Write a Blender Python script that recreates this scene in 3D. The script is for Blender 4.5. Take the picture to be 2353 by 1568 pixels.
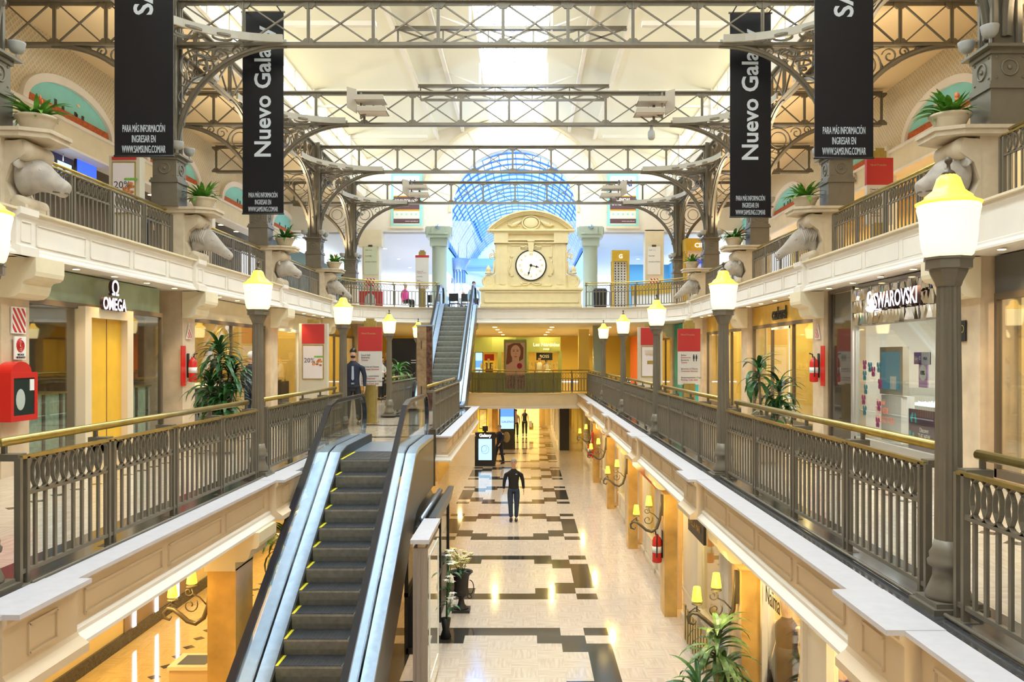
import bpy, math, random
from mathutils import Vector, Matrix, Euler
random.seed(7)
C = bpy.context.scene.collection
D = bpy.data
for o in list(D.objects): D.objects.remove(o)
E = 4.95                       # eye height above the ground floor
F = 1960.0                     # focal length in pixels of the 2353 px wide frame
# ---------------------------------------------------------------- camera
cd = D.cameras.new('camera'); cam = D.objects.new('camera', cd); C.objects.link(cam)
cam.location = (0, 0, E); cam.rotation_euler = (math.radians(90), 0, 0)
cd.sensor_width = 36; cd.lens = 36*F/2353; cd.shift_x = -33.5/2353; cd.shift_y = 36.0/2353
cd.clip_start = .1; cd.clip_end = 400
sc = bpy.context.scene; sc.camera = cam
sc.view_settings.view_transform = 'Standard'; sc.view_settings.look = 'None'
sc.view_settings.exposure = 0.7; sc.view_settings.gamma = 1; sc.view_settings.use_curve_mapping = False
# ---------------------------------------------------------------- sky
w = D.worlds.new('sky'); sc.world = w; w.use_nodes = True
bg = w.node_tree.nodes['Background']; bg.inputs[0].default_value = (.80, .90, 1, 1); bg.inputs[1].default_value = 2.2
def col3(c): return (c[0], c[1], c[2])
def area(name, loc, sx, sy, power, color, rot=(0,0,0), spread=180):
    l = D.lights.new(name, 'AREA'); l.shape = 'RECTANGLE'; l.size = sx; l.size_y = sy
    l.energy = power; l.color = color; l.spread = math.radians(spread)
    o = D.objects.new(name, l); C.objects.link(o); o.location = loc; o.rotation_euler = rot; o.visible_camera = True
    return o
R = math.radians
DAY = (.93, .97, 1.0); WARM = (1.0, .76, .34); WARM2 = (1.0, .80, .52)
XC = -.5
# daylight coming in at the roof lantern and the clerestory windows
for y in (6, 16, 26, 36):
    area('skylight_daylight', (XC, y, E+12.9), 4.2, 9.8, 1500, DAY)
for y in (4, 14.5, 25, 35.5):
    area('clerestory_daylight', (XC-8.9, y, E+9.6), 9.8, 2.6, 520, DAY, (0, R(-75), 0)).rotation_euler = Euler((R(75), 0, R(-90)))
    area('clerestory_daylight', (XC+8.9, y, E+9.6), 9.8, 2.6, 520, DAY, (0, 0, 0)).rotation_euler = Euler((R(75), 0, R(90)))
area('vault_daylight', (XC, 56, E+15), 12, 26, 4500, DAY)
# ---------------------------------------------------------------- materials
MATS = {}
def mat(name, c, rough=.6, metal=0, emit=0, ec=None, noise=0, scale=6, bump=0, spec=.5, alpha=1):
    if name in MATS: return MATS[name]
    m = D.materials.new(name); m.use_nodes = True; nt = m.node_tree; b = nt.nodes['Principled BSDF']
    b.inputs['Base Color'].default_value = (*c, 1); b.inputs['Roughness'].default_value = rough
    b.inputs['Metallic'].default_value = metal; b.inputs['Specular IOR Level'].default_value = spec
    if emit:
        b.inputs['Emission Color'].default_value = (*(ec or c), 1); b.inputs['Emission Strength'].default_value = emit
    if noise or bump:
        tc = nt.nodes.new('ShaderNodeTexCoord'); n = nt.nodes.new('ShaderNodeTexNoise')
        n.inputs['Scale'].default_value = scale; n.inputs['Detail'].default_value = 5
        nt.links.new(tc.outputs['Object'], n.inputs['Vector'])
        if noise:
            r = nt.nodes.new('ShaderNodeValToRGB')
            r.color_ramp.elements[0].position = .3; r.color_ramp.elements[1].position = .7
            r.color_ramp.elements[0].color = (*[max(0, v*(1-noise)) for v in c], 1)
            r.color_ramp.elements[1].color = (*[min(1, v*(1+noise)) for v in c], 1)
            nt.links.new(n.outputs['Fac'], r.inputs['Fac']); nt.links.new(r.outputs['Color'], b.inputs['Base Color'])
        if bump:
            bp = nt.nodes.new('ShaderNodeBump'); bp.inputs['Strength'].default_value = bump; bp.inputs['Distance'].default_value = .02
            nt.links.new(n.outputs['Fac'], bp.inputs['Height']); nt.links.new(bp.outputs['Normal'], b.inputs['Normal'])
    MATS[name] = m; return m
def glassmat(name, tint, refl=.10):
    m = D.materials.new(name); m.use_nodes = True; nt = m.node_tree; nt.nodes.clear()
    o = nt.nodes.new('ShaderNodeOutputMaterial'); mx = nt.nodes.new('ShaderNodeMixShader')
    t = nt.nodes.new('ShaderNodeBsdfTransparent'); g = nt.nodes.new('ShaderNodeBsdfGlossy'); fr = nt.nodes.new('ShaderNodeLayerWeight')
    ma = nt.nodes.new('ShaderNodeMath'); ma.operation = 'MULTIPLY_ADD'; ma.inputs[1].default_value = .5; ma.inputs[2].default_value = refl
    ma.use_clamp = True
    t.inputs[0].default_value = (*tint, 1); g.inputs['Roughness'].default_value = .02; fr.inputs[0].default_value = .25
    nt.links.new(fr.outputs['Facing'], ma.inputs[0]); nt.links.new(ma.outputs[0], mx.inputs[0])
    nt.links.new(t.outputs[0], mx.inputs[1]); nt.links.new(g.outputs[0], mx.inputs[2]); nt.links.new(mx.outputs[0], o.inputs[0])
    MATS[name] = m; return m
glass = glassmat('clear_glass', (.93, .96, .95), .03)
vglass = glassmat('blue_roof_glass', (.36, .62, 1.0), .05)
cream = mat('cream_plaster', (.80, .70, .50), .7, noise=.04, scale=3)
creamw = mat('ivory_paint', (.86, .80, .72), .55, noise=.03, scale=2)
ledge = mat('white_stone_ledge', (.64, .62, .67), .45, noise=.04, scale=12)
white = mat('white_paint', (.88, .87, .84), .5)
peach = mat('peach_ceiling', (.86, .68, .42), .8)
roofm = mat('pale_roof_panel', (.90, .86, .70), .7)
metal = mat('grey_brown_painted_iron', (.185, .16, .12), .42, .2, noise=.08, scale=5)
metald = mat('dark_brown_iron', (.10, .08, .055), .4, .3, noise=.1, scale=8)
brass = mat('polished_brass', (.50, .39, .13), .28, .85, noise=.12, scale=9)
gold = mat('gold_paint', (.75, .48, .06), .35, .5, noise=.08, scale=4)
granite = mat('black_granite', (.06, .06, .065), .12, noise=.5, scale=40)
stone = mat('carved_limestone', (.62, .52, .38), .7, noise=.10, scale=5, bump=.15)
sculpt = mat('grey_cast_stone', (.46, .41, .36), .6, noise=.16, scale=7, bump=.25)
clockst = mat('honey_limestone', (.84, .72, .42), .65, noise=.05, scale=4, bump=.08)
black = mat('black_paint', (.012, .012, .014), .45)
blackg = mat('black_glass', (.01, .01, .012), .08)
rubber = mat('handrail_rubber', (.018, .02, .03), .22)
steel = mat('brushed_steel', (.36, .46, .60), .33, .85, noise=.1, scale=10)
step = mat('escalator_step', (.22, .215, .20), .5, .2, noise=.15, scale=15)
stept = mat('escalator_tread', (.055, .06, .07), .42, .3, noise=.3, scale=20)
yellow = mat('yellow_edge_paint', (.85, .75, .03), .5)
red = mat('signal_red', (.60, .02, .015), .35)
redm = mat('sign_red', (.50, .03, .03), .5)
green = mat('olive_green_paint', (.30, .34, .12), .45)
wood = mat('dark_wood', (.10, .05, .025), .4, noise=.3, scale=4)
terra = mat('terracotta_brick', (.55, .13, .035), .8, noise=.25, scale=14)
turq = mat('turquoise_mural', (.30, .72, .68), .8, noise=.04, scale=3)
skinm = mat('skin', (.62, .36, .25), .55); skind = mat('tan_skin', (.45, .25, .16), .55)
leafm = mat('leaf_green', (.035, .12, .03), .4, noise=.5, scale=5)
leaf2 = mat('bright_leaf_green', (.12, .33, .04), .4, noise=.5, scale=8)
leafv = mat('striped_leaf', (.09, .17, .05), .4, noise=.6, scale=14)
def emis(name, c, s): return mat(name, c, .6, emit=s, ec=c)
lampg = emis('lamp_globe_lit', (1, .81, .40), 1.15); lampc = mat('lamp_cap_glass', (1, .62, .10), .35, emit=.85, ec=(1, .55, .06))
shadem = emis('lampshade_lit', (1, .74, .03), 2.2)
downl = emis('downlight_lens', (1, .72, .3), 7)
neonw = emis('white_neon', (1, .86, 1), 1.1)
screenb = emis('blue_screen', (.10, .30, 1), .8); screenw = emis('white_screen', (.38, .66, 1), .75)
# ------------------------------------------------- mesh builder
class MB:
    def __init__(s): s.v = []; s.f = []; s.sm = []
    def add(s, vs, fs, smooth=False):
        n = len(s.v); s.v += [tuple(v) for v in vs]; s.f += [tuple(i+n for i in f) for f in fs]; s.sm += [smooth]*len(fs); return s
    def box(s, x0, x1, y0, y1, z0, z1):
        if x0 > x1: x0, x1 = x1, x0
        if y0 > y1: y0, y1 = y1, y0
        if z0 > z1: z0, z1 = z1, z0
        return s.add([(x0,y0,z0),(x1,y0,z0),(x1,y1,z0),(x0,y1,z0),(x0,y0,z1),(x1,y0,z1),(x1,y1,z1),(x0,y1,z1)],
            [(0,3,2,1),(4,5,6,7),(0,1,5,4),(1,2,6,5),(2,3,7,6),(3,0,4,7)])
    def bar(s, a, b, w, h=None, up=(0,0,1)):
        a = Vector(a); b = Vector(b); h = h or w; d = (b-a).normalized(); u = Vector(up)
        if abs(d.dot(u)) > .98: u = Vector((1,0,0))
        r = d.cross(u).normalized()*w/2; q = r.cross(d).normalized()*h/2
        vs = [a-r-q, a+r-q, a+r+q, a-r+q, b-r-q, b+r-q, b+r+q, b-r+q]
        return s.add(vs, [(0,1,2,3),(7,6,5,4),(0,4,5,1),(1,5,6,2),(2,6,7,3),(3,7,4,0)])
    def tube(s, pts, r, n=6, closed=False, cap=True, smooth=True):
        pts = [Vector(p) for p in pts]; m = len(pts); rs = r if isinstance(r, (list, tuple)) else [r]*m
        vs = []; ref = None
        for i, p in enumerate(pts):
            if closed: t = pts[(i+1) % m]-pts[i-1]
            else: t = pts[min(i+1, m-1)]-pts[max(i-1, 0)]
            if t.length < 1e-9: t = Vector((0,0,1))
            t.normalize()
            if ref is None: ref = Vector((0,0,1)) if abs(t.z) < .9 else Vector((1,0,0))
            a = (ref-t*ref.dot(t))
            if a.length < 1e-6: a = t.orthogonal()
            a.normalize(); ref = a; b = t.cross(a)
            for k in range(n):
                th = 2*math.pi*(k+.5)/n; vs.append(p+(a*math.cos(th)+b*math.sin(th))*rs[i])
        fs = []
        for i in range(m if closed else m-1):
            j = (i+1) % m
            for k in range(n): fs.append((i*n+k, i*n+(k+1) % n, j*n+(k+1) % n, j*n+k))
        if not closed and cap: fs += [tuple(range(n))[::-1], tuple((m-1)*n+k for k in range(n))]
        return s.add(vs, fs, smooth)
    def ribbon(s, pts, w, t, nrm=(0,1,0), closed=False):
        """flat bar of width w along nrm and thickness t in the plane"""
        pts = [Vector(p) for p in pts]; m = len(pts); N = Vector(nrm).normalized(); vs = []
        for i, p in enumerate(pts):
            d = (pts[(i+1) % m]-pts[i-1]) if closed else (pts[min(i+1, m-1)]-pts[max(i-1, 0)])
            q = N.cross(d).normalized()*t/2; n = N*w/2
            vs += [p-n-q, p+n-q, p+n+q, p-n+q]
        fs = []
        for i in range(m if closed else m-1):
            j = (i+1) % m
            for k in range(4): fs.append((i*4+k, i*4+(k+1) % 4, j*4+(k+1) % 4, j*4+k))
        if not closed: fs += [(3,2,1,0), (m*4-4, m*4-3, m*4-2, m*4-1)]
        return s.add(vs, fs)
    def lathe(s, prof, c=(0,0,0), n=16, smooth=True, flute=0):
        vs = []; fs = []; m = len(prof)
        for (r, z) in prof:
            for k in range(n):
                th = 2*math.pi*k/n; rr = r*(1-(flute if k % 2 else 0)); vs.append((c[0]+rr*math.cos(th), c[1]+rr*math.sin(th), c[2]+z))
        for i in range(m-1):
            for k in range(n): fs.append((i*n+k, i*n+(k+1) % n, (i+1)*n+(k+1) % n, (i+1)*n+k))
        fs += [tuple(range(n))[::-1], tuple((m-1)*n+k for k in range(n))]
        return s.add(vs, fs, smooth)
    def prism(s, poly, O, U, V, W, d):
        """polygon in the plane O,U,V pushed along W by d"""
        O, U, V, W = map(Vector, (O, U, V, W)); n = len(poly)
        a = [O+U*p[0]+V*p[1] for p in poly]; b = [p+W*d for p in a]
        return s.add(a+b, [tuple(range(n))[::-1], tuple(range(n, 2*n))]+[(i, (i+1) % n, n+(i+1) % n, n+i) for i in range(n)])
    def ell(s, c, r, nu=10, nv=7, smooth=True):
        vs = []; fs = []
        for j in range(nv+1):
            ph = math.pi*j/nv
            for k in range(nu):
                th = 2*math.pi*k/nu; vs.append((c[0]+r[0]*math.sin(ph)*math.cos(th), c[1]+r[1]*math.sin(ph)*math.sin(th), c[2]+r[2]*math.cos(ph)))
        for j in range(nv):
            for k in range(nu): fs.append((j*nu+k, (j+1)*nu+k, (j+1)*nu+(k+1) % nu, j*nu+(k+1) % nu))
        return s.add(vs, fs, smooth)
    def loft(s, rings, smooth=True, cap=True):
        n = len(rings[0]); vs = [p for r in rings for p in r]; fs = []
        for i in range(len(rings)-1):
            for k in range(n): fs.append((i*n+k, i*n+(k+1) % n, (i+1)*n+(k+1) % n, (i+1)*n+k))
        if cap: fs += [tuple(range(n))[::-1], tuple((len(rings)-1)*n+k for k in range(n))]
        return s.add(vs, fs, smooth)
    def xf(s, M):
        s.v = [tuple(M @ Vector(v)) for v in s.v]; return s
    def join(s, o, M=None):
        vs = o.v if M is None else [tuple(M @ Vector(v)) for v in o.v]
        n = len(s.v); s.v += vs; s.f += [tuple(i+n for i in f) for f in o.f]; s.sm += o.sm; return s
    def build(s, name, m, parent=None, world=False, fix=True):
        me = D.meshes.new(name); vs = s.v
        if world and parent is not None:
            L = parent['_o']; vs = [(v[0]-L[0], v[1]-L[1], v[2]-L[2]) for v in vs]
        me.from_pydata(vs, [], s.f); me.polygons.foreach_set('use_smooth', s.sm); me.materials.append(m)
        if fix:
            import bmesh
            b = bmesh.new(); b.from_mesh(me); bmesh.ops.recalc_face_normals(b, faces=b.faces); b.to_mesh(me); b.free()
        me.update(); o = D.objects.new(name, me); C.objects.link(o)
        if parent is not None: o.parent = parent; CH.setdefault(parent.name, []).append(o)
        return o
CH = {}
def thing(name, label, cat, loc=(0,0,0), rz=0, group=None):
    o = D.objects.new(name, None); C.objects.link(o); o.location = loc; o.rotation_euler = (0, 0, rz)
    o.empty_display_size = .1; o['label'] = label; o['category'] = cat; o['_o'] = [float(a) for a in loc]
    if group: o['group'] = group
    return o
def tag(o, label, cat, group=None, kind=None):
    o['label'] = label; o['category'] = cat
    if group: o['group'] = group
    if kind: o['kind'] = kind
    return o
def struct(name, mb, m): o = mb.build(name, m); o['kind'] = 'structure'; return o
def kids(o): return [c for c in D.objects if c.parent == o]
def copy_tree(o, loc=None, rz=None, label=None, group=None, parent=None):
    c = o.copy(); C.objects.link(c); c.parent = parent
    if parent is not None: CH.setdefault(parent.name, []).append(c)
    if loc is not None: c.location = loc; c['_o'] = [float(a) for a in loc]
    if rz is not None: c.rotation_euler = (0, 0, rz)
    if label: c['label'] = label
    if group: c['group'] = group
    for k in list(CH.get(o.name, [])): copy_tree(k, parent=c)
    return c
def hz(h): return E+h                       # height given relative to the eye
def at(px, py, y): return Vector(((px-1210)/F*y, y, E+(820-py)/F*y))
def text(s, size, m, name='lettering', parent=None, M=None, depth=.004, align='CENTER', bold=0, sx=1.0, space=1.0):
    cu = D.curves.new(name, 'FONT'); cu.body = s; cu.size = size; cu.extrude = depth; cu.align_x = align; cu.offset = bold; cu.space_character = space
    cu.resolution_u = 3
    t = D.objects.new(name, cu); C.objects.link(t); dg = bpy.context.evaluated_depsgraph_get()
    me = D.meshes.new_from_object(t.evaluated_get(dg)); D.objects.remove(t)
    me.transform((M or Matrix.Identity(4)) @ Matrix.Diagonal((sx, 1, 1, 1)))
    me.materials.clear(); me.materials.append(m); o = D.objects.new(name, me); C.objects.link(o)
    if parent is not None: o.parent = parent; CH.setdefault(parent.name, []).append(o)
    return o
def litsign(s_, size, m, t, M, align='LEFT', sx=1, depth=.03, bold=.004):
    text(s_, size, mat('sign_letter_side', (.05, .03, .04), .4), 'letter_body', t, M, depth=depth, align=align, sx=sx, bold=bold*2)
    return text(s_, size, m, 'lit_letter_face', t, M @ Matrix.Translation((0, 0, depth+.004)), depth=.002, align=align, sx=sx, bold=bold)
def frame_M(o, u, v):
    """matrix whose local x,y run along u,v from o"""
    u = Vector(u).normalized(); v = Vector(v).normalized(); n = u.cross(v); M = Matrix((u, v, n)).transposed().to_4x4(); M.translation = Vector(o); return M
FACE = lambda x, y, z: frame_M((x, y, z), (1,0,0), (0,0,1))             # readable from -y
FACER = lambda x, y, z: frame_M((x, y, z), (0,-1,0), (0,0,1))            # on the right side, facing -x
FACEL = lambda x, y, z: frame_M((x, y, z), (0,1,0), (0,0,1))             # on the left side, facing +x
def spiral(c, r0, r1, a0, turns, n=18):
    return [(c[0]+(r0+(r1-r0)*i/n)*math.cos(a0+turns*2*math.pi*i/n), c[1]+(r0+(r1-r0)*i/n)*math.sin(a0+turns*2*math.pi*i/n)) for i in range(n+1)]
# sweep of a profile [(out,z)] along a plan path; out is to the left of the direction of travel
def normals(path):
    ns = []
    for i in range(len(path)):
        a = Vector(path[max(i-1, 0)]); b = Vector(path[i]); c = Vector(path[min(i+1, len(path)-1)])
        d1 = (b-a).normalized() if i else None; d2 = (c-b).normalized() if i < len(path)-1 else None
        d1 = d1 or d2; d2 = d2 or d1
        n1 = Vector((-d1.y, d1.x)); n2 = Vector((-d2.y, d2.x)); n = (n1+n2).normalized(); ns.append(n/max(.3, n.dot(n1)))
    return ns
def sweep(mb, path, prof):
    path = [Vector(p[:2]) for p in path]; ns = normals(path)
    rings = [[(p.x+n.x*o, p.y+n.y*o, z) for (o, z) in prof] for p, n in zip(path, ns)]
    return mb.loft(rings, smooth=False)
def sub(path, s0, s1, step=99):
    path = [Vector(p[:2]) for p in path]; out = []; acc = 0
    def pt(s):
        a = 0
        for i in range(len(path)-1):
            L = (path[i+1]-path[i]).length
            if s <= a+L or i == len(path)-2: return path[i].lerp(path[i+1], (s-a)/L)
            a += L
    out.append(pt(s0))
    for i in range(1, len(path)-1):
        acc += (path[i]-path[i-1]).length
        if s0+1e-4 < acc < s1-1e-4: out.append(path[i])
    out.append(pt(s1)); return out
def plen(path): return sum((Vector(path[i+1][:2])-Vector(path[i][:2])).length for i in range(len(path)-1))
def panel_frame(mb, path, s0, s1, z0, z1, w=.022, d=.018):
    p = sub(path, s0, s1)
    for z in (z0, z1): sweep(mb, p, [(0, z-w/2), (d, z-w/2), (d, z+w/2), (0, z+w/2)])
    for s in (s0, s1):
        q = sub(path, s-w/2, s+w/2); sweep(mb, q, [(0, z0), (d, z0), (d, z1), (0, z1)])
# ================================================================ large structure
G = [5.65+6.25*k for k in range(-1, 6)]            # grid of the upper columns: -0.6 ... 36.9
GC = [4.6, 10.4, 16.2, 21.95, 27.7, 33.5]         # grid of the ground floor columns
def SX(s, half): return XC+s*half
zM, zU = hz(-1.66), hz(2.02)
def nodes(m): return m.node_tree, m.node_tree.nodes, m.node_tree.links
# ---- marble floor of the nave with the dark stepped pattern
def math_node(nt, op, a, b=None, c=None):
    n = nt.nodes.new('ShaderNodeMath'); n.operation = op
    for i, v in enumerate((a, b, c)):
        if v is None: continue
        if isinstance(v, (int, float)): n.inputs[i].default_value = v
        else: nt.links.new(v, n.inputs[i])
    return n.outputs[0]
def floor_mat(name, pattern, c1, c2, dark=(.055, .05, .042)):
    m = D.materials.new(name); m.use_nodes = True; nt = m.node_tree; b = nt.nodes['Principled BSDF']
    tc = nt.nodes.new('ShaderNodeTexCoord'); sp = nt.nodes.new('ShaderNodeSeparateXYZ'); nt.links.new(tc.outputs['Object'], sp.inputs[0])
    X, Y = sp.outputs[0], sp.outputs[1]
    M = lambda *a: math_node(nt, *a)
    T = .425
    # block tone: basket of tiles with a streak direction that alternates
    ux = M('DIVIDE', M('ADD', X, .455+.5*T), T); uy = M('DIVIDE', M('ADD', Y, -19.3+.5*T), T)
    fx = M('FLOOR', ux); fy = M('FLOOR', uy)
    par = M('MODULO', M('ABSOLUTE', M('ADD', fx, fy)), 2.0)
    nz = []
    for sc_ in ((2.2, 22, 1), (22, 2.2, 1)):
        mp = nt.nodes.new('ShaderNodeMapping'); mp.inputs['Scale'].default_value = sc_; nt.links.new(tc.outputs['Object'], mp.inputs[0])
        n = nt.nodes.new('ShaderNodeTexNoise'); n.inputs['Scale'].default_value = 1; n.inputs['Detail'].default_value = 4; nt.links.new(mp.outputs[0], n.inputs['Vector']); nz.append(n.outputs['Fac'])
    mix = nt.nodes.new('ShaderNodeMix'); nt.links.new(par, mix.inputs[0]); nt.links.new(nz[0], mix.inputs[2]); nt.links.new(nz[1], mix.inputs[3])
    r = nt.nodes.new('ShaderNodeValToRGB'); r.color_ramp.elements[0].position = .36; r.color_ramp.elements[1].position = .6
    r.color_ramp.elements[0].color = (*c2, 1); r.color_ramp.elements[1].color = (*c1, 1); nt.links.new(mix.outputs[0], r.inputs[0])
    out = r.outputs[0]
    lx = M('LESS_THAN', M('FRACT', ux), .018); ly = M('LESS_THAN', M('FRACT', uy), .018); ln = M('MULTIPLY', M('MAXIMUM', lx, ly), .22)
    mj = nt.nodes.new('ShaderNodeMix'); mj.data_type = 'RGBA'; nt.links.new(ln, mj.inputs[0]); nt.links.new(out, mj.inputs[6]); mj.inputs[7].default_value = (.42, .36, .28, 1); out = mj.outputs[2]
    if pattern:
        u = M('DIVIDE', M('ABSOLUTE', M('ADD', X, .455)), T)
        v = M('DIVIDE', M('ABSOLUTE', M('SUBTRACT', M('MODULO', M('ADD', Y, -19.3+2.825+56.5), 5.65), 2.825)), T)
        def between(q, a, c): return M('MULTIPLY', M('GREATER_THAN', q, a), M('LESS_THAN', q, c))
        A = M('MULTIPLY', between(v, 3.5, 4.5), M('MAXIMUM', M('LESS_THAN', u, 2.5), between(u, 3.5, 4.5)))
        B = M('MULTIPLY', between(v, 2.5, 3.5), between(u, 1.5, 3.5))
        Cc = M('MULTIPLY', between(v, 1.5, 2.5), between(u, 2.5, 4.5))
        Dd = M('MULTIPLY', M('LESS_THAN', v, 1.5), between(u, 3.5, 4.5))
        dk = M('MAXIMUM', M('MAXIMUM', A, B), M('MAXIMUM', Cc, Dd))
    else:   # small dark diamonds in rows along the aisle
        a = M('ABSOLUTE', M('SUBTRACT', M('FRACT', M('DIVIDE', M('ADD', Y, 100), .45)), .5)); c = M('ABSOLUTE', M('SUBTRACT', M('FRACT', M('DIVIDE', M('ADD', X, 106.05), 3.4)), .5))
        dk = M('LESS_THAN', M('ADD', M('MULTIPLY', a, .45), M('MULTIPLY', c, 3.4)), .11)
    mk = nt.nodes.new('ShaderNodeMix'); mk.data_type = 'RGBA'; nt.links.new(dk, mk.inputs[0]); nt.links.new(out, mk.inputs[6]); mk.inputs[7].default_value = (*dark, 1)
    nt.links.new(mk.outputs[2], b.inputs['Base Color']); b.inputs['Roughness'].default_value = .09; b.inputs['Specular IOR Level'].default_value = .65
    MATS[name] = m; return m
fm = floor_mat('ivory_marble_with_dark_steps', True, (.74, .64, .55), (.62, .52, .43))
fs_ = floor_mat('warm_marble_with_diamonds', False, (.80, .60, .27), (.70, .50, .20))
fg = floor_mat('gallery_marble', False, (.66, .58, .48), (.55, .47, .38))
struct('floor', MB().box(-3.45, 4.9, -3, 62, -.2, 0), fm)
struct('floor', MB().box(-11, -3.45, -3, 62, -.2, 0), fs_)
def ngon(name, poly, z0, z1, m):
    return struct(name, MB().prism(poly, (0,0,z0), (1,0,0), (0,1,0), (0,0,1), z1-z0), m)
# ---- mid level slab
bow = [(2.36+(-5.78)*t, 38.6-.35*math.sin(math.pi*t)) for t in [i/8 for i in range(9)]]
midpoly = [(2.42,-3), (2.42,38.66)]+[(x, y+.06) for x, y in bow[1:-1]]+[(-3.42,38.6), (-3.48,28.14), (-1.7,28.14), (-1.7,17.76), (-2.0,17.76), (-2.0,15.3), (-3.48,15.3), (-3.48,-3), (-11,-3), (-11,62), (10.5,62), (10.5,-3)]
ngon('floor', midpoly, hz(-2.15), hz(-1.70), fg)
# ---- upper level slab
arcR = [(2.55+3.4*math.cos(a), 31.6+3.4*math.sin(a)) for a in [math.pi/2*i/10 for i in range(11)]]
arcL = [(-3.55-3.4*math.sin(a), 31.6+3.4*math.cos(a)) for a in [math.pi/2*i/10 for i in range(11)]]
upath = [(5.95, -3)]+arcR+arcL+[(-6.95, -3)]
upoly = [(5.9, -3)]+[(x+.03, y+.05) for x, y in arcR]+[(x-.03, y+.05) for x, y in arcL]+[(-7.0, -3), (-14.5,-3), (-14.5,80), (14,80), (14,-3)]
ngon('floor', upoly, hz(1.40), hz(1.98), creamw)
# ---- fascias (mouldings, frames)
def fascia(name, path, zt, zb, mt, led=None, frames=None, prof2=None, ledw=.30):
    mb = MB()
    p = [(-.05, zt-.03), (.03, zt-.03), (.03, zt-.07), (0, zt-.10), (0, zb+.13), (-.05, zb+.13)]
    sweep(mb, path, p)
    bm_ = MB(); sweep(bm_, path, [(-.05, zb+.13), (.012, zb+.13), (.03, zb+.11), (.03, zb+.08), (.09, zb+.03), (.09, zb), (-.05, zb)]); struct(name, bm_, creamw)
    L = plen(path)
    for (a, b) in (frames or []):
        if b <= L: panel_frame(mb, path, a, b, zb+.19, zt-.16)
    o = struct(name, mb, mt)
    l = MB(); sweep(l, path, [(-ledw, zt-.03), (.10, zt-.03), (.10, zt), (-ledw, zt)]); struct(name, l, led or ledge)
def frames_for(L, joints, small=.55, n=4, start=0):
    """small panel beside each joint and n long ones between joints"""
    fr = []
    J = [j for j in joints if 0 < j < L]
    J = [0]+J+[L]
    for a, b in zip(J, J[1:]):
        span = b-a
        if span < 1.2: continue
        k = max(1, round(span/1.45)); wd = (span-.25)/k
        for i in range(k): fr.append((a+.22+i*wd, a+.22+(i+1)*wd-.16))
    return fr
# upper: joints with a small projecting pilaster every bay
s0 = 3
uj = [y+3 for y in (5.65, 11.9, 18.15, 24.4, 30.65)]
Lu = plen(upath); uj2 = uj+[34.6+5.34+2, 34.6+5.34+4.1]+[Lu-j for j in uj[::-1]]
fascia('trim_1', upath, hz(2.02), hz(1.38), creamw, led=cream, frames=frames_for(Lu, uj2), ledw=.25)
mb = MB()
for j in uj+[Lu-j for j in uj]:
    q = sub(upath, j-.02, j+.42); sweep(mb, q, [(0, hz(1.38)), (.14, hz(1.38)), (.14, hz(1.5)), (.08, hz(1.53)), (.08, hz(1.9)), (.14, hz(1.94)), (.14, hz(2.03)), (0, hz(2.03))])
    panel_frame(mb, [(p[0]+0, p[1]) for p in q], .10, .34, hz(1.58), hz(1.85), .02, .095)
struct('trim_2', mb, creamw)
beige = mat('beige_plaster', (.72, .57, .39), .6, noise=.03, scale=2)
# mid level
LZ_R = [5.6, 11.85, 18.0, 24.2, 30.5]; LZ_L = [5.9, 11.8, 17.2]
rp = [(2.36,-3), (2.36,38.6)]
lp = [(-3.42,15.3), (-3.42,-3)]
def midf(idx, path, joints):
    L = plen(path); fascia('trim_%d' % idx, path, hz(-1.64), hz(-2.17), beige, frames=frames_for(L, sorted(joints)), ledw=.15)
midf(3, rp, [y+3-.5 for y in LZ_R]+[y+3+.5 for y in LZ_R]); midf(4, lp, [15.3-y+.5 for y in LZ_L[:2]]+[15.3-y-.5 for y in LZ_L[:2]])
midf(5, [(-1.65,28.2), (-1.65,17.7), (-1.95,17.7)], []); midf(6, [(-3.42,38.6), (-3.42,28.2), (-1.65,28.2)], [])
fascia('trim_7', bow, hz(-1.64), hz(-2.34), cream, led=cream, frames=[(.5, 2.6), (3.0, 5.3)], ledw=.2)
mb = MB(); lb = MB()
for (X, s, zs) in ((2.36, -1, LZ_R), (-3.42, 1, LZ_L[:2])):
    for y in zs:
        path = [(X, y-.5), (X, y+.4)] if s < 0 else [(X, y+.4), (X, y-.5)]
        sweep(mb, path, [(0, hz(-2.17)), (.19, hz(-2.17)), (.19, hz(-2.11)), (.12, hz(-2.06)), (.10, hz(-2.03)), (.10, hz(-1.74)), (.13, hz(-1.70)), (.13, hz(-1.67)), (0, hz(-1.67))])
        panel_frame(mb, path, .28, .62, hz(-1.98), hz(-1.78), .02, .115)
        sweep(lb, path, [(-.15, hz(-1.67)), (.21, hz(-1.67)), (.21, hz(-1.636)), (-.15, hz(-1.636))])
struct('trim_8', mb, beige); struct('trim_9', lb, ledge)
# granite strips beside the railings
mb = MB(); mb.box(2.51, 3.05, -3, 38.6, hz(-1.72), hz(-1.65)); mb.box(-4.1, -3.57, -3, 15.3, hz(-1.72), hz(-1.65))
mb.box(-4.1, -3.57, 24, 38.5, hz(-1.72), hz(-1.65)); mb.box(-2.2, -1.80, 17.85, 28, hz(-1.72), hz(-1.65)); mb.box(-4.1, -2.0, 17.9, 18.1, hz(-1.72), hz(-1.69)); mb.box(-4.1,-2.0, 21, 21.1, hz(-1.72), hz(-1.69))
struct('trim_10', mb, granite)
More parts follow.
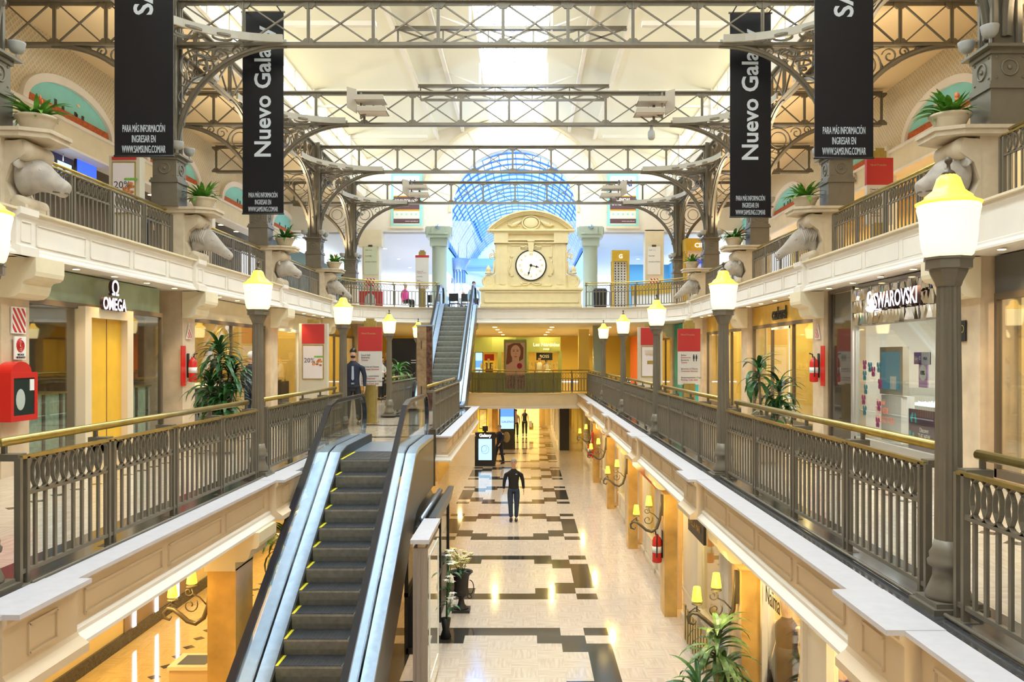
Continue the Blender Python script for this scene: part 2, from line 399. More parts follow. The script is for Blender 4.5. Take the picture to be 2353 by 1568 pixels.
# ---- pilasters and corbels of the mid level shop fronts
def corbel(mb, X, s, y0, y1, zt, drop=.56, out=.50):
    """corbel whose face steps out toward the void; s = direction of the void (+1/-1)"""
    k = drop/.56; o = out/.5
    pr = [(0, 0), (.50, 0), (.50, -.20), (.485, -.26), (.44, -.30), (.38, -.31), (.34, -.32), (.31, -.36), (.30, -.42), (.27, -.50), (.20, -.55), (.10, -.56), (0, -.56)]
    mb.prism([(p*o, q*k) for p, q in pr], (X, y0, zt), (s, 0, 0), (0, 0, 1), (0, 1, 0), y1-y0)
pil = MB(); cb = MB()
for s in (-1, 1):
    X = SX(s, 6.8)
    for g in G:
        y0, y1 = g-.05, g+.62
        pil.box(X, X+s*.9, y0, y1, zM-.04, hz(1.40))
        corbel(cb, X, -s, y0-.03, y1+.03, hz(1.385))
struct('trim_11', pil, mat('beige_marble', (.66, .52, .36), .35, noise=.14, scale=3)); struct('trim_12', cb, cream)
# ---- ground floor columns and corbels
pil = MB(); cb = MB(); pl = MB()
for y in GC:
    pil.box(2.62, 2.86, y, y+.5, 0, hz(-2.62)); corbel(cb, 2.62, -1, y-.03, y+.53, hz(-2.165), .36, .30)
for y in (4.6, 10.5, 16.4, 22.2, 28, 33.8):
    pl.box(-3.93, -3.58, y, y+.65, 0, hz(-2.62)); corbel(cb, -3.58, 1, y-.03, y+.68, hz(-2.165), .36, .30); cb.box(-3.96, -3.58, y-.02, y+.67, hz(-2.64), hz(-2.25))
golden = mat('golden_marble', (.70, .43, .12), .3, noise=.3, scale=2.2)
struct('trim_13', pil, golden); struct('trim_14', cb, cream); struct('trim_15', pl, golden)
# ---- ground floor walls
shopw = mat('warm_shop_wall', (.85, .68, .36), .6)
struct('wall_right', MB().box(4.7, 4.8, -3, 62, 0, hz(-2.15)), shopw)
struct('wall_left', MB().box(-7.1, -6.9, -3, 62, 0, hz(-2.15)), shopw)
struct('wall_far', MB().box(-8, 4.9, 61.8, 62, 0, hz(-2.15)), shopw)
struct('wall_near', MB().box(-14.5, 14, -3.4, -3.2, 0, hz(9)), creamw)
struct('baseboard_left', MB().box(-6.92, -6.86, 8, 30, 0, .22), granite)
# ---- mid level outer walls
struct('wall_left', MB().box(-10.6, -10.5, -3, 62, zM, hz(1.4)), cream)
struct('wall_right', MB().box(9.9, 10.0, -3, 62, zM, hz(1.4)), cream)
struct('wall_far', MB().box(-11, 10.5, 58, 58.2, zM, hz(1.4)), mat('amber_wall', (.82, .62, .18), .6))
for s in (-1, 1):
    mb = MB()
    for g in G: mb.box(SX(s, 7.6), SX(s, 10.3), g+.2, g+.4, zM, hz(1.4))
    struct('wall_left' if s < 0 else 'wall_right', mb, cream)
# ---- upper level walls: plain band, quilted wall above it, lunettes
def quilt():
    m = D.materials.new('quilted_plaster'); m.use_nodes = True; nt = m.node_tree; b = nt.nodes['Principled BSDF']
    tc = nt.nodes.new('ShaderNodeTexCoord'); sp = nt.nodes.new('ShaderNodeSeparateXYZ'); nt.links.new(tc.outputs['Object'], sp.inputs[0])
    M = lambda *a: math_node(nt, *a); k = 13.0
    y, z = sp.outputs[1], sp.outputs[2]
    a = M('PINGPONG', M('MULTIPLY', M('ADD', y, z), k), 1.0); c = M('PINGPONG', M('MULTIPLY', M('SUBTRACT', y, z), k), 1.0)
    h = M('MINIMUM', a, c)
    r = nt.nodes.new('ShaderNodeValToRGB'); r.color_ramp.elements[0].position = .08; r.color_ramp.elements[1].position = .4
    r.color_ramp.elements[0].color = (.86, .77, .56, 1); r.color_ramp.elements[1].color = (.70, .59, .42, 1)
    nt.links.new(h, r.inputs[0]); nt.links.new(r.outputs[0], b.inputs['Base Color'])
    bp = nt.nodes.new('ShaderNodeBump'); bp.inputs['Strength'].default_value = .9; bp.inputs['Distance'].default_value = .03; bp.invert = True
    nt.links.new(h, bp.inputs['Height']); nt.links.new(bp.outputs[0], b.inputs['Normal']); b.inputs['Roughness'].default_value = .8
    return m
qm = quilt()
for s in (-1, 1):
    nm = 'wall_left' if s < 0 else 'wall_right'; X = SX(s, 10.9)
    struct(nm, MB().box(X, X+s*.2, -3, 41, hz(5.82), hz(7.75)), qm)
    struct(nm, MB().box(X-s*.04, X+s*.2, -3, 41, hz(5.2), hz(5.82)), cream)
    tr = MB()
    tr.box(X-s*.10, X, -3, 41, hz(5.78), hz(5.86)); tr.box(X-s*.08, X+s*.5, -3, 41, hz(5.16), hz(5.22))
    for g in G: tr.box(X-s*.14, X+s*.15, g-.08, g+.22, zU, hz(6.02))
    struct('trim_16', tr, creamw)
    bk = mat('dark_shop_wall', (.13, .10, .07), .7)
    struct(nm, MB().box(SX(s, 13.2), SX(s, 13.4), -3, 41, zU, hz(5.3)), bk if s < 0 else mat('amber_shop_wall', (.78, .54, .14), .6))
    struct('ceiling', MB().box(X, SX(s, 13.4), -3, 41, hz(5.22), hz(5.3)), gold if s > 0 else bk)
    # arched mural in each bay
    for g in G[1:]:
        y = g+3.12; r = 1.95; hgt = .78
        arc = [(math.cos(t)*r, math.sin(t)*hgt) for t in [math.pi*i/24 for i in range(25)]]
        t_ = thing('lunette_mural', 'LUN', 'mural', (X, y, hz(5.86)))
        o = MB().prism(arc, (-s*.03, 0, 0), (0, -s, 0), (0, 0, 1), (s, 0, 0), .03).build('sky_panel', turq, t_)
        arc2 = [(math.cos(t)*r*.985, min(math.sin(t)*hgt, .20)) for t in [math.pi*i/24 for i in range(25)]]
        MB().prism(arc2, (-s*.045, 0, 0), (0, -s, 0), (0, 0, 1), (s, 0, 0), .016).build('brick_band', terra, t_)
        rr = random.Random(int(y*10)*s)
        for k in range(rr.randint(2, 5)):
            yy = rr.uniform(-1.0, 1.0); MB().box(-s*.05, -s*.035, yy, yy+.09, .19, .19+rr.uniform(.08, .17)).build('painted_figure', mat('figure_paint', (.08, .07, .07), .8), t_)
        cl = MB(); cl.ell((-s*.04, .35, .50), (.012, .10, .035)); cl.build('small_painted_cloud', mat('cloud_paint', (.85, .65, .45), .8), t_)
        ring = [(-s*.05, math.cos(t)*(r+.10), math.sin(t)*(hgt+.10)) for t in [math.pi*i/30 for i in range(31)]]
        MB().ribbon(ring, .14, .20, (1, 0, 0)).build('arched_frame', creamw, t_)
        side = 'left' if s < 0 else 'right'
        k = G.index(g)
        t_['label'] = 'turquoise lunette mural over a brick-red band, %s wall, %s' % (side, ['', 'nearest the viewer', 'second bay', 'third bay', 'fourth bay', 'fifth bay', 'farthest bay'][k]); t_['group'] = 'lunette murals'
# gallery ceilings
for s in (-1, 1):
    struct('ceiling', MB().box(SX(s, 7.25), SX(s, 11.1), -3, 41, hz(7.66), hz(7.75)), peach)
    # clerestory: sill band, posts, rails, pale glass
    X = SX(s, 7.2)
    struct('wall_left' if s < 0 else 'wall_right', MB().box(X, X+s*.15, -3, 41, hz(7.6), hz(8.15)), creamw)
    fr = MB(); y = -3
    while y < 41:
        fr.box(X-s*.02, X+s*.10, y, y+.09, hz(8.15), hz(9.6)); y += 1.5625
    fr.box(X-s*.03, X+s*.12, -3, 41, hz(8.12), hz(8.22)); fr.box(X-s*.02, X+s*.10, -3, 41, hz(8.85), hz(8.92)); fr.box(X-s*.05, X+s*.15, -3, 41, hz(9.5), hz(9.75))
    wn = struct('window_1' if s < 0 else 'window_2', fr, cream)
    gp = MB().box(X+s*.03, X+s*.04, -3, 41, hz(8.2), hz(9.5)).build('window_pane', glass, wn)
    po = MB()
    for g in G: po.box(X-s*.12, X+s*.2, g-.22, g+.22, hz(8.1), hz(9.7))
    struct('trim_17', po, creamw)
# ---- roof: sloped panels, beams, lantern
def rz_(xr): return 9.55+(7.2-abs(xr))*.29
for s in (-1, 1):
    pts = [(7.4, rz_(7.4)), (3.75, rz_(3.75)), (3.75, rz_(3.75)+.30), (2.55, rz_(2.55)+.30), (2.55, rz_(2.55)+.12), (1.27, rz_(1.27)+.12), (1.27, rz_(1.27)+.35), (7.4, rz_(7.4)+.5)]
    mb = MB(); mb.prism([(s*a, h) for a, h in pts], (XC, -3, E), (1,0,0), (0,0,1), (0,1,0), 44)
    struct('ceiling', mb, roofm)
    bm = MB()
    for xr in (3.75, 2.55):
        bm.box(XC+s*(xr-.07), XC+s*(xr+.07), -3, 41, hz(rz_(xr)-.12), hz(rz_(xr)+.02))
    for g in G: bm.box(XC+s*3.8, XC+s*7.3, g-.09, g+.09, hz(rz_(7.3)-.02)-.05, hz(rz_(7.3))+.06)
    struct('trim_18', bm, creamw)
    for k, g in enumerate(G[1:]):
        t_ = tag(MB().box(XC+s*7.1, XC+s*6.0, g+.1, g+.18, hz(9.0), hz(9.07)).build('fluorescent_batten', white), 'thin pale fluorescent batten on the %s clerestory post, bay %s from the camera' % ('left' if s < 0 else 'right', ['one', 'two', 'three', 'four', 'five', 'six'][k]), 'light', 'roof battens')
# glazed lantern: low barrel on the ridge
lr = MB(); lg = MB()
for i in range(15):
    y = -2.5+i*3.1
    pts = [(XC+1.35*math.cos(t), y, hz(11.45)+1.0*math.sin(t)) for t in [math.pi*k/14 for k in range(15)]]
    lr.ribbon(pts, .07, .07, (0, 1, 0)); lr.bar((XC-1.3, y, hz(11.45)), (XC+1.3, y+3.1, hz(11.45)), .035); lr.bar((XC+1.3, y, hz(11.45)), (XC-1.3, y+3.1, hz(11.45)), .035)
    lr.tube([(XC+.42*math.cos(t), y, hz(11.9)+.42*math.sin(t)) for t in [2*math.pi*k/16 for k in range(16)]], .02, 5, closed=True)
for t in (0, .5, 1, 1.57, 2.14, 2.64, 3.1416): lr.bar((XC+1.35*math.cos(t), -3, hz(11.45)+math.sin(t)), (XC+1.35*math.cos(t), 41, hz(11.45)+math.sin(t)), .04)
wn = struct('window_3', lr, mat('pale_blue_iron', (.42, .50, .62), .5))
arc = [(XC+1.37*math.cos(t), hz(11.45)+1.02*math.sin(t)) for t in [math.pi*k/14 for k in range(15)]]
MB().loft([[(x, -3, z) for x, z in arc], [(x, 41, z) for x, z in arc]], cap=False).build('lantern_glazing', glass, wn)
# secondary roof ties
for k, y in enumerate((14.7, 21, 27.2, 33)):
    t_ = thing('roof_tie_truss', 'slender iron tie truss under the roof ridge, number %s from the camera' % ['one', 'two', 'three', 'four'][k], 'truss', (XC, y, hz(10.0)), group='roof tie trusses')
    MB().box(-3.7, 3.7, -.09, .09, .42, .52).build('top_chord', metal, t_); MB().box(-3.6, 3.6, -.07, .07, -.10, -.03).build('bottom_chord', metal, t_)
    db = MB()
    for i in range(5):
        a = -3.6+i*1.44; db.bar((a, 0, -.06), (a+1.44, 0, .44), .045); db.bar((a, 0, .44), (a+1.44, 0, -.06), .045)
        db.bar((a, 0, -.06), (a, 0, .44), .05)
    db.build('lattice', metal, t_)
    for s in (-1, 1):
        st = MB(); st.bar((s*1.3, 0, .4), (s*1.3, 0, 1.5), .07); st.bar((s*1.3, 0, .5), (s*2.5, 0, .95), .05); st.build('strut', creamw, t_)
# ---- end wall with the round arch, outer arch moulding
YE = 41.0
ca = (-.6, hz(6.95)); ra = 3.0
def arch_wall(x0, x1, zb, zt, c, r, zbot):
    """wall with an arched hole; polygons left, right and above"""
    n = 20; mb = MB()
    L = [(x0, zb), (c[0]-r, zb), (c[0]-r, c[1])]+[(c[0]-r*math.cos(t), c[1]+r*math.sin(t)) for t in [math.pi/2*i/n for i in range(1, n+1)]]+[(c[0], zt), (x0, zt)]
    mb.prism(L, (0, YE, 0), (1,0,0), (0,0,1), (0,1,0), .4)
    Rr = [(x1, zb), (x1, zt), (c[0], zt)]+[(c[0]+r*math.cos(t), c[1]+r*math.sin(t)) for t in [math.pi/2*(n-i)/n for i in range(0, n)]]+[(c[0]+r, c[1]), (c[0]+r, zb)]
    mb.prism(Rr, (0, YE, 0), (1,0,0), (0,0,1), (0,1,0), .4)
    return mb
struct('wall_far', arch_wall(-11.6, 10.6, hz(6.05), hz(12), ca, ra, 0), creamw)
mo = MB()
for rr, w_ in ((ra+.08, .12), (ra+1.5, .12)):
    mo.ribbon([(ca[0]+rr*math.cos(t), YE-.03, ca[1]+rr*math.sin(t)) for t in [math.pi*i/40 for i in range(41)]], .10, w_, (0, 1, 0))
for i in range(1, 12):
    t = math.pi*i/12; mo.bar((ca[0]+(ra+.1)*math.cos(t), YE-.005, ca[1]+(ra+.1)*math.sin(t)), (ca[0]+(ra+1.5)*math.cos(t), YE-.005, ca[1]+(ra+1.5)*math.sin(t)), .03)
struct('trim_19', mo, cream)
struct('trim_20', MB().box(-7.9, -7.1, YE, YE+.7, zU, hz(6.1)).box(5.7, 6.6, YE, YE+.7, zU, hz(6.1)).box(-8.1, -6.95, YE-.05, YE+.7, hz(5.3), hz(6.1)), cream)
# side passages beyond: ceilings and walls
pc = mat('pale_ceiling', (.70, .70, .70), .7)
struct('ceiling', MB().box(-11.5, -4.3, YE+.4, 62, hz(5.95), hz(6.05)).box(3.2, 11, YE+.4, 62, hz(5.95), hz(6.05)), pc)
struct('wall_left', MB().box(-4.5, -4.3, YE+4, 62, hz(4.6), hz(6.05)), white)
struct('wall_right', MB().box(3.2, 3.4, YE+4, 62, hz(4.6), hz(6.05)), white)
bluew = mat('sky_blue_wall', (.12, .42, .68), .6)
struct('wall_right', MB().box(8.3, 8.5, YE, 58, zU, hz(5.4)).box(5.3, 8.4, 50, 50.2, zU, hz(5.4)), bluew)
struct('wall_left', MB().box(-11.4, -11.2, 36, 62, zU, hz(5.2)), mat('dark_green_wall', (.05, .10, .06), .5))
struct('wall_far', MB().box(-11.5, 11, 79, 79.2, zU, hz(8)), white)
struct('wall_left', MB().box(-7.6, -7.4, 62, 79, zU, hz(8)), white); struct('wall_right', MB().box(6.6, 6.8, 62, 79, zU, hz(8)), white)
# barrel vault of blue glass beyond the arch
vr = MB(); VX, VZ, VR = -.6, hz(6.6), 4.4
for i in range(26):
    y = YE+.9+i*1.35
    for d_ in (0, .16): vr.ribbon([(VX+VR*math.cos(t), y+d_, VZ+VR*math.sin(t)) for t in [math.pi*k/28 for k in range(29)]], .07, .07, (0, 1, 0))
for k in range(31):
    t = math.pi*k/30; vr.bar((VX+VR*math.cos(t), YE+.5, VZ+VR*math.sin(t)), (VX+VR*math.cos(t), 77, VZ+VR*math.sin(t)), .05, .07)
wn = struct('window_4', vr, mat('blue_grey_iron', (.10, .22, .42), .4))
arc = [(VX+(VR+.05)*math.cos(t), VZ+(VR+.05)*math.sin(t)) for t in [math.pi*k/24 for k in range(25)]]
MB().loft([[(x, YE+.45, z) for x, z in arc], [(x, 77.5, z) for x, z in arc]], cap=False).build('vault_glazing', vglass, wn)
# white inner gable with a smaller arch far behind
mb = MB(); YG = 66
def gable(x0, x1, z0, c, r, n=20):
    L = [(x0, z0), (c[0]-r, z0), (c[0]-r, c[1])]+[(c[0]-r*math.cos(math.pi/2*i/n), c[1]+r*math.sin(math.pi/2*i/n)) for i in range(1, n+1)]+[(c[0], hz(7.6)), (x0, hz(7.6))]
    mb.prism(L, (0, YG, 0), (1,0,0), (0,0,1), (0,1,0), .4)
    L = [(2*c[0]-a, b) for a, b in L]; mb.prism(L[::-1], (0, YG, 0), (1,0,0), (0,0,1), (0,1,0), .4)
gable(-7.4, 6.2, zU, (-4.6, hz(2.9)), 2.6)
struct('wall_far', mb, white)
for r in (2.75, 3.6): MB
mo = MB()
for rr in (2.7, 3.5): mo.ribbon([(-4.6+rr*math.cos(t), YG-.05, hz(2.9)+rr*math.sin(t)) for t in [math.pi*i/30 for i in range(31)]], .1, .12, (0, 1, 0))
mo.box(-5, 6, YG-.15, YG, hz(6.9), hz(7.05))
struct('trim_21', mo, mat('cool_white_trim', (.62, .68, .74), .6))
# round columns with block capitals in front of the side passages
for s, cx in ((-1, -4.05), (1, 2.95+.0)):
    t_ = thing('round_column', 'thick grey-green round column with a blocky capital, %s of the clock' % ('left' if s < 0 else 'right'), 'column', (cx, 39.6, zU))
    pm = mat('grey_green_paint', (.40, .46, .38), .4)
    MB().lathe([(.40, 0), (.40, .15), (.345, .2), (.335, 3.05), (.36, 3.1)], n=24).build('shaft', pm, t_)
    cp = MB(); cp.box(-.40, .40, -.40, .40, 3.08, 3.45); cp.box(-.55, .55, -.55, .55, 3.45, 3.95); cp.box(-.62, .62, -.3, .3, 3.62, 3.95); cp.box(-.3, .3, -.62, .62, 3.62, 3.95); cp.tube([(-.45, -.58, 3.62), (.45, -.58, 3.62)], .04)
    cp.build('capital', pm, t_); MB().ell((0, -.66, 3.92), (.12, .10, .10)).build('spotlight', steel, t_)
# ================================================================ ironwork: lamps, railings, columns, trusses
def side(s): return 'left' if s < 0 else 'right'
ORD = ['nearest', 'second', 'third', 'fourth', 'fifth', 'sixth', 'seventh']
# ---- street style lamp on the kerb
def make_lamp(label):
    t = thing('street_lamp', label, 'street lamp', (0, 0, 0), group='lamp posts along the railings')
    b = MB(); b.box(-.18, .18, -.18, .18, 0, .045); b.box(-.15, .15, -.15, .15, .045, .075); b.build('base_plate', metal, t)
    bell = [(.14, .075), (.145, .10), (.12, .16), (.098, .22), (.095, .27), (.125, .29), (.13, .32), (.115, .335), (.118, .37), (.10, .40), (.088, .46)]
    MB().lathe(bell, n=32).build('fluted_base', metal, t)
    MB().lathe([(.086, .45), (.086, .6), (.08, 1.4), (.072, 2.12), (.075, 2.14)], n=28, flute=.12, smooth=False).build('pole', metal, t)
    MB().lathe([(.08, 2.12), (.09, 2.15), (.12, 2.21), (.125, 2.23), (.15, 2.235), (.15, 2.29), (.16, 2.295), (.16, 2.31)], n=8, smooth=False).build('capital', metal, t)
    g = [(.125, 2.31), (.15, 2.33), (.165, 2.38), (.175, 2.46), (.178, 2.54), (.188, 2.60), (.196, 2.635), (.19, 2.66), (.17, 2.675)]
    MB().lathe(g, n=24).build('lamp_globe', lampg, t)
    c = [(.20, 2.655), (.205, 2.67), (.17, 2.685), (.15, 2.70), (.145, 2.715), (.10, 2.75), (.085, 2.79), (.072, 2.83), (.045, 2.855)]
    MB().lathe(c, n=24).build('cap', lampc, t)
    MB().lathe([(.05, 2.85), (.035, 2.875), (.014, 2.89), (.010, 2.92), (.024, 2.94), (.024, 2.955), (.006, 2.975)], n=12).build('finial', metald, t)
    return t
lp_pos = [(2.77, 5.6), (2.73, 11.83), (2.73, 17.9), (2.73, 24.1), (2.76, 30.6), (-3.80, 5.94), (-3.71, 11.78), (-3.70, 17.2), (-3.85, 23.9), (-3.72, 29.3)]
lab = ['tall lamp post on the right kerb, nearest and largest in view', 'lamp post on the right kerb in front of the dark dracaena', 'lamp post on the right kerb beside the red directory sign',
 'fourth lamp post from the viewer on the right kerb', 'farthest and smallest lamp post on the right kerb', 'lamp post cut by the left photo edge, base on the left kerb',
 'lamp post on the left kerb before the big potted plant', 'lamp post beside the dark-suited guard, behind the escalator', 'lamp post on the landing next to the directory sign', 'lamp post farthest on the landing, beside the upward escalator']
lamp0 = make_lamp(lab[0]); lamp0.location = (*lp_pos[0], zM); lamp0['_o'] = [*lp_pos[0], zM]
for p, l in list(zip(lp_pos, lab))[1:]: copy_tree(lamp0, (*p, zM), label=l)
# ---- railing run along a plan path; void on the left of the direction of travel
def railing(path, n, z, label, group, rings=.128, seg=14, hand=True, name='railing', tube_r=.033, post_w=.11, near=True):
    path = [Vector(p[:2]) for p in path]; L = plen(path)
    t = thing(name, label, 'railing', (path[0].x, path[0].y, z), group=group)
    def P(s_, h, off=0):
        a = sub(path, max(0, s_-.01), min(L, s_+.01)); d = (a[-1]-a[0]).normalized(); c = sub(path, s_, s_)[0]
        return Vector((c.x-d.y*off, c.y+d.x*off, z+h))
    def bar(mb, a, b, h, w, hh, off=0):
        pts = sub(path, a, b); pr = [(off-w/2, z+h-hh/2), (off+w/2, z+h-hh/2), (off+w/2, z+h+hh/2), (off-w/2, z+h+hh/2)]
        sweep(mb, pts, pr)
    if hand:
        hp = [P(s_, 1.04, -.13) for s_ in [L*i/(2 if len(path) == 2 else 24) for i in range(3 if len(path) == 2 else 25)]]
        MB().tube(hp, tube_r, 10).build('handrail', brass, t, world=True)
    cr = MB(); bar(cr, .02, L-.02, .93, .045, .025); cr.build('top_rail', brass, t, world=True)
    br = MB(); bar(br, 0, L, .10, .03, .03); br.build('bottom_rail', metal, t, world=True)
    if near and z < 5: MB().tube([P(0.02, .03, .09), P(L/2, .03, .09), P(L-.02, .03, .09)], .014, 6).build('conduit_pipe', metal, t, world=True)
    q = L/n
    for i in range(n+1):
        s_ = min(max(i*q, .05), L-.05); mb = MB()
        for ds in ((-.045, .045) if near else (0,)):
            a = P(min(max(s_+ds, 0), L), .0); b = P(min(max(s_+ds, 0), L), .93); d = P(min(s_+.02, L), 0)-P(max(s_-.02, 0), 0)
            mb.bar(a, b, .045, .035, up=d)
        d = (P(min(s_+.02, L), 0)-P(max(s_-.02, 0), 0)).normalized()
        mb.bar(P(s_, .93), P(s_, .93, -.17), post_w, .05); mb.bar(P(s_, .955, -.13), P(s_, 1.02, -.13), .03, .03, up=d)
        mb.bar(P(s_, .0, .07), P(s_, .0, -.07), .17 if near else .1, .025)
        mb.build('post', metal, t, world=True)
    for i in range(n):
        a, b = i*q+(.08 if near else .03), (i+1)*q-(.08 if near else .03); mb = MB()
        bar(mb, a, b, .66, .035, .022)
        if rings:
            k = max(2, int((b-a)/rings)); st = (b-a)/k
            for j in range(k):
                c = a+st*(j+.5); rr = st*.80
                pts = []
                for m_ in range(seg):
                    th = 2*math.pi*m_/seg; pts.append(P(min(max(c+rr*math.cos(th), a), b), .795+.125*math.sin(th)))
                d = (P(min(c+.05, L), 0)-P(max(c-.05, 0), 0)).normalized()
                mb.ribbon(pts, .03, .010, (-d.y, d.x, 0), closed=True)
            ks = k
            for j in range(ks+1):
                c = a+st*j
                if j in (0, ks): c = c+(.01 if j == 0 else -.01)
                dd = (P(min(c+.05, L), 0)-P(max(c-.05, 0), 0)).normalized(); mb.bar(P(c, .10), P(c, .66), .020, .032, up=dd)
        mb.build('baluster_panel', metal, t, world=True)
    return t
gr = 'mid level railings'
XR, XL = 2.73, -3.66
yr = [-.6, 5.6, 11.83, 17.9, 24.1, 30.6, 38.4]
for i in range(6):
    n = 5 if i == 5 else 4
    railing([(XR, yr[i]+.2), (XR, yr[i+1]-.2)], n, zM, 'brown iron railing on the right kerb, %s stretch between lamps' % ORD[i], gr, seg=16 if i < 3 else 10)
yl = [-.3, 5.94, 11.78, 17.1]
for i in range(3):
    railing([(XL, yl[i+1]-.2), (XL, yl[i]+.2)], 4, zM, 'brown iron railing on the left kerb, %s stretch between lamps' % ORD[i], gr, seg=16)
railing([(-1.93, 24.3), (-1.93, 17.75)], 6, zM, 'iron railing on the right edge of the escalator landing', gr, seg=10)
railing([(-3.78, 29.1), (-3.85, 24.1)], 4, zM, 'iron railing between two lamps beside the upward escalator', gr, seg=8)
bow2 = [(x, y+.12) for x, y in bow]
railing([(2.9, 38.75)]+bow2[1:-1]+[(-2.4, 38.5)], 7, zM, 'brass capped railing in front of the olive green perfume counter', gr, seg=8, near=False)
# upper level
gu = 'upper gallery railings'; hu = 6.86
for s in (1, -1):
    for i in range(6):
        a, b = G[i]+.62, G[i+1]-.45
        p = [(SX(s, hu), a), (SX(s, hu), b)]
        if s < 0: p = p[::-1]
        if i in (0, 5): continue
        railing(p, 4, zU, 'upper gallery railing on the %s, %s stretch between animal heads' % (side(s), ORD[i-1]), gu, seg=14 if i < 4 else 8, tube_r=.028)
off = .30
rR = [(2.55+(3.4+off)*math.cos(a), 31.6+(3.4+off)*math.sin(a)) for a in [math.pi/2*i/12 for i in range(13)]]
rL = [(-3.55-(3.4+off)*math.sin(a), 31.6+(3.4+off)*math.cos(a)) for a in [math.pi/2*i/12 for i in range(13)]]
railing([(rR[0][0], 31.2)]+rR+[(2.42, 35.3)], 6, zU, 'curved upper railing right of the clock, in front of the blue shop', gu, seg=10, near=False, tube_r=.028)
railing([(-3.75, 35.3)]+rL+[(rL[-1][0], 31.2)], 6, zU, 'curved upper railing left of the clock, by the escalator top', gu, seg=10, near=False, tube_r=.028)
# ---- parapet piers with shelf and console
PR = {}
def make_pier():
    t = thing('parapet_pier', 'P', 'pier', (0, 0, 0), group='stone parapet piers')     # local +x points to the void
    MB().box(-.28, .18, -.26, .42, 0, 1.02).box(-.30, .20, -.28, .44, 0, .10).build('fluted_pier', stone, t)
    sl = [(-.75, -.30), (.45, -.30), (.78, -.14), (.78, .40), (.45, .56), (-.75, .56)]
    m = MB().prism(sl, (0, 0, 1.02), (1,0,0), (0,1,0), (0,0,1), .07); m.prism([(x*1.04, (y-.13)*1.07+.13) for x, y in sl], (0, 0, 1.09), (1,0,0), (0,1,0), (0,0,1), .05)
    m.build('shelf_slab', stone, t)
    c = MB()
    c.tube([(.40, -.16, .86), (.40, .42, .86)], .145, 18)
    pr = [(.16, .98), (.40, .99), (.45, .80), (.26, .66), (.18, .42), (.26, .22), (.46, .10), (.46, .0), (.16, .0)]
    c.prism(pr, (0, -.10, 0), (1,0,0), (0,0,1), (0,1,0), .46)
    for y in (-.17, .37): c.prism([(p*1.02, q) for p, q in pr], (0, y, 0), (1,0,0), (0,0,1), (0,1,0), .06)
    c.tube([(.36, -.17, .12), (.36, .43, .12)], .11, 14)
    c.build('scroll_console', stone, t)
    return t
pier0 = None
def ringpts(c, ry, rz, n=14, tilt=0, skew=0):
    out = []
    for k in range(n):
        a = 2*math.pi*k/n; y = ry*math.cos(a); z = rz*math.sin(a)
        out.append((c[0]+z*math.sin(tilt), c[1]+y, c[2]+z*math.cos(tilt)))
    return out
def make_bull():
    t = thing('bull_head_sculpture', 'B', 'sculpture', (0, 0, 0), group='carved animal heads')
    S = [(0, .00, .22, .27, 0), (.10, .0, .23, .275, 0), (.22, .01, .22, .25, .15), (.34, .0, .20, .22, .3), (.46, -.04, .165, .185, .45), (.58, -.10, .12, .14, .55), (.68, -.15, .115, .125, .5), (.755, -.18, .118, .115, .5), (.80, -.20, .085, .085, .5)]
    b = MB(); b.loft([ringpts((x, 0, z), ry, rz, 16, tl) for x, z, ry, rz, tl in S])
    o = b.build('head', sculpt, t); sub_disp(o, .035, .16)
    for s in (-1, 1):
        e = MB(); e.loft([ringpts((.20, s*.18, .13), .03, .05, 8), [(p[0], p[1]+s*.10, p[2]-.01) for p in ringpts((.18, s*.18, .12), .045, .07, 8)], [(p[0], p[1]+s*.20, p[2]-.03) for p in ringpts((.16, s*.18, .12), .012, .02, 8)]]); e.build('ear', sculpt, t)
        h = MB(); h.tube([(.24, s*.12, .20), (.25, s*.20, .25), (.27, s*.22, .31)], [.035, .028, .010], 8); h.build('horn', sculpt, t)
        h = MB(); h.ell((.42, s*.150, .055), (.035, .022, .026)); h.build('eye', sculpt, t)
        h = MB(); h.ell((.765, s*.05, -.155), (.022, .02, .018)); h.build('nostril', mat('shadowed_stone_hollow', (.16, .14, .12), .8), t)
    c = MB()
    rr = random.Random(4)
    for k in range(46):
        a = rr.uniform(0, .32); y = rr.uniform(-.15, .15); c.ell((a+.06, y, .25-.25*a-y*y*2), (.035, .03, .025), 6, 4)
    c.build('curly_forelock', sculpt, t)
    MB().tube([(.60, -.085, -.215), (.70, -.09, -.225), (.775, -.05, -.225), (.79, 0, -.225), (.775, .05, -.225), (.70, .09, -.225), (.60, .085, -.215)], .012, 6).build('mouth_line', mat('shadowed_stone_hollow', (.16, .14, .12), .8), t)
    return t
def sub_disp(o, strength, size):
    m = o.modifiers.new('s', 'SUBSURF'); m.levels = 2; m.render_levels = 2
    tx = D.textures.get('carving') or D.textures.new('carving', 'CLOUDS'); tx.noise_scale = size
    d = o.modifiers.new('d', 'DISPLACE'); d.texture = tx; d.strength = strength; d.mid_level = .5
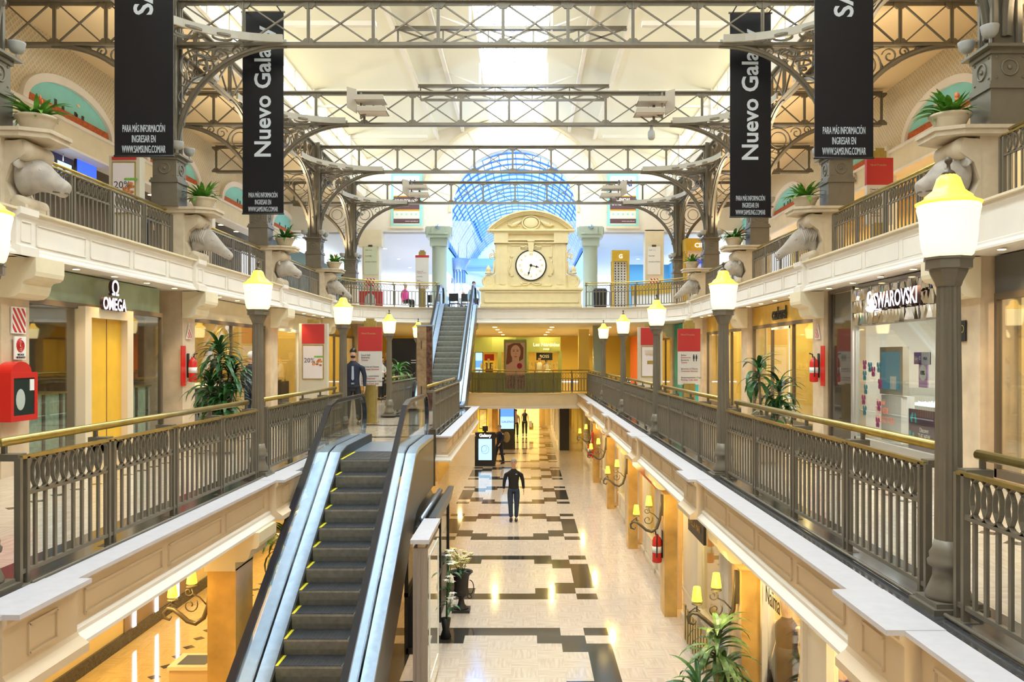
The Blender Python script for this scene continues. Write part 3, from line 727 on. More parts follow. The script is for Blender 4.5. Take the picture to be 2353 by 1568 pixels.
def make_horse():
    t = thing('horse_head_sculpture', 'H', 'sculpture', (0, 0, 0), group='carved animal heads')
    S = [(0, .02, .13, .30, 0), (.10, .05, .125, .28, .1), (.20, .06, .12, .24, .3), (.30, .03, .115, .21, .55), (.40, -.03, .10, .165, .7), (.50, -.10, .08, .125, .75), (.60, -.175, .068, .098, .75), (.68, -.235, .07, .09, .75), (.735, -.275, .062, .075, .75), (.76, -.30, .035, .04, .75)]
    b = MB(); b.loft([ringpts((x, 0, z), ry, rz, 16, tl) for x, z, ry, rz, tl in S])
    o = b.build('head', sculpt, t); sub_disp(o, .018, .2)
    for s in (-1, 1):
        e = MB(); e.tube([(.24, s*.075, .22), (.27, s*.09, .29), (.30, s*.085, .34)], [.035, .03, .006], 8); e.build('ear', sculpt, t)
        MB().ell((.41, s*.088, .035), (.032, .02, .022)).build('eye', sculpt, t)
        MB().ell((.725, s*.045, -.245), (.022, .018, .016)).build('nostril', mat('shadowed_stone_hollow', (.16, .14, .12), .8), t)
        MB().tube([(.66, s*.068, -.31), (.70, s*.06, -.335), (.74, s*.04, -.345)], .008, 5).build('mouth_line', mat('shadowed_stone_hollow', (.16, .14, .12), .8), t)
    mn = MB(); rr = random.Random(3)
    for k in range(16):
        x0 = .02+.016*k; s = 1 if k % 2 else -1; z0 = .33-.10*(x0/.3)**2
        mn.tube([(x0, s*.02, z0), (x0+.03, s*.10, z0-.08), (x0-.01, s*.14, z0-.20), (x0+.03+rr.uniform(-.02, .02), s*.145, z0-.33)], [.022, .026, .022, .006], 6)
    mn.build('mane', sculpt, t)
    return t
def make_pot(kind):
    t = thing('planter_bowl', 'pot', 'potted plant', (0, 0, 0), group='plants on the parapet shelves')
    MB().lathe([(.12, 0), (.15, .01), (.19, .06), (.235, .16), (.255, .20), (.28, .215), (.285, .24), (.27, .25), (.245, .24), (.23, .20)], n=24).build('bowl', stone, t)
    MB().lathe([(.23, .19), (.22, .215), (0.01, .22)], n=16).build('soil', wood, t)
    lf = MB(); rr = random.Random(kind)
    for k in range(54):
        a = rr.uniform(0, 2*math.pi); L = rr.uniform(.25, .58); up = rr.uniform(.45, 1.35)
        blade(lf, (0.04*math.cos(a), .04*math.sin(a), .2), a, L, .07+rr.uniform(0, .04), up, rr.uniform(.3, 1.1), 5)
    lf.build('leaves', leaf2 if kind % 2 else mat('mid_green_leaf', (.07, .22, .04), .4, noise=.5, scale=8), t)
    if kind % 3 == 0:
        fl = MB()
        for k in range(4):
            a = rr.uniform(0, 6.28); fl.ell((.1*math.cos(a), .1*math.sin(a), .40+rr.uniform(0, .15)), (.03, .012, .045), 6, 4)
        fl.build('blossoms', mat('orange_blossom', (.8, .22, .08), .5), t)
    return t
def blade(mb, p, a, L, w, el, droop, n=6):
    """arching leaf from p in heading a, elevation el, with droop"""
    d = Vector((math.cos(a), math.sin(a), 0)); sd = Vector((-math.sin(a), math.cos(a), 0)); q = Vector(p); vs = []; e = el; st = L/n
    for i in range(n+1):
        ww = w*max(.04, math.sin(math.pi*min(1, (i/n)*.86+.12)))*.5; c = Vector((0, 0, -.25*ww))
        vs += [q-sd*ww, q+c, q+sd*ww]; q = q+(d*math.cos(e)+Vector((0, 0, 1))*math.sin(e))*st; e -= droop*2.0/n
    fs = []
    for i in range(n): fs += [(i*3, i*3+1, i*3+4, i*3+3), (i*3+1, i*3+2, i*3+5, i*3+4)]
    mb.add(vs, fs)
pier0 = make_pier(); bull0 = make_bull(); horse0 = make_horse(); horse0.scale = (1.12, 1.05, 1.15); bull0.scale = (.86, 1.05, 1.08); pots = [make_pot(1), make_pot(2), make_pot(3)]
used = set()
def place(src, loc, rz, label):
    if src.name in used: return copy_tree(src, loc, rz, label)
    used.add(src.name); src.location = loc; src.rotation_euler = (0, 0, rz); src['label'] = label; src['_o'] = list(loc); return src
for s in (-1, 1):
    for i in range(2, 6):
        g = G[i]; X = SX(s, 6.92); rz = 0 if s < 0 else math.pi; dy = .0
        y = g+.1 if s < 0 else g+.26
        w_ = ORD[i-2]
        place(pier0, (X, y, zU), rz, 'stone parapet pier with shelf and scroll console, %s side, %s from the viewer' % (side(s), w_))
        hx = X-s*.22
        an = horse0 if i % 2 else bull0
        place(an, (hx, y+(.13 if s < 0 else -.13), hz(2.46 if i % 2 else 2.56)), rz, 'grey carved %s head on the %s parapet, %s from the viewer' % ('horse' if i % 2 else 'bull', side(s), w_))
        place(pots[i % 3], (X-s*.45, y+(.13 if s < 0 else -.13), zU+1.14), i*1.3, 'stone bowl of green leaves above the %s %s head, %s shelf' % (side(s), 'horse' if i % 2 else 'bull', w_))
# ---- iron columns with pedestals, curved brackets and scrolls
def bracket(t, d, rad=True, name='arch_bracket', reach=2.33):
    """arched bracket in the vertical plane along direction d (unit, plan)"""
    d = Vector((d[0], d[1], 0)); nrm = Vector((-d.y, d.x, 0)); z0 = 1.25
    P = lambda r, h: d*r+Vector((0, 0, h))
    arc = [P(.17+reach*(1-math.cos(a)), z0+2.22*math.sin(a)) for a in [math.pi/2*i/18 for i in range(19)]]
    m = MB(); m.ribbon(arc, .14, .045, nrm); m.ribbon(arc, .05, .12, nrm)
    o = m.build(name, metal, t)
    sc_ = MB()
    def rib(pts, w_=.022): sc_.ribbon([P(a, b) for a, b in pts], .045, w_, nrm)
    def circ(c, r, n=20): sc_.ribbon([P(c[0]+r*math.cos(2*math.pi*i/n), c[1]+r*math.sin(2*math.pi*i/n)) for i in range(n)], .045, .026, nrm, closed=True)
    circ((.58, 3.02), .36); circ((.60, 3.04), .22)
    rib(spiral((.36, 2.36), .19, .05, 2.2, 1.25)); rib(spiral((.30, 2.02), .11, .03, 1.2, 1.2)); rib(spiral((.27, 1.80), .07, .02, 3.6, 1.2))
    rib(spiral((1.12, 3.24), .17, .04, 3.0, -1.3)); rib(spiral((1.42, 3.33), .11, .03, 0, 1.2)); rib(spiral((1.72, 3.38), .07, .02, 0, 1.2))
    rib([(.2, 2.66), (.32, 2.58), (.5, 2.5), (.62, 2.62)]); rib([(.92, 3.12), (1.0, 2.98), (1.2, 3.02), (1.5, 3.22), (1.9, 3.36)]); rib([(.2, 3.40), (.4, 3.42), (.8, 3.38), (1.0, 3.43)])
    rib([(.15, 3.45), (reach+.17, 3.45)], .03)
    s2 = sc_.build('scrollwork', metal, o)
    return o
def make_column():
    t = thing('iron_column', 'C', 'column', (0, 0, 0), group='riveted iron columns')
    m = MB(); m.box(-.27, .27, -.27, .27, 0, .50); m.box(-.30, .30, -.30, .30, 0, .06); m.box(-.30, .30, -.30, .30, .50, .55); m.box(-.28, .28, -.28, .28, .55, .60); m.box(-.25, .25, -.25, .25, .60, 1.0); m.box(-.28, .28, -.28, .28, .98, 1.05); m.box(-.36, .36, -.36, .36, 1.05, 1.09)
    m.build('pedestal', metal, t)
    for a in range(4):
        ro = Matrix.Rotation(a*math.pi/2, 4, 'Z'); q = MB()
        q.tube([(.255+.0, .11*math.cos(k), .80+.11*math.sin(k)) for k in [2*math.pi*i/20 for i in range(20)]], .016, 6, closed=True); q.ell((.255, 0, .80), (.025, .035, .035), 8, 5)
        for yy in (-.18, .18):
            for zz in (.66, .94): q.ell((.255, yy, zz), (.015, .018, .018), 6, 4)
        q.xf(ro); q.build('medallion', metal, t)
    sh = MB(); sh.loft([[(x*k, y*k, z) for x, y in ((-1,-1),(1,-1),(1,1),(-1,1))] for z, k in ((1.09, .15), (2.4, .14), (3.45, .155), (4.5, .155))], smooth=False)
    for a in range(4):
        ro = Matrix.Rotation(a*math.pi/2, 4, 'Z'); q = MB()
        q.box(.13, .19, -.21, -.12, 1.09, 4.5); q.box(.13, .19, .12, .21, 1.09, 4.5); sh.join(q, ro)
    sh.build('shaft', metal, t)
    rv = MB()
    for a in range(4):
        ro = Matrix.Rotation(a*math.pi/2, 4, 'Z'); q = MB()
        for i in range(22):
            for yy in (-.165, .165): q.ell((.192, yy, 1.2+i*.15), (.010, .014, .014), 5, 3)
        rv.join(q, ro)
    rv.build('rivets', metal, t)
    for a in range(4):
        ro = Matrix.Rotation(a*math.pi/2+math.pi/4, 4, 'Z'); q = MB()
        q.lathe([(.01, 0), (.07, .02), (.105, .07), (.12, .15), (.12, .17), (.10, .16), (.01, .10)], c=(.43, 0, 1.17), n=16); q.tube([(.43, 0, 1.10), (.43, 0, 1.18)], .014, 6); q.bar((.43, 0, 1.10), (.2, 0, 1.08), .03)
        q.xf(ro); q.build('uplight_bowl', mat('grey_enamel', (.38, .38, .37), .35), t)
    for d in ((1,0), (-1,0), (0,1), (0,-1)): bracket(t, d)
    # curved plan braces just under the lower chord, towards the nave (+x local)
    for sy in (-1, 1):
        q = MB(); pts = [(2.45-2.3*math.sin(a), sy*(2.45-2.3*math.cos(a)), 3.56) for a in [math.pi/2*i/16 for i in range(17)]]
        q.ribbon(pts, .16, .05, (0, 0, 1)); o = q.build('curved_corner_brace', mat('pale_iron_paint', (.40, .37, .31), .4, .2), t)
        s_ = MB()
        for c, r in (((.62, .62), .36), ((.62, .62), .24), ((1.25, .34), .20), ((.34, 1.25), .20), ((1.66, .2), .10), ((.2, 1.66), .10)):
            s_.ribbon([(c[0]+r*math.cos(2*math.pi*i/18), sy*(c[1]+r*math.sin(2*math.pi*i/18)), 3.52) for i in range(18)], .045, .026, (0, 0, 1), closed=True)
        s_.build('scrollwork', metal, o)
    return t
col0 = make_column()
for s in (-1, 1):
    for i in range(2, 7):
        place(col0, (SX(s, 7.1), G[i], hz(3.16) if i < 6 else hz(3.10)), 0 if s < 0 else math.pi, 'riveted iron column with scrolled arch brackets, %s side, %s from the viewer' % (side(s), ORD[i-2]))
for s in (-1, 1): struct('trim_22', MB().box(SX(s, 7.4), SX(s, 6.8), G[6]-.3, G[6]+.3, zU, hz(3.10)), stone)
# ---- trusses
def truss(t, L, n, h=.98, depth=.10, x0=None, mid=True):
    """truss along local x from -L/2 to L/2, bottom chord at z 0"""
    a0 = -L/2 if x0 is None else x0; q = L/n
    MB().box(a0, a0+L, -depth, depth, 0, .03).box(a0, a0+L, -.012, .012, 0, .10).build('bottom_chord', metal, t)
    MB().box(a0, a0+L, -depth, depth, h-.035, h).box(a0, a0+L, -.012, .012, h-.11, h).build('top_chord', metal, t)
    for i in range(n+1):
        x = a0+i*q; m = MB(); m.box(x-.035, x+.035, -.02, .02, .03, h-.03); m.box(x-.008, x+.008, -.05, .05, .03, h-.03); m.build('vertical', metal, t)
        for zz, sg in ((.03, 1), (h-.03, -1)):
            g = MB(); g.prism([(-.15, 0), (.15, 0), (.15, sg*.06), (.07, sg*.14), (-.07, sg*.14), (-.15, sg*.06)], (x, -.03, zz), (1,0,0), (0,0,1), (0,1,0), .06); g.build('gusset_plate', metal, t)
        if i < n:
            MB().bar((x+.1, -.02, .09), (x+q-.1, -.02, h-.09), .03, .042, up=(0,1,0)).build('diagonal_brace', metal, t)
            MB().bar((x+.1, .02, h-.09), (x+q-.1, .02, .09), .03, .042, up=(0,1,0)).build('diagonal_brace', metal, t)
tr0 = thing('roof_truss', 'wide iron lattice truss across the nave, nearest and highest in view', 'truss', (XC, G[3], hz(6.60)), group='lattice trusses across the nave')
truss(tr0, 13.8, 10)
for i, l in ((2, 'iron lattice truss across the nave just beyond the upper photo edge'), (4, 'second wide iron lattice truss, the one carrying box floodlights'), (5, 'third wide iron lattice truss across the nave'), (6, 'fourth wide iron lattice truss, lowest in view above the clock')):
    copy_tree(tr0, (XC, G[i], hz(6.60)), label=l)
ot = None
for s in (-1, 1):
    for i in range(2, 7):
        l = 'short lattice truss over the %s upper gallery, %s from the viewer' % (side(s), ORD[i-2])
        loc = (SX(s, 9.0), G[i], hz(6.60))
        if ot is None: ot = thing('gallery_truss', l, 'truss', loc, group='lattice trusses over the galleries'); truss(ot, 3.3, 3)
        else: copy_tree(ot, loc, label=l)
lt = None
for s in (-1, 1):
    for i in range(2, 6):
        l = 'lengthwise lattice girder on the %s column row, %s bay' % (side(s), ORD[i-2])
        loc = (SX(s, 7.1), (G[i]+G[i+1])/2, hz(6.60))
        if lt is None: lt = thing('lattice_girder', l, 'girder', loc, R(90), 'lengthwise lattice girders'); truss(lt, 5.7, 5)
        else: copy_tree(lt, loc, R(90), label=l)
# ================================================================ escalators
def escalator(name, label, xc, hw, rail, y0, z0, y1, z1, fl0, fl1, yedge, deck_out):
    t = thing(name, label, 'escalator', (xc, y0, z0))
    sl = (z1-z0)/(y1-y0); L = lambda x: x-xc
    def zl(y):
        e = .5
        if y < y0: return z0
        if y > y1: return z1
        return z0+(y-y0)*sl
    n = round((z1-z0)/.205); run = (y1-y0)/n; rise = (z1-z0)/n
    for i in range(-2, n+3):
        if i < 0: ya, za = y0+i*run, z0
        elif i >= n: ya, za = y0+i*run, z1
        else: ya, za = y0+i*run, z0+(i+1)*rise
        rs = MB(); zb = za-rise-.02 if 0 <= i < n else za-.06
        prof = [(ya+.035, zb), (ya+.012, zb+(za-zb)*.4), (ya, za-.035), (ya+.006, za-.008), (ya+run+.05, za-.008), (ya+run+.05, zb)]
        rs.prism(prof, (xc-hw, 0, 0), (0,1,0), (0,0,1), (1,0,0), 2*hw)
        o = rs.build('step', step if yedge else mat('grey_escalator_step', (.27, .28, .26), .5, .2, noise=.15, scale=15), t, world=True)
        tr = MB(); nr = 18
        tr.box(xc-hw+.01, xc+hw-.01, ya+.006, ya+run+.04, za-.008, za-.003)
        for k in range(nr):
            x = xc-hw+.02+(2*hw-.04)*k/(nr-1); tr.box(x-.008, x+.008, ya+.006, ya+run+.04, za-.004, za)
        q = tr.build('tread', stept if yedge else mat('grey_escalator_tread', (.16, .17, .16), .5, .2), None); Lz = t['_o']
        for v in q.data.vertices: v.co.x -= Lz[0]; v.co.y -= Lz[1]; v.co.z -= Lz[2]
        q.parent = o; CH.setdefault(o.name, []).append(q)
        if yedge:
            e = MB().box(xc-hw, xc-hw+.035, ya+.002, ya+run, za-.003, za+.002).build('yellow_edge_stripe', yellow, None)
            for v in e.data.vertices: v.co.x -= Lz[0]; v.co.y -= Lz[1]; v.co.z -= Lz[2]
            e.parent = o
    ya, yb = y0-fl0, y1+fl1
    line = lambda off: [(ya, z0+off), (y0-.25, z0+off), (y0+.2, z0+off+.2*sl*.55), (y1-.2, z1+off-.2*sl*.55), (y1+.25, z1+off), (yb, z1+off)]
    def band(nm, xa, xb, o0, o1, m, pa=None):
        mb = MB(); lo, hi = line(o0), line(o1)
        rings = [[(xa, l[0], l[1]), (xb, l[0], l[1]), (xb, h[0], h[1]), (xa, h[0], h[1])] for l, h in zip(lo, hi)]
        mb.loft(rings, smooth=False); return mb.build(nm, m, t, world=True)
    for s in (-1, 1):
        band('skirt', xc+s*hw, xc+s*(hw+.025), -.25, .16, black)
        band('inner_deck', xc+s*(hw+.025), xc+s*(rail-.02), .10, .16, steel)
        band('outer_deck', xc+s*(rail+.02), xc+s*(rail+deck_out), .06, .14, steel)
        band('side_cladding', xc+s*(rail+deck_out-.03), xc+s*(rail+deck_out), -.85, .07, mat('dark_cladding', (.05, .055, .06), .3))
        # glass with rounded ends
        zt = .86; r = .36; pr = line(zt); lo = line(.13)
        endb = [(yb+(r)*math.sin(a), z1+zt-r+r*math.cos(a)) for a in [math.pi*i/12 for i in range(13)]]
        enda = [(ya-(r)*math.sin(a), z0+zt-r-r*math.cos(a)) for a in [math.pi*i/12 for i in range(13)]]
        poly = [(a, b) for a, b in pr]+endb+[(a, b) for a, b in lo[::-1]]+enda
        g = MB().prism(poly, (xc+s*rail-.006, 0, 0), (0,1,0), (0,0,1), (1,0,0), .012).build('glass_balustrade', glass, t, world=True)
        rp_ = [(xc+s*rail, a, b+.05) for a, b in pr]
        endb = [(xc+s*rail, yb+(r+.05)*math.sin(a), z1+zt-r+(r+.05)*math.cos(a)) for a in [math.pi*i/14 for i in range(1, 14)]]
        enda = [(xc+s*rail, ya-(r+.05)*math.sin(a), z0+zt-r-(r+.05)*math.cos(a)) for a in [math.pi*i/14 for i in range(1, 14)]]
        MB().ribbon(enda+rp_+endb, .085, .05, (1, 0, 0)).build('handrail', rubber, t, world=True)
        MB().ribbon([(a, b, c-.035) for a, b, c in rp_], .05, .02, (1, 0, 0)).build('handrail_guide', steel, t, world=True)
    band('under_casing', xc-(rail+deck_out-.04), xc+(rail+deck_out-.04), -.9, -.82, mat('dark_cladding', (.05, .055, .06), .3))
    for (y, z) in ((y1+fl1*.45, z1), (y0-fl0*.4, z0)):
        MB().box(xc-hw, xc+hw, y-.4 if y > y1 else y-.9, y+1.3 if y > y1 else y+.2, z-.01, z+.012).build('comb_plate', steel, t, world=True)
    return t
escalator('escalator', 'dark escalator coming down towards the viewer, glass balustrades, yellow step edges', -2.61, .40, .62, 8.42, .02, 14.15, hz(-1.66), 1.2, 2.45, True, .18)
escalator('escalator', 'grey escalator rising to the upper gallery left of the clock', -2.86, .45, .68, 28.1, hz(-1.68), 34.75, hz(2.02), 1.0, 1.2, False, .14)
t = thing('stone_clad_post', 'narrow brown stone-clad post at the foot of the upward escalator', 'post', (-3.22, 26.5, zM))
MB().box(-.17, .12, -.1, .1, 0, 2.62).build('stone_shaft', mat('brown_stone', (.30, .20, .11), .25, noise=.35, scale=6), t)
MB().box(.12, .30, -.1, .1, 0, 2.60).build('red_marble_shaft', mat('red_brown_marble', (.10, .045, .03), .2, noise=.7, scale=9), t)
MB().box(-.2, .33, -.13, .13, 2.60, 2.65).build('metal_cap', steel, t)
for z in (.5, 1.9): MB().box(-.05, -.02, -.105, -.09, z, z+.25).build('slot', black, t)
# ================================================================ banners
def banner(x, y, zb, w, hgt, label, big, bigsize, bigz):
    t = thing('hanging_banner', label, 'banner', (x, y, hz(zb)), group='black hanging banners')
    m = MB(); m.box(-w/2, w/2, -.008, .008, 0, hgt); m.build('banner_cloth', mat('black_banner_cloth', (.006, .006, .010), .42, spec=.35), t)
    MB().tube([(-w/2-.01, 0, .012), (w/2+.01, 0, .012)], .018, 8).build('bottom_rod', mat('black_rod', (.02, .02, .025), .4), t)
    MB().tube([(-w/2-.03, 0, hgt), (w/2+.03, 0, hgt)], .022, 8).build('top_rod', metald, t)
    for xx in (-w/2+.05, w/2-.05): MB().bar((xx, 0, hgt), (xx, -(y-(11.95 if y < 15 else 18.2)), hgt+.0), .025).build('hanger_arm', metald, t)
    bl = mat('banner_lettering', (.62, .68, .76), .5)
    for i, s_ in enumerate(('WWW.SAMSUNG.COM/AR', 'INGRESAR EN', 'PARA MÁS INFORMACIÓN')):
        text(s_, .155, bl, 'lettering', t, FACE(0, -.012, .06+i*.155), sx=.35 if i != 1 else .38)
    text(big, bigsize, bl, 'lettering', t, frame_M((.13 if bigsize < .5 else .16, -.012, bigz), (0,0,1), (-1,0,0)), align='LEFT', bold=bigsize*.02)
    return t
for x, y, zb, w, hgt, l, b, bs, bz in (
    (-5.74, 12.8, 3.0, .88, 4.55, 'black hanging banner at far left, only the letter S above its small print', 'SAMSUNG', .40, 2.12),
    (-5.79, 18.75, 3.13, .90, 4.45, 'black hanging banner reading Nuevo Galaxy, left side', 'Nuevo Galaxy', .50, 1.24),
    (4.92, 18.75, 3.06, .90, 4.5, 'black hanging banner reading Nuevo Galaxy, right side', 'Nuevo Galaxy', .50, 1.24),
    (4.76, 12.8, 2.97, .88, 4.55, 'black hanging banner towards the right, only the letter S above its small print', 'SAMSUNG', .40, 2.12)):
    banner(x, y, zb, w, hgt, l, b, bs, bz)
# ================================================================ clock tower
CX_, CY_ = .18, 35.25
t = thing('clock_tower', 'honey coloured stone clock aedicule with scrolls and curved pediment on the far gallery', 'clock', (CX_, CY_, zU+.02))
b = MB(); b.box(-2.06, 2.06, -.25, .6, 0, .70); b.box(-2.14, 2.14, -.32, .65, .70, .76); b.box(-2.11, 2.11, -.29, .62, .76, .80); b.box(-2.1, 2.1, -.29, .62, 0, .09); b.box(-2.08, 2.08, -.27, .6, .09, .14)
b.build('plinth', clockst, t)
fr = MB()
for x0, x1, z0, z1, w in ((-1.90, 1.94, .2, .62, .04),): 
    for z in (z0, z1): fr.box(x0, x1, -.29, -.24, z-w/2, z+w/2)
    for x in (x0, x1): fr.box(x-w/2, x+w/2, -.29, -.24, z0, z1)
fr.build('plinth_panel_frame', clockst, t)
b = MB(); b.box(-1.48, 1.48, -.1, .5, .80, 3.16); 
for s in (-1, 1): b.box(s*.98, s*1.42, -.16, .1, .80, 2.85); b.box(s*.94, s*1.46, -.19, .1, .80, .87)
b.build('body', clockst, t)
fr = MB()
for s in (-1, 1):
    for x in (1.06, 1.28): fr.box(s*x-.015, s*x+.015, -.18, -.15, .95, 2.55)
    for z in (.95, 2.55): fr.box(s*1.06, s*1.28, -.18, -.15, z-.015, z+.015)
z0, z1, xx = .90, 2.56, .85                                    # eared frame round the dial
out = [(-xx,z0),(-.42,z0),(-.42,z0+.12),(.42,z0+.12),(.42,z0),(xx,z0),(xx,1.30),(xx-.12,1.30),(xx-.12,2.08),(xx,2.08),(xx,z1),(.42,z1),(.42,z1-.12),(-.42,z1-.12),(-.42,z1),(-xx,z1),(-xx,2.08),(-xx+.12,2.08),(-xx+.12,1.30),(-xx,1.30)]
for k in range(len(out)): a, c = out[k], out[(k+1) % len(out)]; fr.bar((a[0], -.12, a[1]), (c[0], -.12, c[1]), .035, .05)
fr.build('panel_mouldings', clockst, t)
en = MB()
for z, o, h in ((2.63, .03, .05), (2.74, .06, .05), (3.02, .05, .05), (3.07, .10, .05), (3.12, .16, .05)): en.box(-1.48-o, 1.48+o, -.16-o, .5+o, z, z+h)
for s in (-1, 1): en.box(s*.94, s*1.52, -.24, .3, 2.63, 3.13)
en.build('entablature', clockst, t)
arc = [(-1.72*math.cos(a), 3.17+.80*math.sin(a)) for a in [math.pi*i/30 for i in range(31)]]
# segmental pediment
Rr = (1.72**2+.72**2)/(2*.72); cz = 3.17+.72-Rr; am = math.asin(1.72/Rr)
arc = [(Rr*math.sin(-am+2*am*i/30), cz+Rr*math.cos(-am+2*am*i/30)) for i in range(31)]
pd = MB(); pd.prism([(x, z) for x, z in arc], (0, -.05, 0), (1,0,0), (0,0,1), (0,1,0), .5)
for k, o in enumerate((0, .05, .10)): pd.ribbon([(x*(1-.012*k), -.10-.08*(2-k)/2, z-.06*k+.06) for x, z in arc], .30-.06*k, .06, (0,1,0))
pd.box(-1.80, 1.80, -.30, .5, 3.13, 3.19)
pd.build('pediment', clockst, t)
ct = MB(); ct.ell((0, -.13, 3.48), (.30, .06, .22), 20, 10)
ct.tube([(.36*math.cos(a), -.13, 3.48+.27*math.sin(a)) for a in [2*math.pi*i/24 for i in range(24)]], .035, 6, closed=True)
for s in (-1, 1): ct.tube([(x*s, -.12, z) for x, z in [(.38, 3.58), (.5, 3.50), (.62, 3.42), (.8, 3.36), (.95, 3.42)]], [.03, .06, .09, .06, .02], 6)
rr = random.Random(2)
for s in (-1, 1):
    for k in range(16): ct.ell((s*rr.uniform(.45, .95), -.12, 3.36+rr.uniform(0, .10)), (.04, .03, .03), 6, 4)
ct.build('cartouche_carving', clockst, t)
ks = MB(); ks.prism([(-.09, 2.28), (.09, 2.28), (.14, 2.72), (-.14, 2.72)], (0, -.22, 0), (1,0,0), (0,0,1), (0,1,0), .1); ks.box(-.15, .15, -.25, -.1, 2.70, 2.76)
ks.build('keystone', clockst, t)
og = MB()
for s in (-1, 1):
    og.tube([(s*(.87+.04*math.sin(k)), -.13, 1.35+.10*k) for k in range(7)], .03, 6)
    og.tube([(s*x, -.13, z) for x, z in [(.42, 2.50), (.3, 2.46), (.2, 2.52), (.12, 2.46)]], .03, 6)
    og.tube([(s*x, -.13, z) for x, z in [(.05, .98), (.2, .92), (.35, .93), (.42, 1.0)]], .03, 6)
og.build('carved_garlands', clockst, t)
for s in (-1, 1):
    v = MB(); v.tube([(s*x, .05, z) for x, z in [(1.74+a, 1.10+b) for a, b in spiral((0, 0), .27, .05, -1.2, 1.6, 34)]], .055, 8)
    v.tube([(s*1.50, .05, 1.9), (s*1.52, .05, 1.6), (s*1.55, .05, 1.42), (s*1.68, .05, 1.38)], .06, 8); v.prism([(s*1.46, .82), (s*1.95, .82), (s*1.98, 1.0), (s*1.85, 1.30), (s*1.46, 1.36)], (0, .0, 0), (1,0,0), (0,0,1), (0,1,0), .10)
    v.build('volute', clockst, t)
    v = MB(); v.lathe([(.13, 1.38), (.14, 1.44), (.09, 1.47), (.12, 1.52), (.10, 1.62), (.03, 1.72), (.01, 1.74)], c=(s*1.76, .05, 0), n=12); v.build('finial', clockst, t)
    v = MB(); v.tube([(s*x, 0, z) for x, z in [(1.60+a, 2.12+b) for a, b in spiral((0, 0), .13, .03, -1.3, 1.5, 24)]], .03, 6); v.tube([(s*1.48, 0, 1.95), (s*1.50, 0, 2.2), (s*1.55, 0, 2.36), (s*1.62, 0, 2.40)], .03, 6); v.build('side_scroll', clockst, t)
dz = 1.72; dr = .62
def disc(r, y, th, n=48): return MB().prism([(r*math.cos(2*math.pi*i/n), r*math.sin(2*math.pi*i/n)) for i in range(n)], (0, y, dz), (1,0,0), (0,0,1), (0,1,0), th)
dial = disc(dr, -.13, .04).build('dial', mat('lit_clock_dial', (1, .93, .72), .4, emit=.35, ec=(1, .9, .62)), t)
MB().tube([(dr*math.cos(a), -.14, dz+dr*math.sin(a)) for a in [2*math.pi*i/48 for i in range(48)]], .03, 6, closed=True).build('rim', black, t)
mk = MB()
for i in range(60):
    a = 2*math.pi*i/60; r = .565; s_ = .012 if i % 5 else .018; mk.box(r*math.sin(a)-s_/2, r*math.sin(a)+s_/2, -.137, -.13, dz+r*math.cos(a)-s_/2, dz+r*math.cos(a)+s_/2)
mk.build('minute_dots', black, dial)
nums = ['XII', 'I', 'II', 'III', 'IIII', 'V', 'VI', 'VII', 'VIII', 'IX', 'X', 'XI']
nm = mat('gold_numerals', (.45, .26, .05), .5)
for i, q in enumerate(nums):
    a = math.pi*i/6; r = .40; rot = Matrix.Rotation(-a, 4, 'Z')
    text(q, .155, nm, 'numeral', dial, FACE(0, -.134, dz) @ rot @ Matrix.Translation((0, r, 0)), sx=.78)
def hand(L, a, w):
    m = MB(); rot = Matrix.Translation((0, 0, dz)) @ Matrix.Rotation(a, 4, 'Y')
    m.prism([(-w*.3, -.04), (w*.3, -.04), (w*.4, L*.55), (w*1.3, L*.62), (w*.8, L*.72), (w*.5, L*.78), (0, L), (-w*.5, L*.78), (-w*.8, L*.72), (-w*1.3, L*.62), (-w*.4, L*.55)], (0, -.155, 0), (1,0,0), (0,0,1), (0,1,0), .012); m.xf(rot); return m
mh = hand(.50, R(196), .035); mh.build('minute_hand', black, t); hand(.36, R(104), .045).build('hour_hand', black, t)
disc(.06, -.165, .03, 16).build('hub', black, t)
# ================================================================ signs
def fsign(name, label, o, facing, w, h, m, cat='sign', group=None, th=.02):
    """flat sign; local x to the reader's right, local z up, reader at -y"""
    rz = {'y': 0, 'r': R(-90), 'l': R(90)}[facing]
    t = thing(name, label, cat, o, rz, group)
    MB().box(-w/2, w/2, -th, 0, 0, h).build('panel', m, t); return t
def tx(t, s_, size, m, x, z, align='CENTER', sx=1, y=-.024, bold=0): return text(s_, size, m, 'lettering', t, FACE(x, y, z), align=align, sx=sx, depth=.002, bold=bold)
def directory(label, loc, rz, lines, red_head=True, top='Nivel Posadas'):
    t = thing('directory_sign', label, 'sign', loc, rz, 'directory signs')
    b = MB(); b.box(-.15, .15, -.10, .10, 0, .95)
    for k in range(6): b.box(-.13+k*.05, -.11+k*.05, -.115, -.10, .03, .95)
    b.box(-.2, .2, -.15, .15, 0, .03); b.build('brass_pedestal', brass, t)
    MB().box(-.29, .29, -.05, .05, .92, 2.35).build('white_board', mat('sign_white', (.66, .63, .60), .5), t)
    MB().box(-.295, .295, -.055, .055, 1.80 if red_head else 2.3, 2.40).build('red_header', redm, t)
    c = MB(); c.box(-.15, .15, -.045, .045, 2.40, 2.56); c.box(-.10, .10, -.05, .05, 2.56, 2.62)
    for k in range(4): c.box(-.09+k*.05, -.07+k*.05, -.055, -.045, 2.43, 2.54)
    c.build('brass_crest', brass, t)
    tx(t, top, .065, mat('gold_lettering', (.55, .33, .12), .5), -.22, 2.22, 'LEFT', y=-.058)
    z = 1.68; dk = mat('dark_lettering', (.05, .04, .05), .6)
    for s_, r_ in lines:
        if s_ == '': z -= .10; continue
        tx(t, s_, .058, redm if r_ else dk, -.22, z, 'LEFT', y=-.053); z -= .068 if r_ else .062
    return t
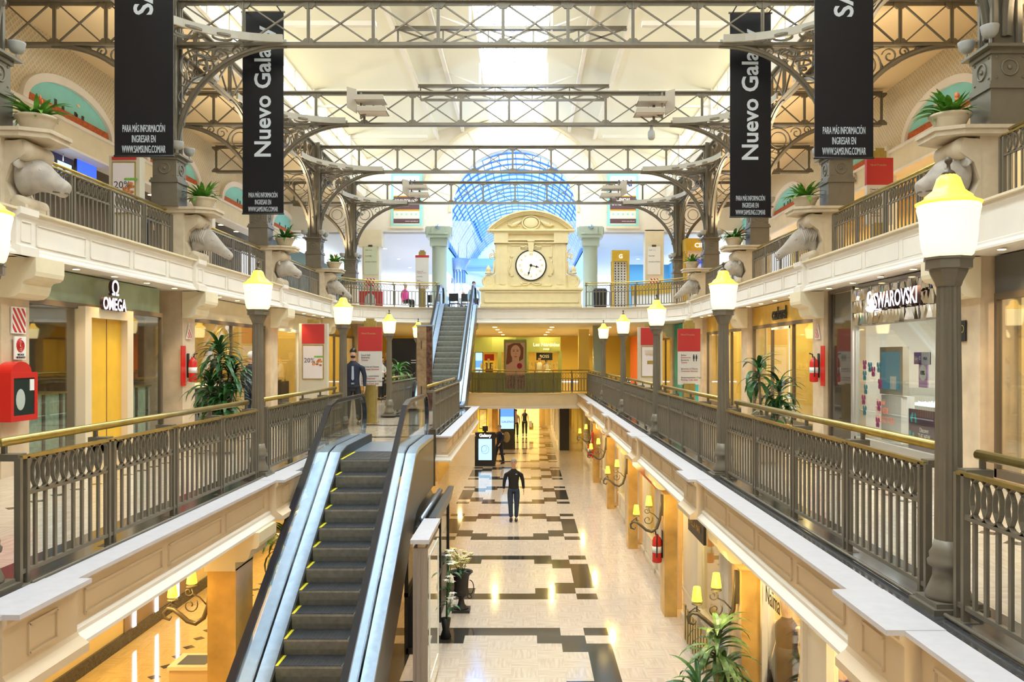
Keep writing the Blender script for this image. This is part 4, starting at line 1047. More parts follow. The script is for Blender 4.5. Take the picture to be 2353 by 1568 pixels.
dl = [('Baños', 0), ('Restrooms', 1), ('Boletería', 0), ('Tickets', 1), ('', 0), ('Servicios al Cliente', 0), ('Customer Services', 1), ('', 0), ('Estacionamiento / Caja', 0), ('Parking /Cash desk', 1)]
ds = directory('directory sign with red header on a brass pedestal, right mid gallery', (4.30, 22.6, zM), 0, dl)
ic = MB()
for x in (.12, .19): ic.ell((x, -.055, 1.70), (.016, .004, .018), 8, 4); ic.box(x-.02, x+.02, -.058, -.052, 1.60, 1.68); ic.box(x-.01, x+.01, -.058, -.052, 1.54, 1.60)
ic.build('restroom_symbols', black, ds)
directory('directory sign with red header on a brass pedestal, beside the guard on the landing', (-3.92, 21.4, zM), 0, [('Food Hall', 0), ('Boletería', 0), ('Tickets', 1), ('', 0), ('Servicios al Cliente', 0), ('Customer Services', 1), ('', 0), ('Cajero automático', 0), ('Cash dispenser', 1), ('Estacionamiento / Caja', 0), ('Parking /Cash desk', 1)])
directory('tall directory sign with red header on the right upper gallery', (7.85, 19.0, zU), 0, [('Cines 5 y 6', 0), ('Theatres 5 and 6', 1), ('', 0), ('Food Hall', 0), ('', 0), ('Ascensor', 0), ('Elevator', 1), ('Sanitarios', 0), ('Restrooms', 1)])
t = directory('grey-white directory sign by the round column at the escalator top', (-4.55, 37.2, zU), 0, [('Cines 1 a 4', 0), ('Theatres 1 and 4', 1), ('', 0), ('Food Hall', 0), ('', 0), ('Baños', 0), ('Restrooms', 1), ('', 0), ('Servicios al Cliente', 0), ('Customer Services', 1)], red_head=False, top='')
def totem(label, loc, rz, ad, w=.86, h=2.68, hd=.62):
    t = thing('advert_totem', label, 'sign', loc, rz, 'advert totems')
    MB().box(-w/2, w/2, -.12, .12, 0, h).build('body', mat('greige_panel', (.60, .55, .44), .6), t)
    MB().box(-w*.40, w*.40, -.135, -.12, h-hd, h-.02).build('red_header', redm, t)
    MB().box(-.18, .18, -.10, .10, h, h+.12).build('brass_crest', brass, t)
    MB().box(-w*.38, w*.38, -.15, -.12, h-hd-1.10, h-hd-.04).build('brass_frame', brass, t)
    p = MB().box(-w*.35, w*.35, -.156, -.15, h-hd-1.07, h-hd-.07).build('poster', mat('poster_paper', (.75, .70, .74), .4), t)
    ad(t, w, h+.62-hd); return t
dk = mat('dark_lettering', (.05, .04, .05), .6)
def ad20(t, w, h):
    text('20%', .20, dk, 'lettering', t, FACE(-w*.32, -.158, h-1.2), align='LEFT', depth=.002)
    m = MB(); rr = random.Random(5)
    for k in range(9): m.ell((rr.uniform(.02, w*.3), -.158, h-1.22+rr.uniform(-.08, .12)), (.05, .003, .035), 8, 4)
    m.build('printed_food_picture', mat('print_food', (.55, .20, .06), .6, noise=.6, scale=20), t)
    m = MB()
    for k in range(5): m.ell((w*.08+.05*k, -.157, h-1.02), (.04, .003, .03), 8, 4)
    m.build('printed_salad', mat('print_green', (.18, .42, .06), .6), t)
def adplain(t, w, h):
    text('CYBER', .11, mat('gold_lettering', (.55, .33, .12), .5), 'lettering', t, FACE(0, -.158, h-1.0), depth=.002)
    MB().box(-.12, .12, -.160, -.156, h-1.28, h-1.16).build('gold_block', brass, t)
    m = MB()
    for k in range(4): m.box(-.2, .2, -.160, -.156, h-.80-.045*k, h-.82-.045*k)
    m.build('printed_lines', mat('print_gold', (.6, .5, .25), .6), t)
totem('advert totem with red header and a 20 percent food poster, left mid gallery', (-6.55, 26.3, zM), 0, ad20)
totem('advert totem with red header and a pale framed poster, right mid gallery', (4.28, 29.6, zM), 0, adplain, .84)
totem('white advert totem with a 20 percent poster on the left upper gallery', (-8.15, 17.4, zU), 0, ad20, .62, 2.05, .08)
# ================================================================ mid level shop fronts
def spots(x, ys, z, e, c, parent=None, ang=165):
    for y in ys:
        l = D.lights.new('spot_or_fill', 'SPOT'); l.energy = e; l.color = c; l.spot_size = R(ang); l.spot_blend = .35; l.shadow_soft_size = .09
        o = D.objects.new('spot_or_fill', l); C.objects.link(o); o.location = (x, y, z-.05)
        m = MB().lathe([(.10, -.012), (.10, 0)], c=(x, y, z+.01), n=14)
        if parent is not None: m.build('ceiling_lens', downl, parent, world=True)
        else: tag(m.build('downlight_or_fill', downl), 'round ceiling downlight, real in the upper shops, added as fill elsewhere', 'downlight', 'gallery ceiling downlights')  # outside the upper shops these downlights are added as fill
def light(name, loc, sx, sy, p, c, rot=(0,0,0)): return area(name, loc, sx, sy, p, c, rot)
frm = mat('brown_window_frame', (.16, .12, .08), .4, .3); frs = mat('aluminium_frame', (.55, .56, .55), .35, .8)
def shop(s, y0, y1, wallc, name, label, lp=110, lc=WARM2, header=None, split=2, fm=None, plane=6.98, hb=.78, power=1, yext=0):
    """room wall colours, glazed front and a fitting light; s = side"""
    X = SX(s, plane); Xb = SX(s, 9.7); wn = 'wall_left' if s < 0 else 'wall_right'
    wm = mat(name+'_wall', wallc, .6)
    mb = MB(); mb.box(Xb, Xb+s*.1, y0, y1+yext, zM, hz(1.38)); mb.box(X+s*.35, Xb-s*.001, y1+yext+.02, y1+yext+.10, zM, hz(1.38)); struct(wn, mb, wm)
    t = thing('shop_front', label, 'shop front', (X, (y0+y1)/2, zM), group='glazed shop fronts')
    f = MB(); fm = fm or frm
    f.box(X-.04, X+.04, y0, y1, hz(hb), hz(hb)+.09); f.box(X-.04, X+.04, y0, y1, zM, zM+.12)
    for k in range(split+1):
        y = y0+.03+(y1-y0-.06)*k/split; f.box(X-.04, X+.04, y-.03, y+.03, zM, hz(hb))
    f.build('window_frame', fm, t, world=True)
    for k in range(split):
        a = y0+.06+(y1-y0-.06)*k/split; b_ = y0+(y1-y0-.06)*(k+1)/split
        MB().box(X-.006, X+.006, a, b_, zM+.12, hz(hb)).build('glass_pane', glass, t, world=True)
    MB().box(X-.03, X+s*.25, y0, y1, hz(hb)+.09, hz(1.38)).build('header', header or cream, t, world=True)
    spots((X+Xb)/2-s*.2, [y0+(y1-y0)*q for q in ((.2, .5, .8) if y1-y0 > 3 else (.5,))], hz(1.36), lp*1.15/(3 if y1-y0 > 3 else 1), lc, t)
    return t, X
def wallsign(s, y, h, X=None): return (X if X is not None else SX(s, 6.9), y, hz(h))
# right bay one: dark header shop, a hanging bag and a chest in its window
t, X = shop(1, 6.35, 11.75, (.85, .66, .38), 'leather_shop', 'warm lit shop front with dark grey header at the right photo edge', 150, WARM2, mat('dark_grey_header', (.10, .095, .09), .5), 2)
# right bay two: crystal shop
t, X = shop(1, 13.15, 16.55, (.95, .93, .86), 'crystal_shop', 'bright white crystal jewellery shop front with mirrored header', 200, (1, .97, .9), mat('mirror_header_back', (.25, .25, .27), .1, .9), 1, frs, plane=6.9, hb=.58, yext=1.7)
mt_ = MB(); rr = random.Random(9)
for k in range(26):
    y = 13.2+k*.13
    for j, z in enumerate((.72, .95, 1.17)):
        dx = rr.uniform(.02, .10); h_ = rr.uniform(.10, .13)
        mt_.add([(X-.04, y, hz(z-h_)), (X-.04-dx, y+.06, hz(z-h_)), (X-.04, y+.125, hz(z-h_)), (X-.04, y, hz(z+h_)), (X-.04-dx*.4, y+.06, hz(z+h_)), (X-.04, y+.125, hz(z+h_))], [(0,1,4,3), (1,2,5,4), (0,2,1), (3,4,5)])
mt_.build('mirror_tiles', mat('mirror_tile', (.72, .70, .68), .06, 1, noise=.15, scale=8), t, world=True)
def adopt_lit(t):
    for n in ('letter_body', 'lit_letter_face'):
        for o in [o for o in D.objects if o.name.startswith(n) and o.parent is None]: adopt(o, t)
def adopt(o, t):
    o.parent = t; L = Vector(t['_o']); M = Matrix.Rotation(-t.rotation_euler.z, 4, 'Z') @ Matrix.Translation(-L)
    o.data.transform(M); CH.setdefault(t.name, []).append(o); return o
litsign('SWAROVSKI', .38, neonw, None, FACER(X-.20, 15.15, hz(.86)), sx=.80)
adopt_lit(t)
sw = MB(); sw.tube([(X-.20, 15.42+a, hz(.95)+b) for a, b in [(.06, -.08), (-.06, -.10), (-.12, -.03), (-.08, .05), (.02, .02), (.08, .10), (.05, .20), (-.02, .22), (-.05, .17)]], [.05, .06, .06, .05, .03, .02, .018, .018, .01], 6); sw.build('lit_swan_emblem', neonw, t, world=True)
def loose(o, label, cat, group=None): return tag(o, label, cat, group)
# butterflies and words on the glass
bf = [(16.1, -.16, 0), (15.85, -.20, 1), (15.7, -.28, 0), (15.45, -.2, 1), (16.1, -.36, 1), (15.4, -.5, 0), (16.05, -.62, 1), (16.15, -.82, 0), (15.45, -.9, 0), (16.1, -1.02, 1), (15.5, -1.2, 0)]
for i, (y, h, k) in enumerate(bf):
    m = MB()
    for a, b in ((.05, .05), (-.05, .05), (.035, -.04), (-.035, -.04)): m.ell((X-.02, y+a, hz(h)+b), (.004, .045, .05), 8, 5)
    m.ell((X-.024, y, hz(h)), (.006, .008, .06), 6, 4)
    o = m.build('butterfly_decal', mat('plum_decal', (.16, .01, .07), .5) if not k else mat('teal_decal', (.01, .10, .12), .5), t, world=True)
adopt(text('Discover', .13, mat('red_decal', (.60, .15, .08), .5), 'window_lettering', None, FACER(X-.02, 15.55, hz(-.86)), depth=.001, align='LEFT', sx=.8), t)
adopt(text('THE NEW\nCOLLECTION', .16, mat('red_decal', (.60, .15, .08), .5), 'window_lettering', None, FACER(X-.02, 15.6, hz(-1.02)), depth=.001, align='LEFT', sx=.8), t)
t2 = thing('display_cabinet', 'white display cabinet with a teal lit niche in the crystal shop window', 'cabinet', (7.15, 16.6, zM), R(-90))
MB().box(-.45, .45, -.06, .2, 0, .90).build('base', white, t2); MB().box(-.52, .52, -.06, .06, .92, 1.85).build('niche_frame', mat('warm_grey_frame', (.45, .42, .35), .5), t2)
MB().box(-.40, .40, -.08, -.05, 1.02, 1.75).build('lit_niche', mat('teal_niche', (.01, .20, .30), .3, emit=.35), t2); MB().box(.10, .16, -.12, -.08, 1.03, 1.28).box(.22, .28, -.12, -.08, 1.03, 1.28).build('jewellery_boxes', white, t2)
t2 = thing('jewellery_showcase', 'glass jewellery showcase sparkling inside the crystal shop', 'showcase', (7.8, 15.9, zM), R(-90))
MB().box(-.9, .9, -.3, .3, 0, .72).build('base', white, t2); MB().box(-.9, .9, -.3, .3, .72, 1.05).build('glass_case', glass, t2); MB().box(-.86, .86, -.26, .26, .73, .76).build('lit_shelf', mat('lit_shelf', (1, 1, 1), .4, emit=2.2), t2)
jw = MB()
for k in range(40): jw.ell((rr.uniform(-.8, .8), rr.uniform(-.2, .2), .78), (.02, .02, .03), 5, 4)
jw.build('crystals', mat('crystal', (.9, .9, 1), .05, .6), t2)['kind'] = 'stuff'
t2 = fsign('window_poster', 'plum poster reading THE NEW COLLECTION standing in the crystal shop window', (7.12, 15.35, zM-.04), 'r', 1.0, .74, mat('plum_poster', (.10, .05, .09), .4), 'poster')
tx(t2, 'Discover', .12, mat('white_lettering', (.9, .88, .85), .5), .12, .34, sx=.8); tx(t2, 'THE NEW\nCOLLECTION', .13, mat('white_lettering', (.9, .88, .85), .5), .12, .22, sx=.8)
m = MB()
for k in range(9): m.ell((rr.uniform(-.45, -.2), -.024, rr.uniform(.15, .65)), (.04, .003, .06), 6, 4)
m.build('printed_butterflies', mat('teal_print', (.03, .55, .60), .5), t2)
t2 = fsign('price_poster', 'small round-badge poster reading 10% in the crystal shop', (7.2, 15.45, hz(-.56)), 'r', .34, .44, mat('lilac_poster', (.55, .35, .65), .5), 'poster')
MB().prism([(.14*math.cos(a), .27+.14*math.sin(a)) for a in [2*math.pi*i/24 for i in range(24)]], (0, -.026, 0), (1,0,0), (0,0,1), (0,1,0), .006).build('white_badge', white, t2); tx(t2, '10%', .11, dk, 0, .23, y=-.034)
t2 = fsign('payment_sticker', 'violet and grey card payment sticker above the 10% poster', (7.2, 15.5, hz(-.14)), 'r', .62, .22, mat('violet_sticker', (.16, .08, .35), .5), 'sticker')
MB().box(0, .31, -.026, -.0, 0, .22).build('grey_half', mat('pale_grey', (.6, .6, .65), .5), t2); tx(t2, '3,6 y 12', .10, mat('white_lettering', (.9, .88, .85), .5), -.155, .08, sx=.7); tx(t2, 'VISA', .08, mat('navy_letters', (.05, .08, .3), .5), .15, .08, y=-.03)
# doorway left of it
t = thing('dark_doorway', 'narrow dark glazed doorway beside the crystal shop', 'doorway', (6.45, 17.4, zM)); MB().box(6.42, 6.46, 16.78, 17.98, zM, hz(1.30)).build('dark_glass', mat('dark_mirror_glass', (.04, .035, .03), .05, spec=.9), t, world=True)
MB().box(6.38, 6.47, 16.70, 16.78, zM, hz(1.32)).build('steel_jamb', frs, t, world=True); MB().box(6.38, 6.47, 17.98, 18.06, zM, hz(1.32)).build('brown_jamb', frm, t, world=True); MB().box(6.38, 6.47, 16.70, 18.06, hz(1.32), hz(1.38)).build('lintel', frm, t, world=True)
# cacharel, two bays
gold_fronts = []
for (a, b, l) in ((18.85, 24.3, 'golden clothing shop front, first bay beyond the crystal shop'), (25.1, 30.5, 'golden clothing shop front, second bay, behind the red directory sign')):
    t, X = shop(1, a, b, (.88, .70, .28), 'golden_shop', l, 170, WARM, gold, 3, frm)
    adopt(text('cacharel', .46, black, 'lettering', None, FACER(X-.055, (a+b)/2+.75, hz(.96)), depth=.012, align='LEFT', sx=.80, bold=.006), t)
    gold_fronts.append(t)
    MB().box(X-.055, X-.035, a+2.0, a+3.55, hz(.70), hz(.76)).box(X-.055, X-.035, a+2.0, a+2.05, zM+.1, hz(.76)).build('white_window_trim', white, t, world=True)
adopt(text('LE DRESS CODE', .12, white, 'window_lettering', None, FACER(X-.045, 21.4, hz(-1.05)), depth=.001, align='LEFT'), gold_fronts[0])
adopt(text('AUTOMNE HIVER', .24, white, 'window_lettering', None, FACER(X-.045, 21.5, hz(-1.33)), depth=.001, align='LEFT', sx=.62), gold_fronts[0])
# turquoise hoarding
t = thing('mural_hoarding', 'turquoise hoarding with pale ovals and gold words, far right mid gallery', 'hoarding', (6.38, 34.1, zM))
MB().box(6.38, 6.45, 31.35, 36.8, zM, hz(1.36)).build('painted_board', mat('turquoise_board', (.02, .50, .46), .5, noise=.35, scale=1.2), t, world=True)
m = MB(); m.ell((6.37, 32.7, hz(-.15)), (.012, .55, 1.05), 32, 16); o = m.build('pale_lilac_oval', mat('lilac_paint', (.80, .66, .85), .5), t, world=True)
m = MB(); m.ell((6.37, 34.3, hz(1.0)), (.012, .45, .55), 24, 12); m.ell((6.37, 34.2, hz(-1.4)), (.012, .5, .4), 24, 12); m.build('pink_oval', mat('pink_paint', (.80, .40, .50), .5), t, world=True)
for k, s_ in enumerate(('PRONTO UNA', 'NUEVA', 'PROPUESTA')): adopt(text(s_, .17, mat('gold_lettering', (.55, .33, .12), .5), 'lettering', None, FACER(6.35, 32.7, hz(.1-.32*k)), depth=.004, sx=.8), t)
# left bay two: watch shop
t, X = shop(-1, 12.65, 17.45, (.16, .11, .07), 'watch_shop', 'watch boutique front with pale green glass header and cream door surround', 26, WARM, mat('pale_green_glass_header', (.30, .38, .26), .25, noise=.08, scale=3), 3, frm, hb=.80)
MB().box(X-.02, X+.16, 14.15, 14.36, zM, hz(.84)).box(X-.02, X+.16, 15.65, 15.88, zM, hz(.84)).box(X-.02, X+.16, 14.36, 15.65, hz(.66), hz(.84)).build('door_surround', mat('cream_travertine', (.76, .64, .46), .5), t, world=True)
gd = MB().box(X-.1, X+.04, 14.36, 15.65, zM, hz(.66)).build('golden_door', mat('golden_door', (.85, .50, .04), .4, noise=.06, scale=3), t, world=True)
MB().box(X+.04, X+.045, 15.1, 15.115, zM, hz(.66)).build('door_joint', wood, t, world=True)
litsign('OMEGA', .30, neonw, None, FACEL(X+.19, 14.62, hz(.82)), sx=.80)
litsign('Ω', .36, neonw, None, FACEL(X+.19, 15.06, hz(1.08)), align='CENTER')
adopt_lit(t)
for (a, b, l) in ((12.75, 14.05, 'pale green glass watch counter left of the golden door'), (16.0, 17.2, 'pale green glass watch counter right of the golden door')):
    t2 = thing('watch_counter', l, 'counter', (X-.4, (a+b)/2, zM))
    MB().box(X-.65, X-.12, a, b, zM, hz(-.60)).build('green_glass_body', mat('pale_green_ribbed_glass', (.38, .48, .36), .25, noise=.15, scale=12), t2, world=True)
    MB().box(X-.68, X-.09, a-.02, b+.02, hz(-.60), hz(-.57)).build('top', brass, t2, world=True)
    q = MB()
    for k in range(3): y = a+.15+(b-a-.3)*k/2; q.box(X-.12, X-.10, y-.035, y+.035, zM, hz(-.60))
    q.build('brass_strips', metald, t2, world=True)
t2 = thing('watch_display', 'white watch display box on the right green counter', 'display', (X-.35, 16.4, hz(-.57)))
MB().box(X-.5, X-.2, 16.15, 16.45, hz(-.57), hz(-.53)).box(X-.5, X-.46, 16.15, 16.45, hz(-.57), hz(-.22)).build('stand', white, t2, world=True); MB().tube([(X-.3+.0, 16.3+.09*math.cos(a), hz(-.40)+.09*math.sin(a)) for a in [2*math.pi*i/16 for i in range(16)]], .02, 6, closed=True).build('watch_ring', steel, t2, world=True)
t2 = thing('gold_figurine', 'small golden display figure on the left green counter', 'display', (X-.3, 13.35, hz(-.57)))
MB().tube([(X-.3, 13.35+.09*math.cos(a), hz(-.36)+.09*math.sin(a)) for a in [2*math.pi*i/16 for i in range(16)]], .025, 6, closed=True).build('ring', brass, t2, world=True); MB().lathe([(.10, 0), (.06, .03), (.03, .12)], c=(X-.3, 13.35, hz(-.57)), n=10).build('foot', brass, t2, world=True)
# left bays three, four, five
t, X = shop(-1, 18.85, 24.3, (.70, .50, .16), 'jewel_shop', 'jewellery shop front behind the big potted plant, brass monogram on its glass', 95, WARM, cream, 2, frm)
m = MB(); m.tube([(X+.03, 20.9+.42*math.cos(a), hz(.28)+.42*math.sin(a)) for a in [2*math.pi*i/28 for i in range(28)]], .03, 6, closed=True)
for k in range(4): m.tube([(X+.03, 20.65+.17*k+.07*math.cos(a), hz(.20)+.22*math.sin(a)) for a in [2*math.pi*i/16 for i in range(17)]], .018, 5)
m.build('brass_monogram', brass, t, world=True)
t2 = thing('dark_counter', 'dark slatted counter inside the jewellery shop behind the potted plant', 'counter', (X-.5, 20.5, zM))
MB().box(X-.8, X-.2, 19.0, 22.4, zM, hz(-.72)).build('body', mat('dark_green_slats', (.02, .03, .025), .4), t2, world=True); MB().box(X-.85, X-.15, 18.95, 22.45, hz(-.72), hz(-.66)).build('lit_top', mat('lit_jewel_top', (1, .75, .45), .4, emit=.7), t2, world=True)
t, X = shop(-1, 25.1, 30.5, (.80, .58, .20), 'second_jewel_shop', 'golden lit jewellery shop front beside the 20 percent totem', 150, WARM, cream, 2, mat('white_frame', (.8, .78, .72), .5))
t2 = thing('jewel_table', 'jewellery table with glittering pieces in the window left of the totem', 'table', (X-.5, 26.2, zM))
MB().box(X-.75, X-.15, 25.3, 27.4, zM, hz(-.78)).build('body', wood, t2, world=True); q = MB()
for k in range(60): q.ell((X-rr.uniform(.2, .7), rr.uniform(25.4, 27.3), hz(-.74)), (.03, .03, .04), 5, 4)
q.build('jewellery', brass, t2, world=True)['kind'] = 'stuff'
t, X = shop(-1, 31.3, 36.8, (.78, .58, .18), 'clothes_shop', 'amber lit clothes shop front behind the guard', 150, WARM, gold, 3, frm)
for s in (-1, 1):
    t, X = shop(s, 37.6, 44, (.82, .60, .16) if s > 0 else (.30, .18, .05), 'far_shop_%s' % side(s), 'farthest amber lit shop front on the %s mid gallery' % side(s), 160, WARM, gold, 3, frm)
struct('wall_right', MB().box(6.2, 6.3, 45, 51, zM, hz(1.2)), mat('orange_wall', (.75, .16, .04), .5))
# soffit downlights under the upper gallery
k = 0; d0 = {}
for s in (-1, 1):
    for i, g in enumerate(G[1:6]):
        for j in range(5):
            y = g+.30+1.25*j
            if y > 31.3: continue
            lab_ = 'row of small warm downlights under the %s upper gallery edge' % side(s)
            if not d0:
                d0 = thing('soffit_downlight', lab_, 'downlight', (SX(s, 6.60), y, hz(1.38)), group='soffit downlights %s' % side(s))
                MB().lathe([(.065, -.004), (.065, 0)], n=16).build('rim', creamw, d0); MB().lathe([(.05, -.008), (.05, -.004)], n=16).build('lens', downl, d0)
            else: copy_tree(d0, (SX(s, 6.60), y, hz(1.38)), label=lab_, group='soffit downlights %s' % side(s))
            l = D.lights.new('downlight_beam', 'SPOT'); l.energy = 34; l.color = (1, .70, .34); l.spot_size = R(95); l.spot_blend = .6; l.shadow_soft_size = .05
            o = D.objects.new('downlight_beam', l); C.objects.link(o); o.location = (SX(s, 6.60), y, hz(1.34))
# ================================================================ ground floor
# cream panelled fronts between the right hand columns
def gfront(y0, y1, idx, wins, plane=2.97):
    """wins: list of (ya, yb, zsill, ztop) glazed openings"""
    t = thing('panelled_shop_front', 'cream panelled ground floor shop front, right side, %s bay from the viewer' % ORD[idx], 'shop front', (plane, (y0+y1)/2, 0), group='ground floor shop fronts')
    zt = hz(-2.18); m = MB(); ys = sorted(wins); y = y0
    for a, b, zs, zh in ys:
        if a > y: m.box(plane, plane+.08, y, a, 0, zt)
        m.box(plane, plane+.08, a, b, 0, zs); m.box(plane, plane+.08, a, b, zh, zt); y = b
    if y < y1: m.box(plane, plane+.08, y, y1, 0, zt)
    m.box(plane-.05, plane, y0, y1, 0, .12); m.box(plane-.03, plane, y0, y1, .55, .60)
    m.build('panelling', creamw, t, world=True)
    f = MB()
    for a, b, zs, zh in ys:
        for yy in (a, b): f.box(plane-.05, plane+.02, yy-.04, yy+.04, 0, zt)
        for zz in (zs, zh): f.box(plane-.04, plane+.02, a, b, zz-.03, zz+.03)
        f.box(plane-.02, plane, a+.12, b-.12, .18, .20); f.box(plane-.02, plane, a+.12, b-.12, .46, .48)
    f.build('mouldings', creamw, t, world=True)
    for a, b, zs, zh in ys: MB().box(plane+.03, plane+.04, a, b, zs, zh).build('glass_pane', glass, t, world=True)
    return t
gfront(5.1, 10.39, 0, [(5.2, 8.15, .12, 2.5), (8.85, 10.37, .12, 2.5)], 2.90)
gfront(10.92, 16.18, 1, [(11.2, 12.4, .62, 2.5), (12.9, 14.6, .62, 2.5)])
gfront(16.72, 21.9, 2, [(17.2, 18.6, .62, 2.5), (19.4, 21.2, .62, 2.5)])
gfront(22.5, 27.6, 3, [(23.0, 24.6, .62, 2.5), (25.4, 27.0, .62, 2.5)])
gfront(28.2, 33.4, 4, [(28.8, 30.4, .62, 2.5), (31.2, 32.8, .62, 2.5)])
gfront(34.0, 44.5, 5, [(34.6, 38.4, .12, 2.5), (39.2, 43.6, .12, 2.5)])
for y in (10.85, 16.65, 22.45, 28.15, 33.95): struct('wall_right', MB().box(3.05, 4.7, y-.45 if y > 11 else y+.3, (y-.35) if y > 11 else y+.4, 0, hz(-2.17)), shopw)
# hanging signs
t = thing('hanging_shop_sign', 'black shop sign with gold letters under the right fascia on the ground floor', 'sign', (2.5, 12.6, hz(-2.62)))
MB().box(2.49, 2.53, 12.0, 13.15, hz(-2.66), hz(-2.17)).build('panel', black, t, world=True)
adopt(text('STELLA MAR', .15, mat('gold_lettering', (.55, .33, .12), .5), 'lettering', None, FACER(2.485, 13.05, hz(-2.54)), depth=.002, align='LEFT'), t)
for y0, y1, l in ((16.9, 20.6, 'red shop fascia under the right gallery, nearer one'), (28.4, 31.5, 'red shop fascia under the right gallery, farther one')):
    tag(MB().box(2.56, 2.60, y0, y1, hz(-2.62), hz(-2.25)).build('red_fascia_board', mat('bright_red_board', (.75, .04, .01), .4)), l, 'sign')
# low brass fence
t = thing('brass_picket_fence', 'low brass picket fence at the foot of the right shop front', 'fence', (2.8, 14.0, 0))
q = MB(); q.box(2.78, 2.80, 13.1, 14.95, .16, .20); q.box(2.78, 2.80, 13.1, 14.95, .40, .44); q.build('rails', brass, t, world=True)
for k in range(9): MB().box(2.755, 2.785, 13.12+k*.215, 13.22+k*.215, .02, .62-.03*(k % 2)).build('picket', brass, t, world=True)
# sconces
sc0 = None
def make_sconce(label):
    t = thing('wall_sconce', label, 'wall lamp', (0, 0, 0), group='curled iron wall lamps')
    a = MB(); a.tube([(.02, 0, .22), (.03, 0, -.02), (.05, 0, -.25), (.11, 0, -.42), (.21, 0, -.49), (.31, 0, -.46), (.40, 0, -.38), (.49, 0, -.31), (.56, 0, -.30), (.61, 0, -.35), (.60, 0, -.42), (.54, 0, -.44), (.52, 0, -.40)], [.016, .022, .028, .03, .03, .03, .028, .026, .024, .022, .02, .018, .014], 8)
    a.build('curled_arm', metald, t)
    b = MB(); b.tube([(.07, 0, -.26), (.16, 0, -.16), (.24, 0, -.12), (.26, 0, -.05)], .010, 5); b.tube([(.28+p, 0, -.26+q) for p, q in spiral((0, 0), .10, .02, 2.5, 1.2)], .009, 5); b.tube([(.30+p, 0, -.09+q) for p, q in spiral((0, 0), .06, .015, 3, 1.1, 12)], .008, 5)
    b.tube([(.60, 0, -.30), (.52, 0, -.24), (.46, 0, -.28)], .008, 5); b.tube([(.50, 0, -.31), (.50, 0, -.22)], .010, 5); b.build('scrolls', metald, t)
    for x, z in ((.26, .0), (.50, -.17)):
        s_ = MB().lathe([(.062, -.015), (.064, -.01), (.042, .155), (.040, .16)], c=(x, 0, z+.03), n=16).build('lamp_shade', shadem, t)
        MB().lathe([(.006, -.05), (.065, -.035), (.068, -.028), (.006, -.03)], c=(x, 0, z+.01), n=14).build('drip_dish', metald, t)
    MB().box(-.005, .03, -.04, .04, -.18, .22).build('back_plate', metald, t)
    return t
def plamp(loc, e, c, r=.06):
    l = D.lights.new('lamp_glow', 'POINT'); l.energy = e; l.color = c; l.shadow_soft_size = r; o = D.objects.new('lamp_glow', l); C.objects.link(o); o.location = loc
for i, y in enumerate(GC):
    l = 'two-shade iron wall lamp on the right ground floor columns, %s from the viewer' % ORD[i]
    p = (2.60, y+.12, hz(-2.86))
    if sc0 is None: sc0 = make_sconce(l); sc0.location = p; sc0.rotation_euler = (0, 0, math.pi); sc0['_o'] = list(p)
    else: copy_tree(sc0, p, math.pi, l)
    plamp((2.2, y-.15, hz(-2.75)), 13, (1, .72, .25))
copy_tree(sc0, (-3.94, 10.7, hz(-2.86)), math.pi, 'two-shade iron wall lamp on the left golden pillar, bottom left of the photo')
copy_tree(sc0, (-3.94, 16.6, hz(-2.86)), math.pi, 'two-shade iron wall lamp behind the left side of the escalator')
plamp((-4.5, 10.4, hz(-2.8)), 30, (1, .65, .2)); plamp((-4.5, 16.2, hz(-2.8)), 30, (1, .65, .2))
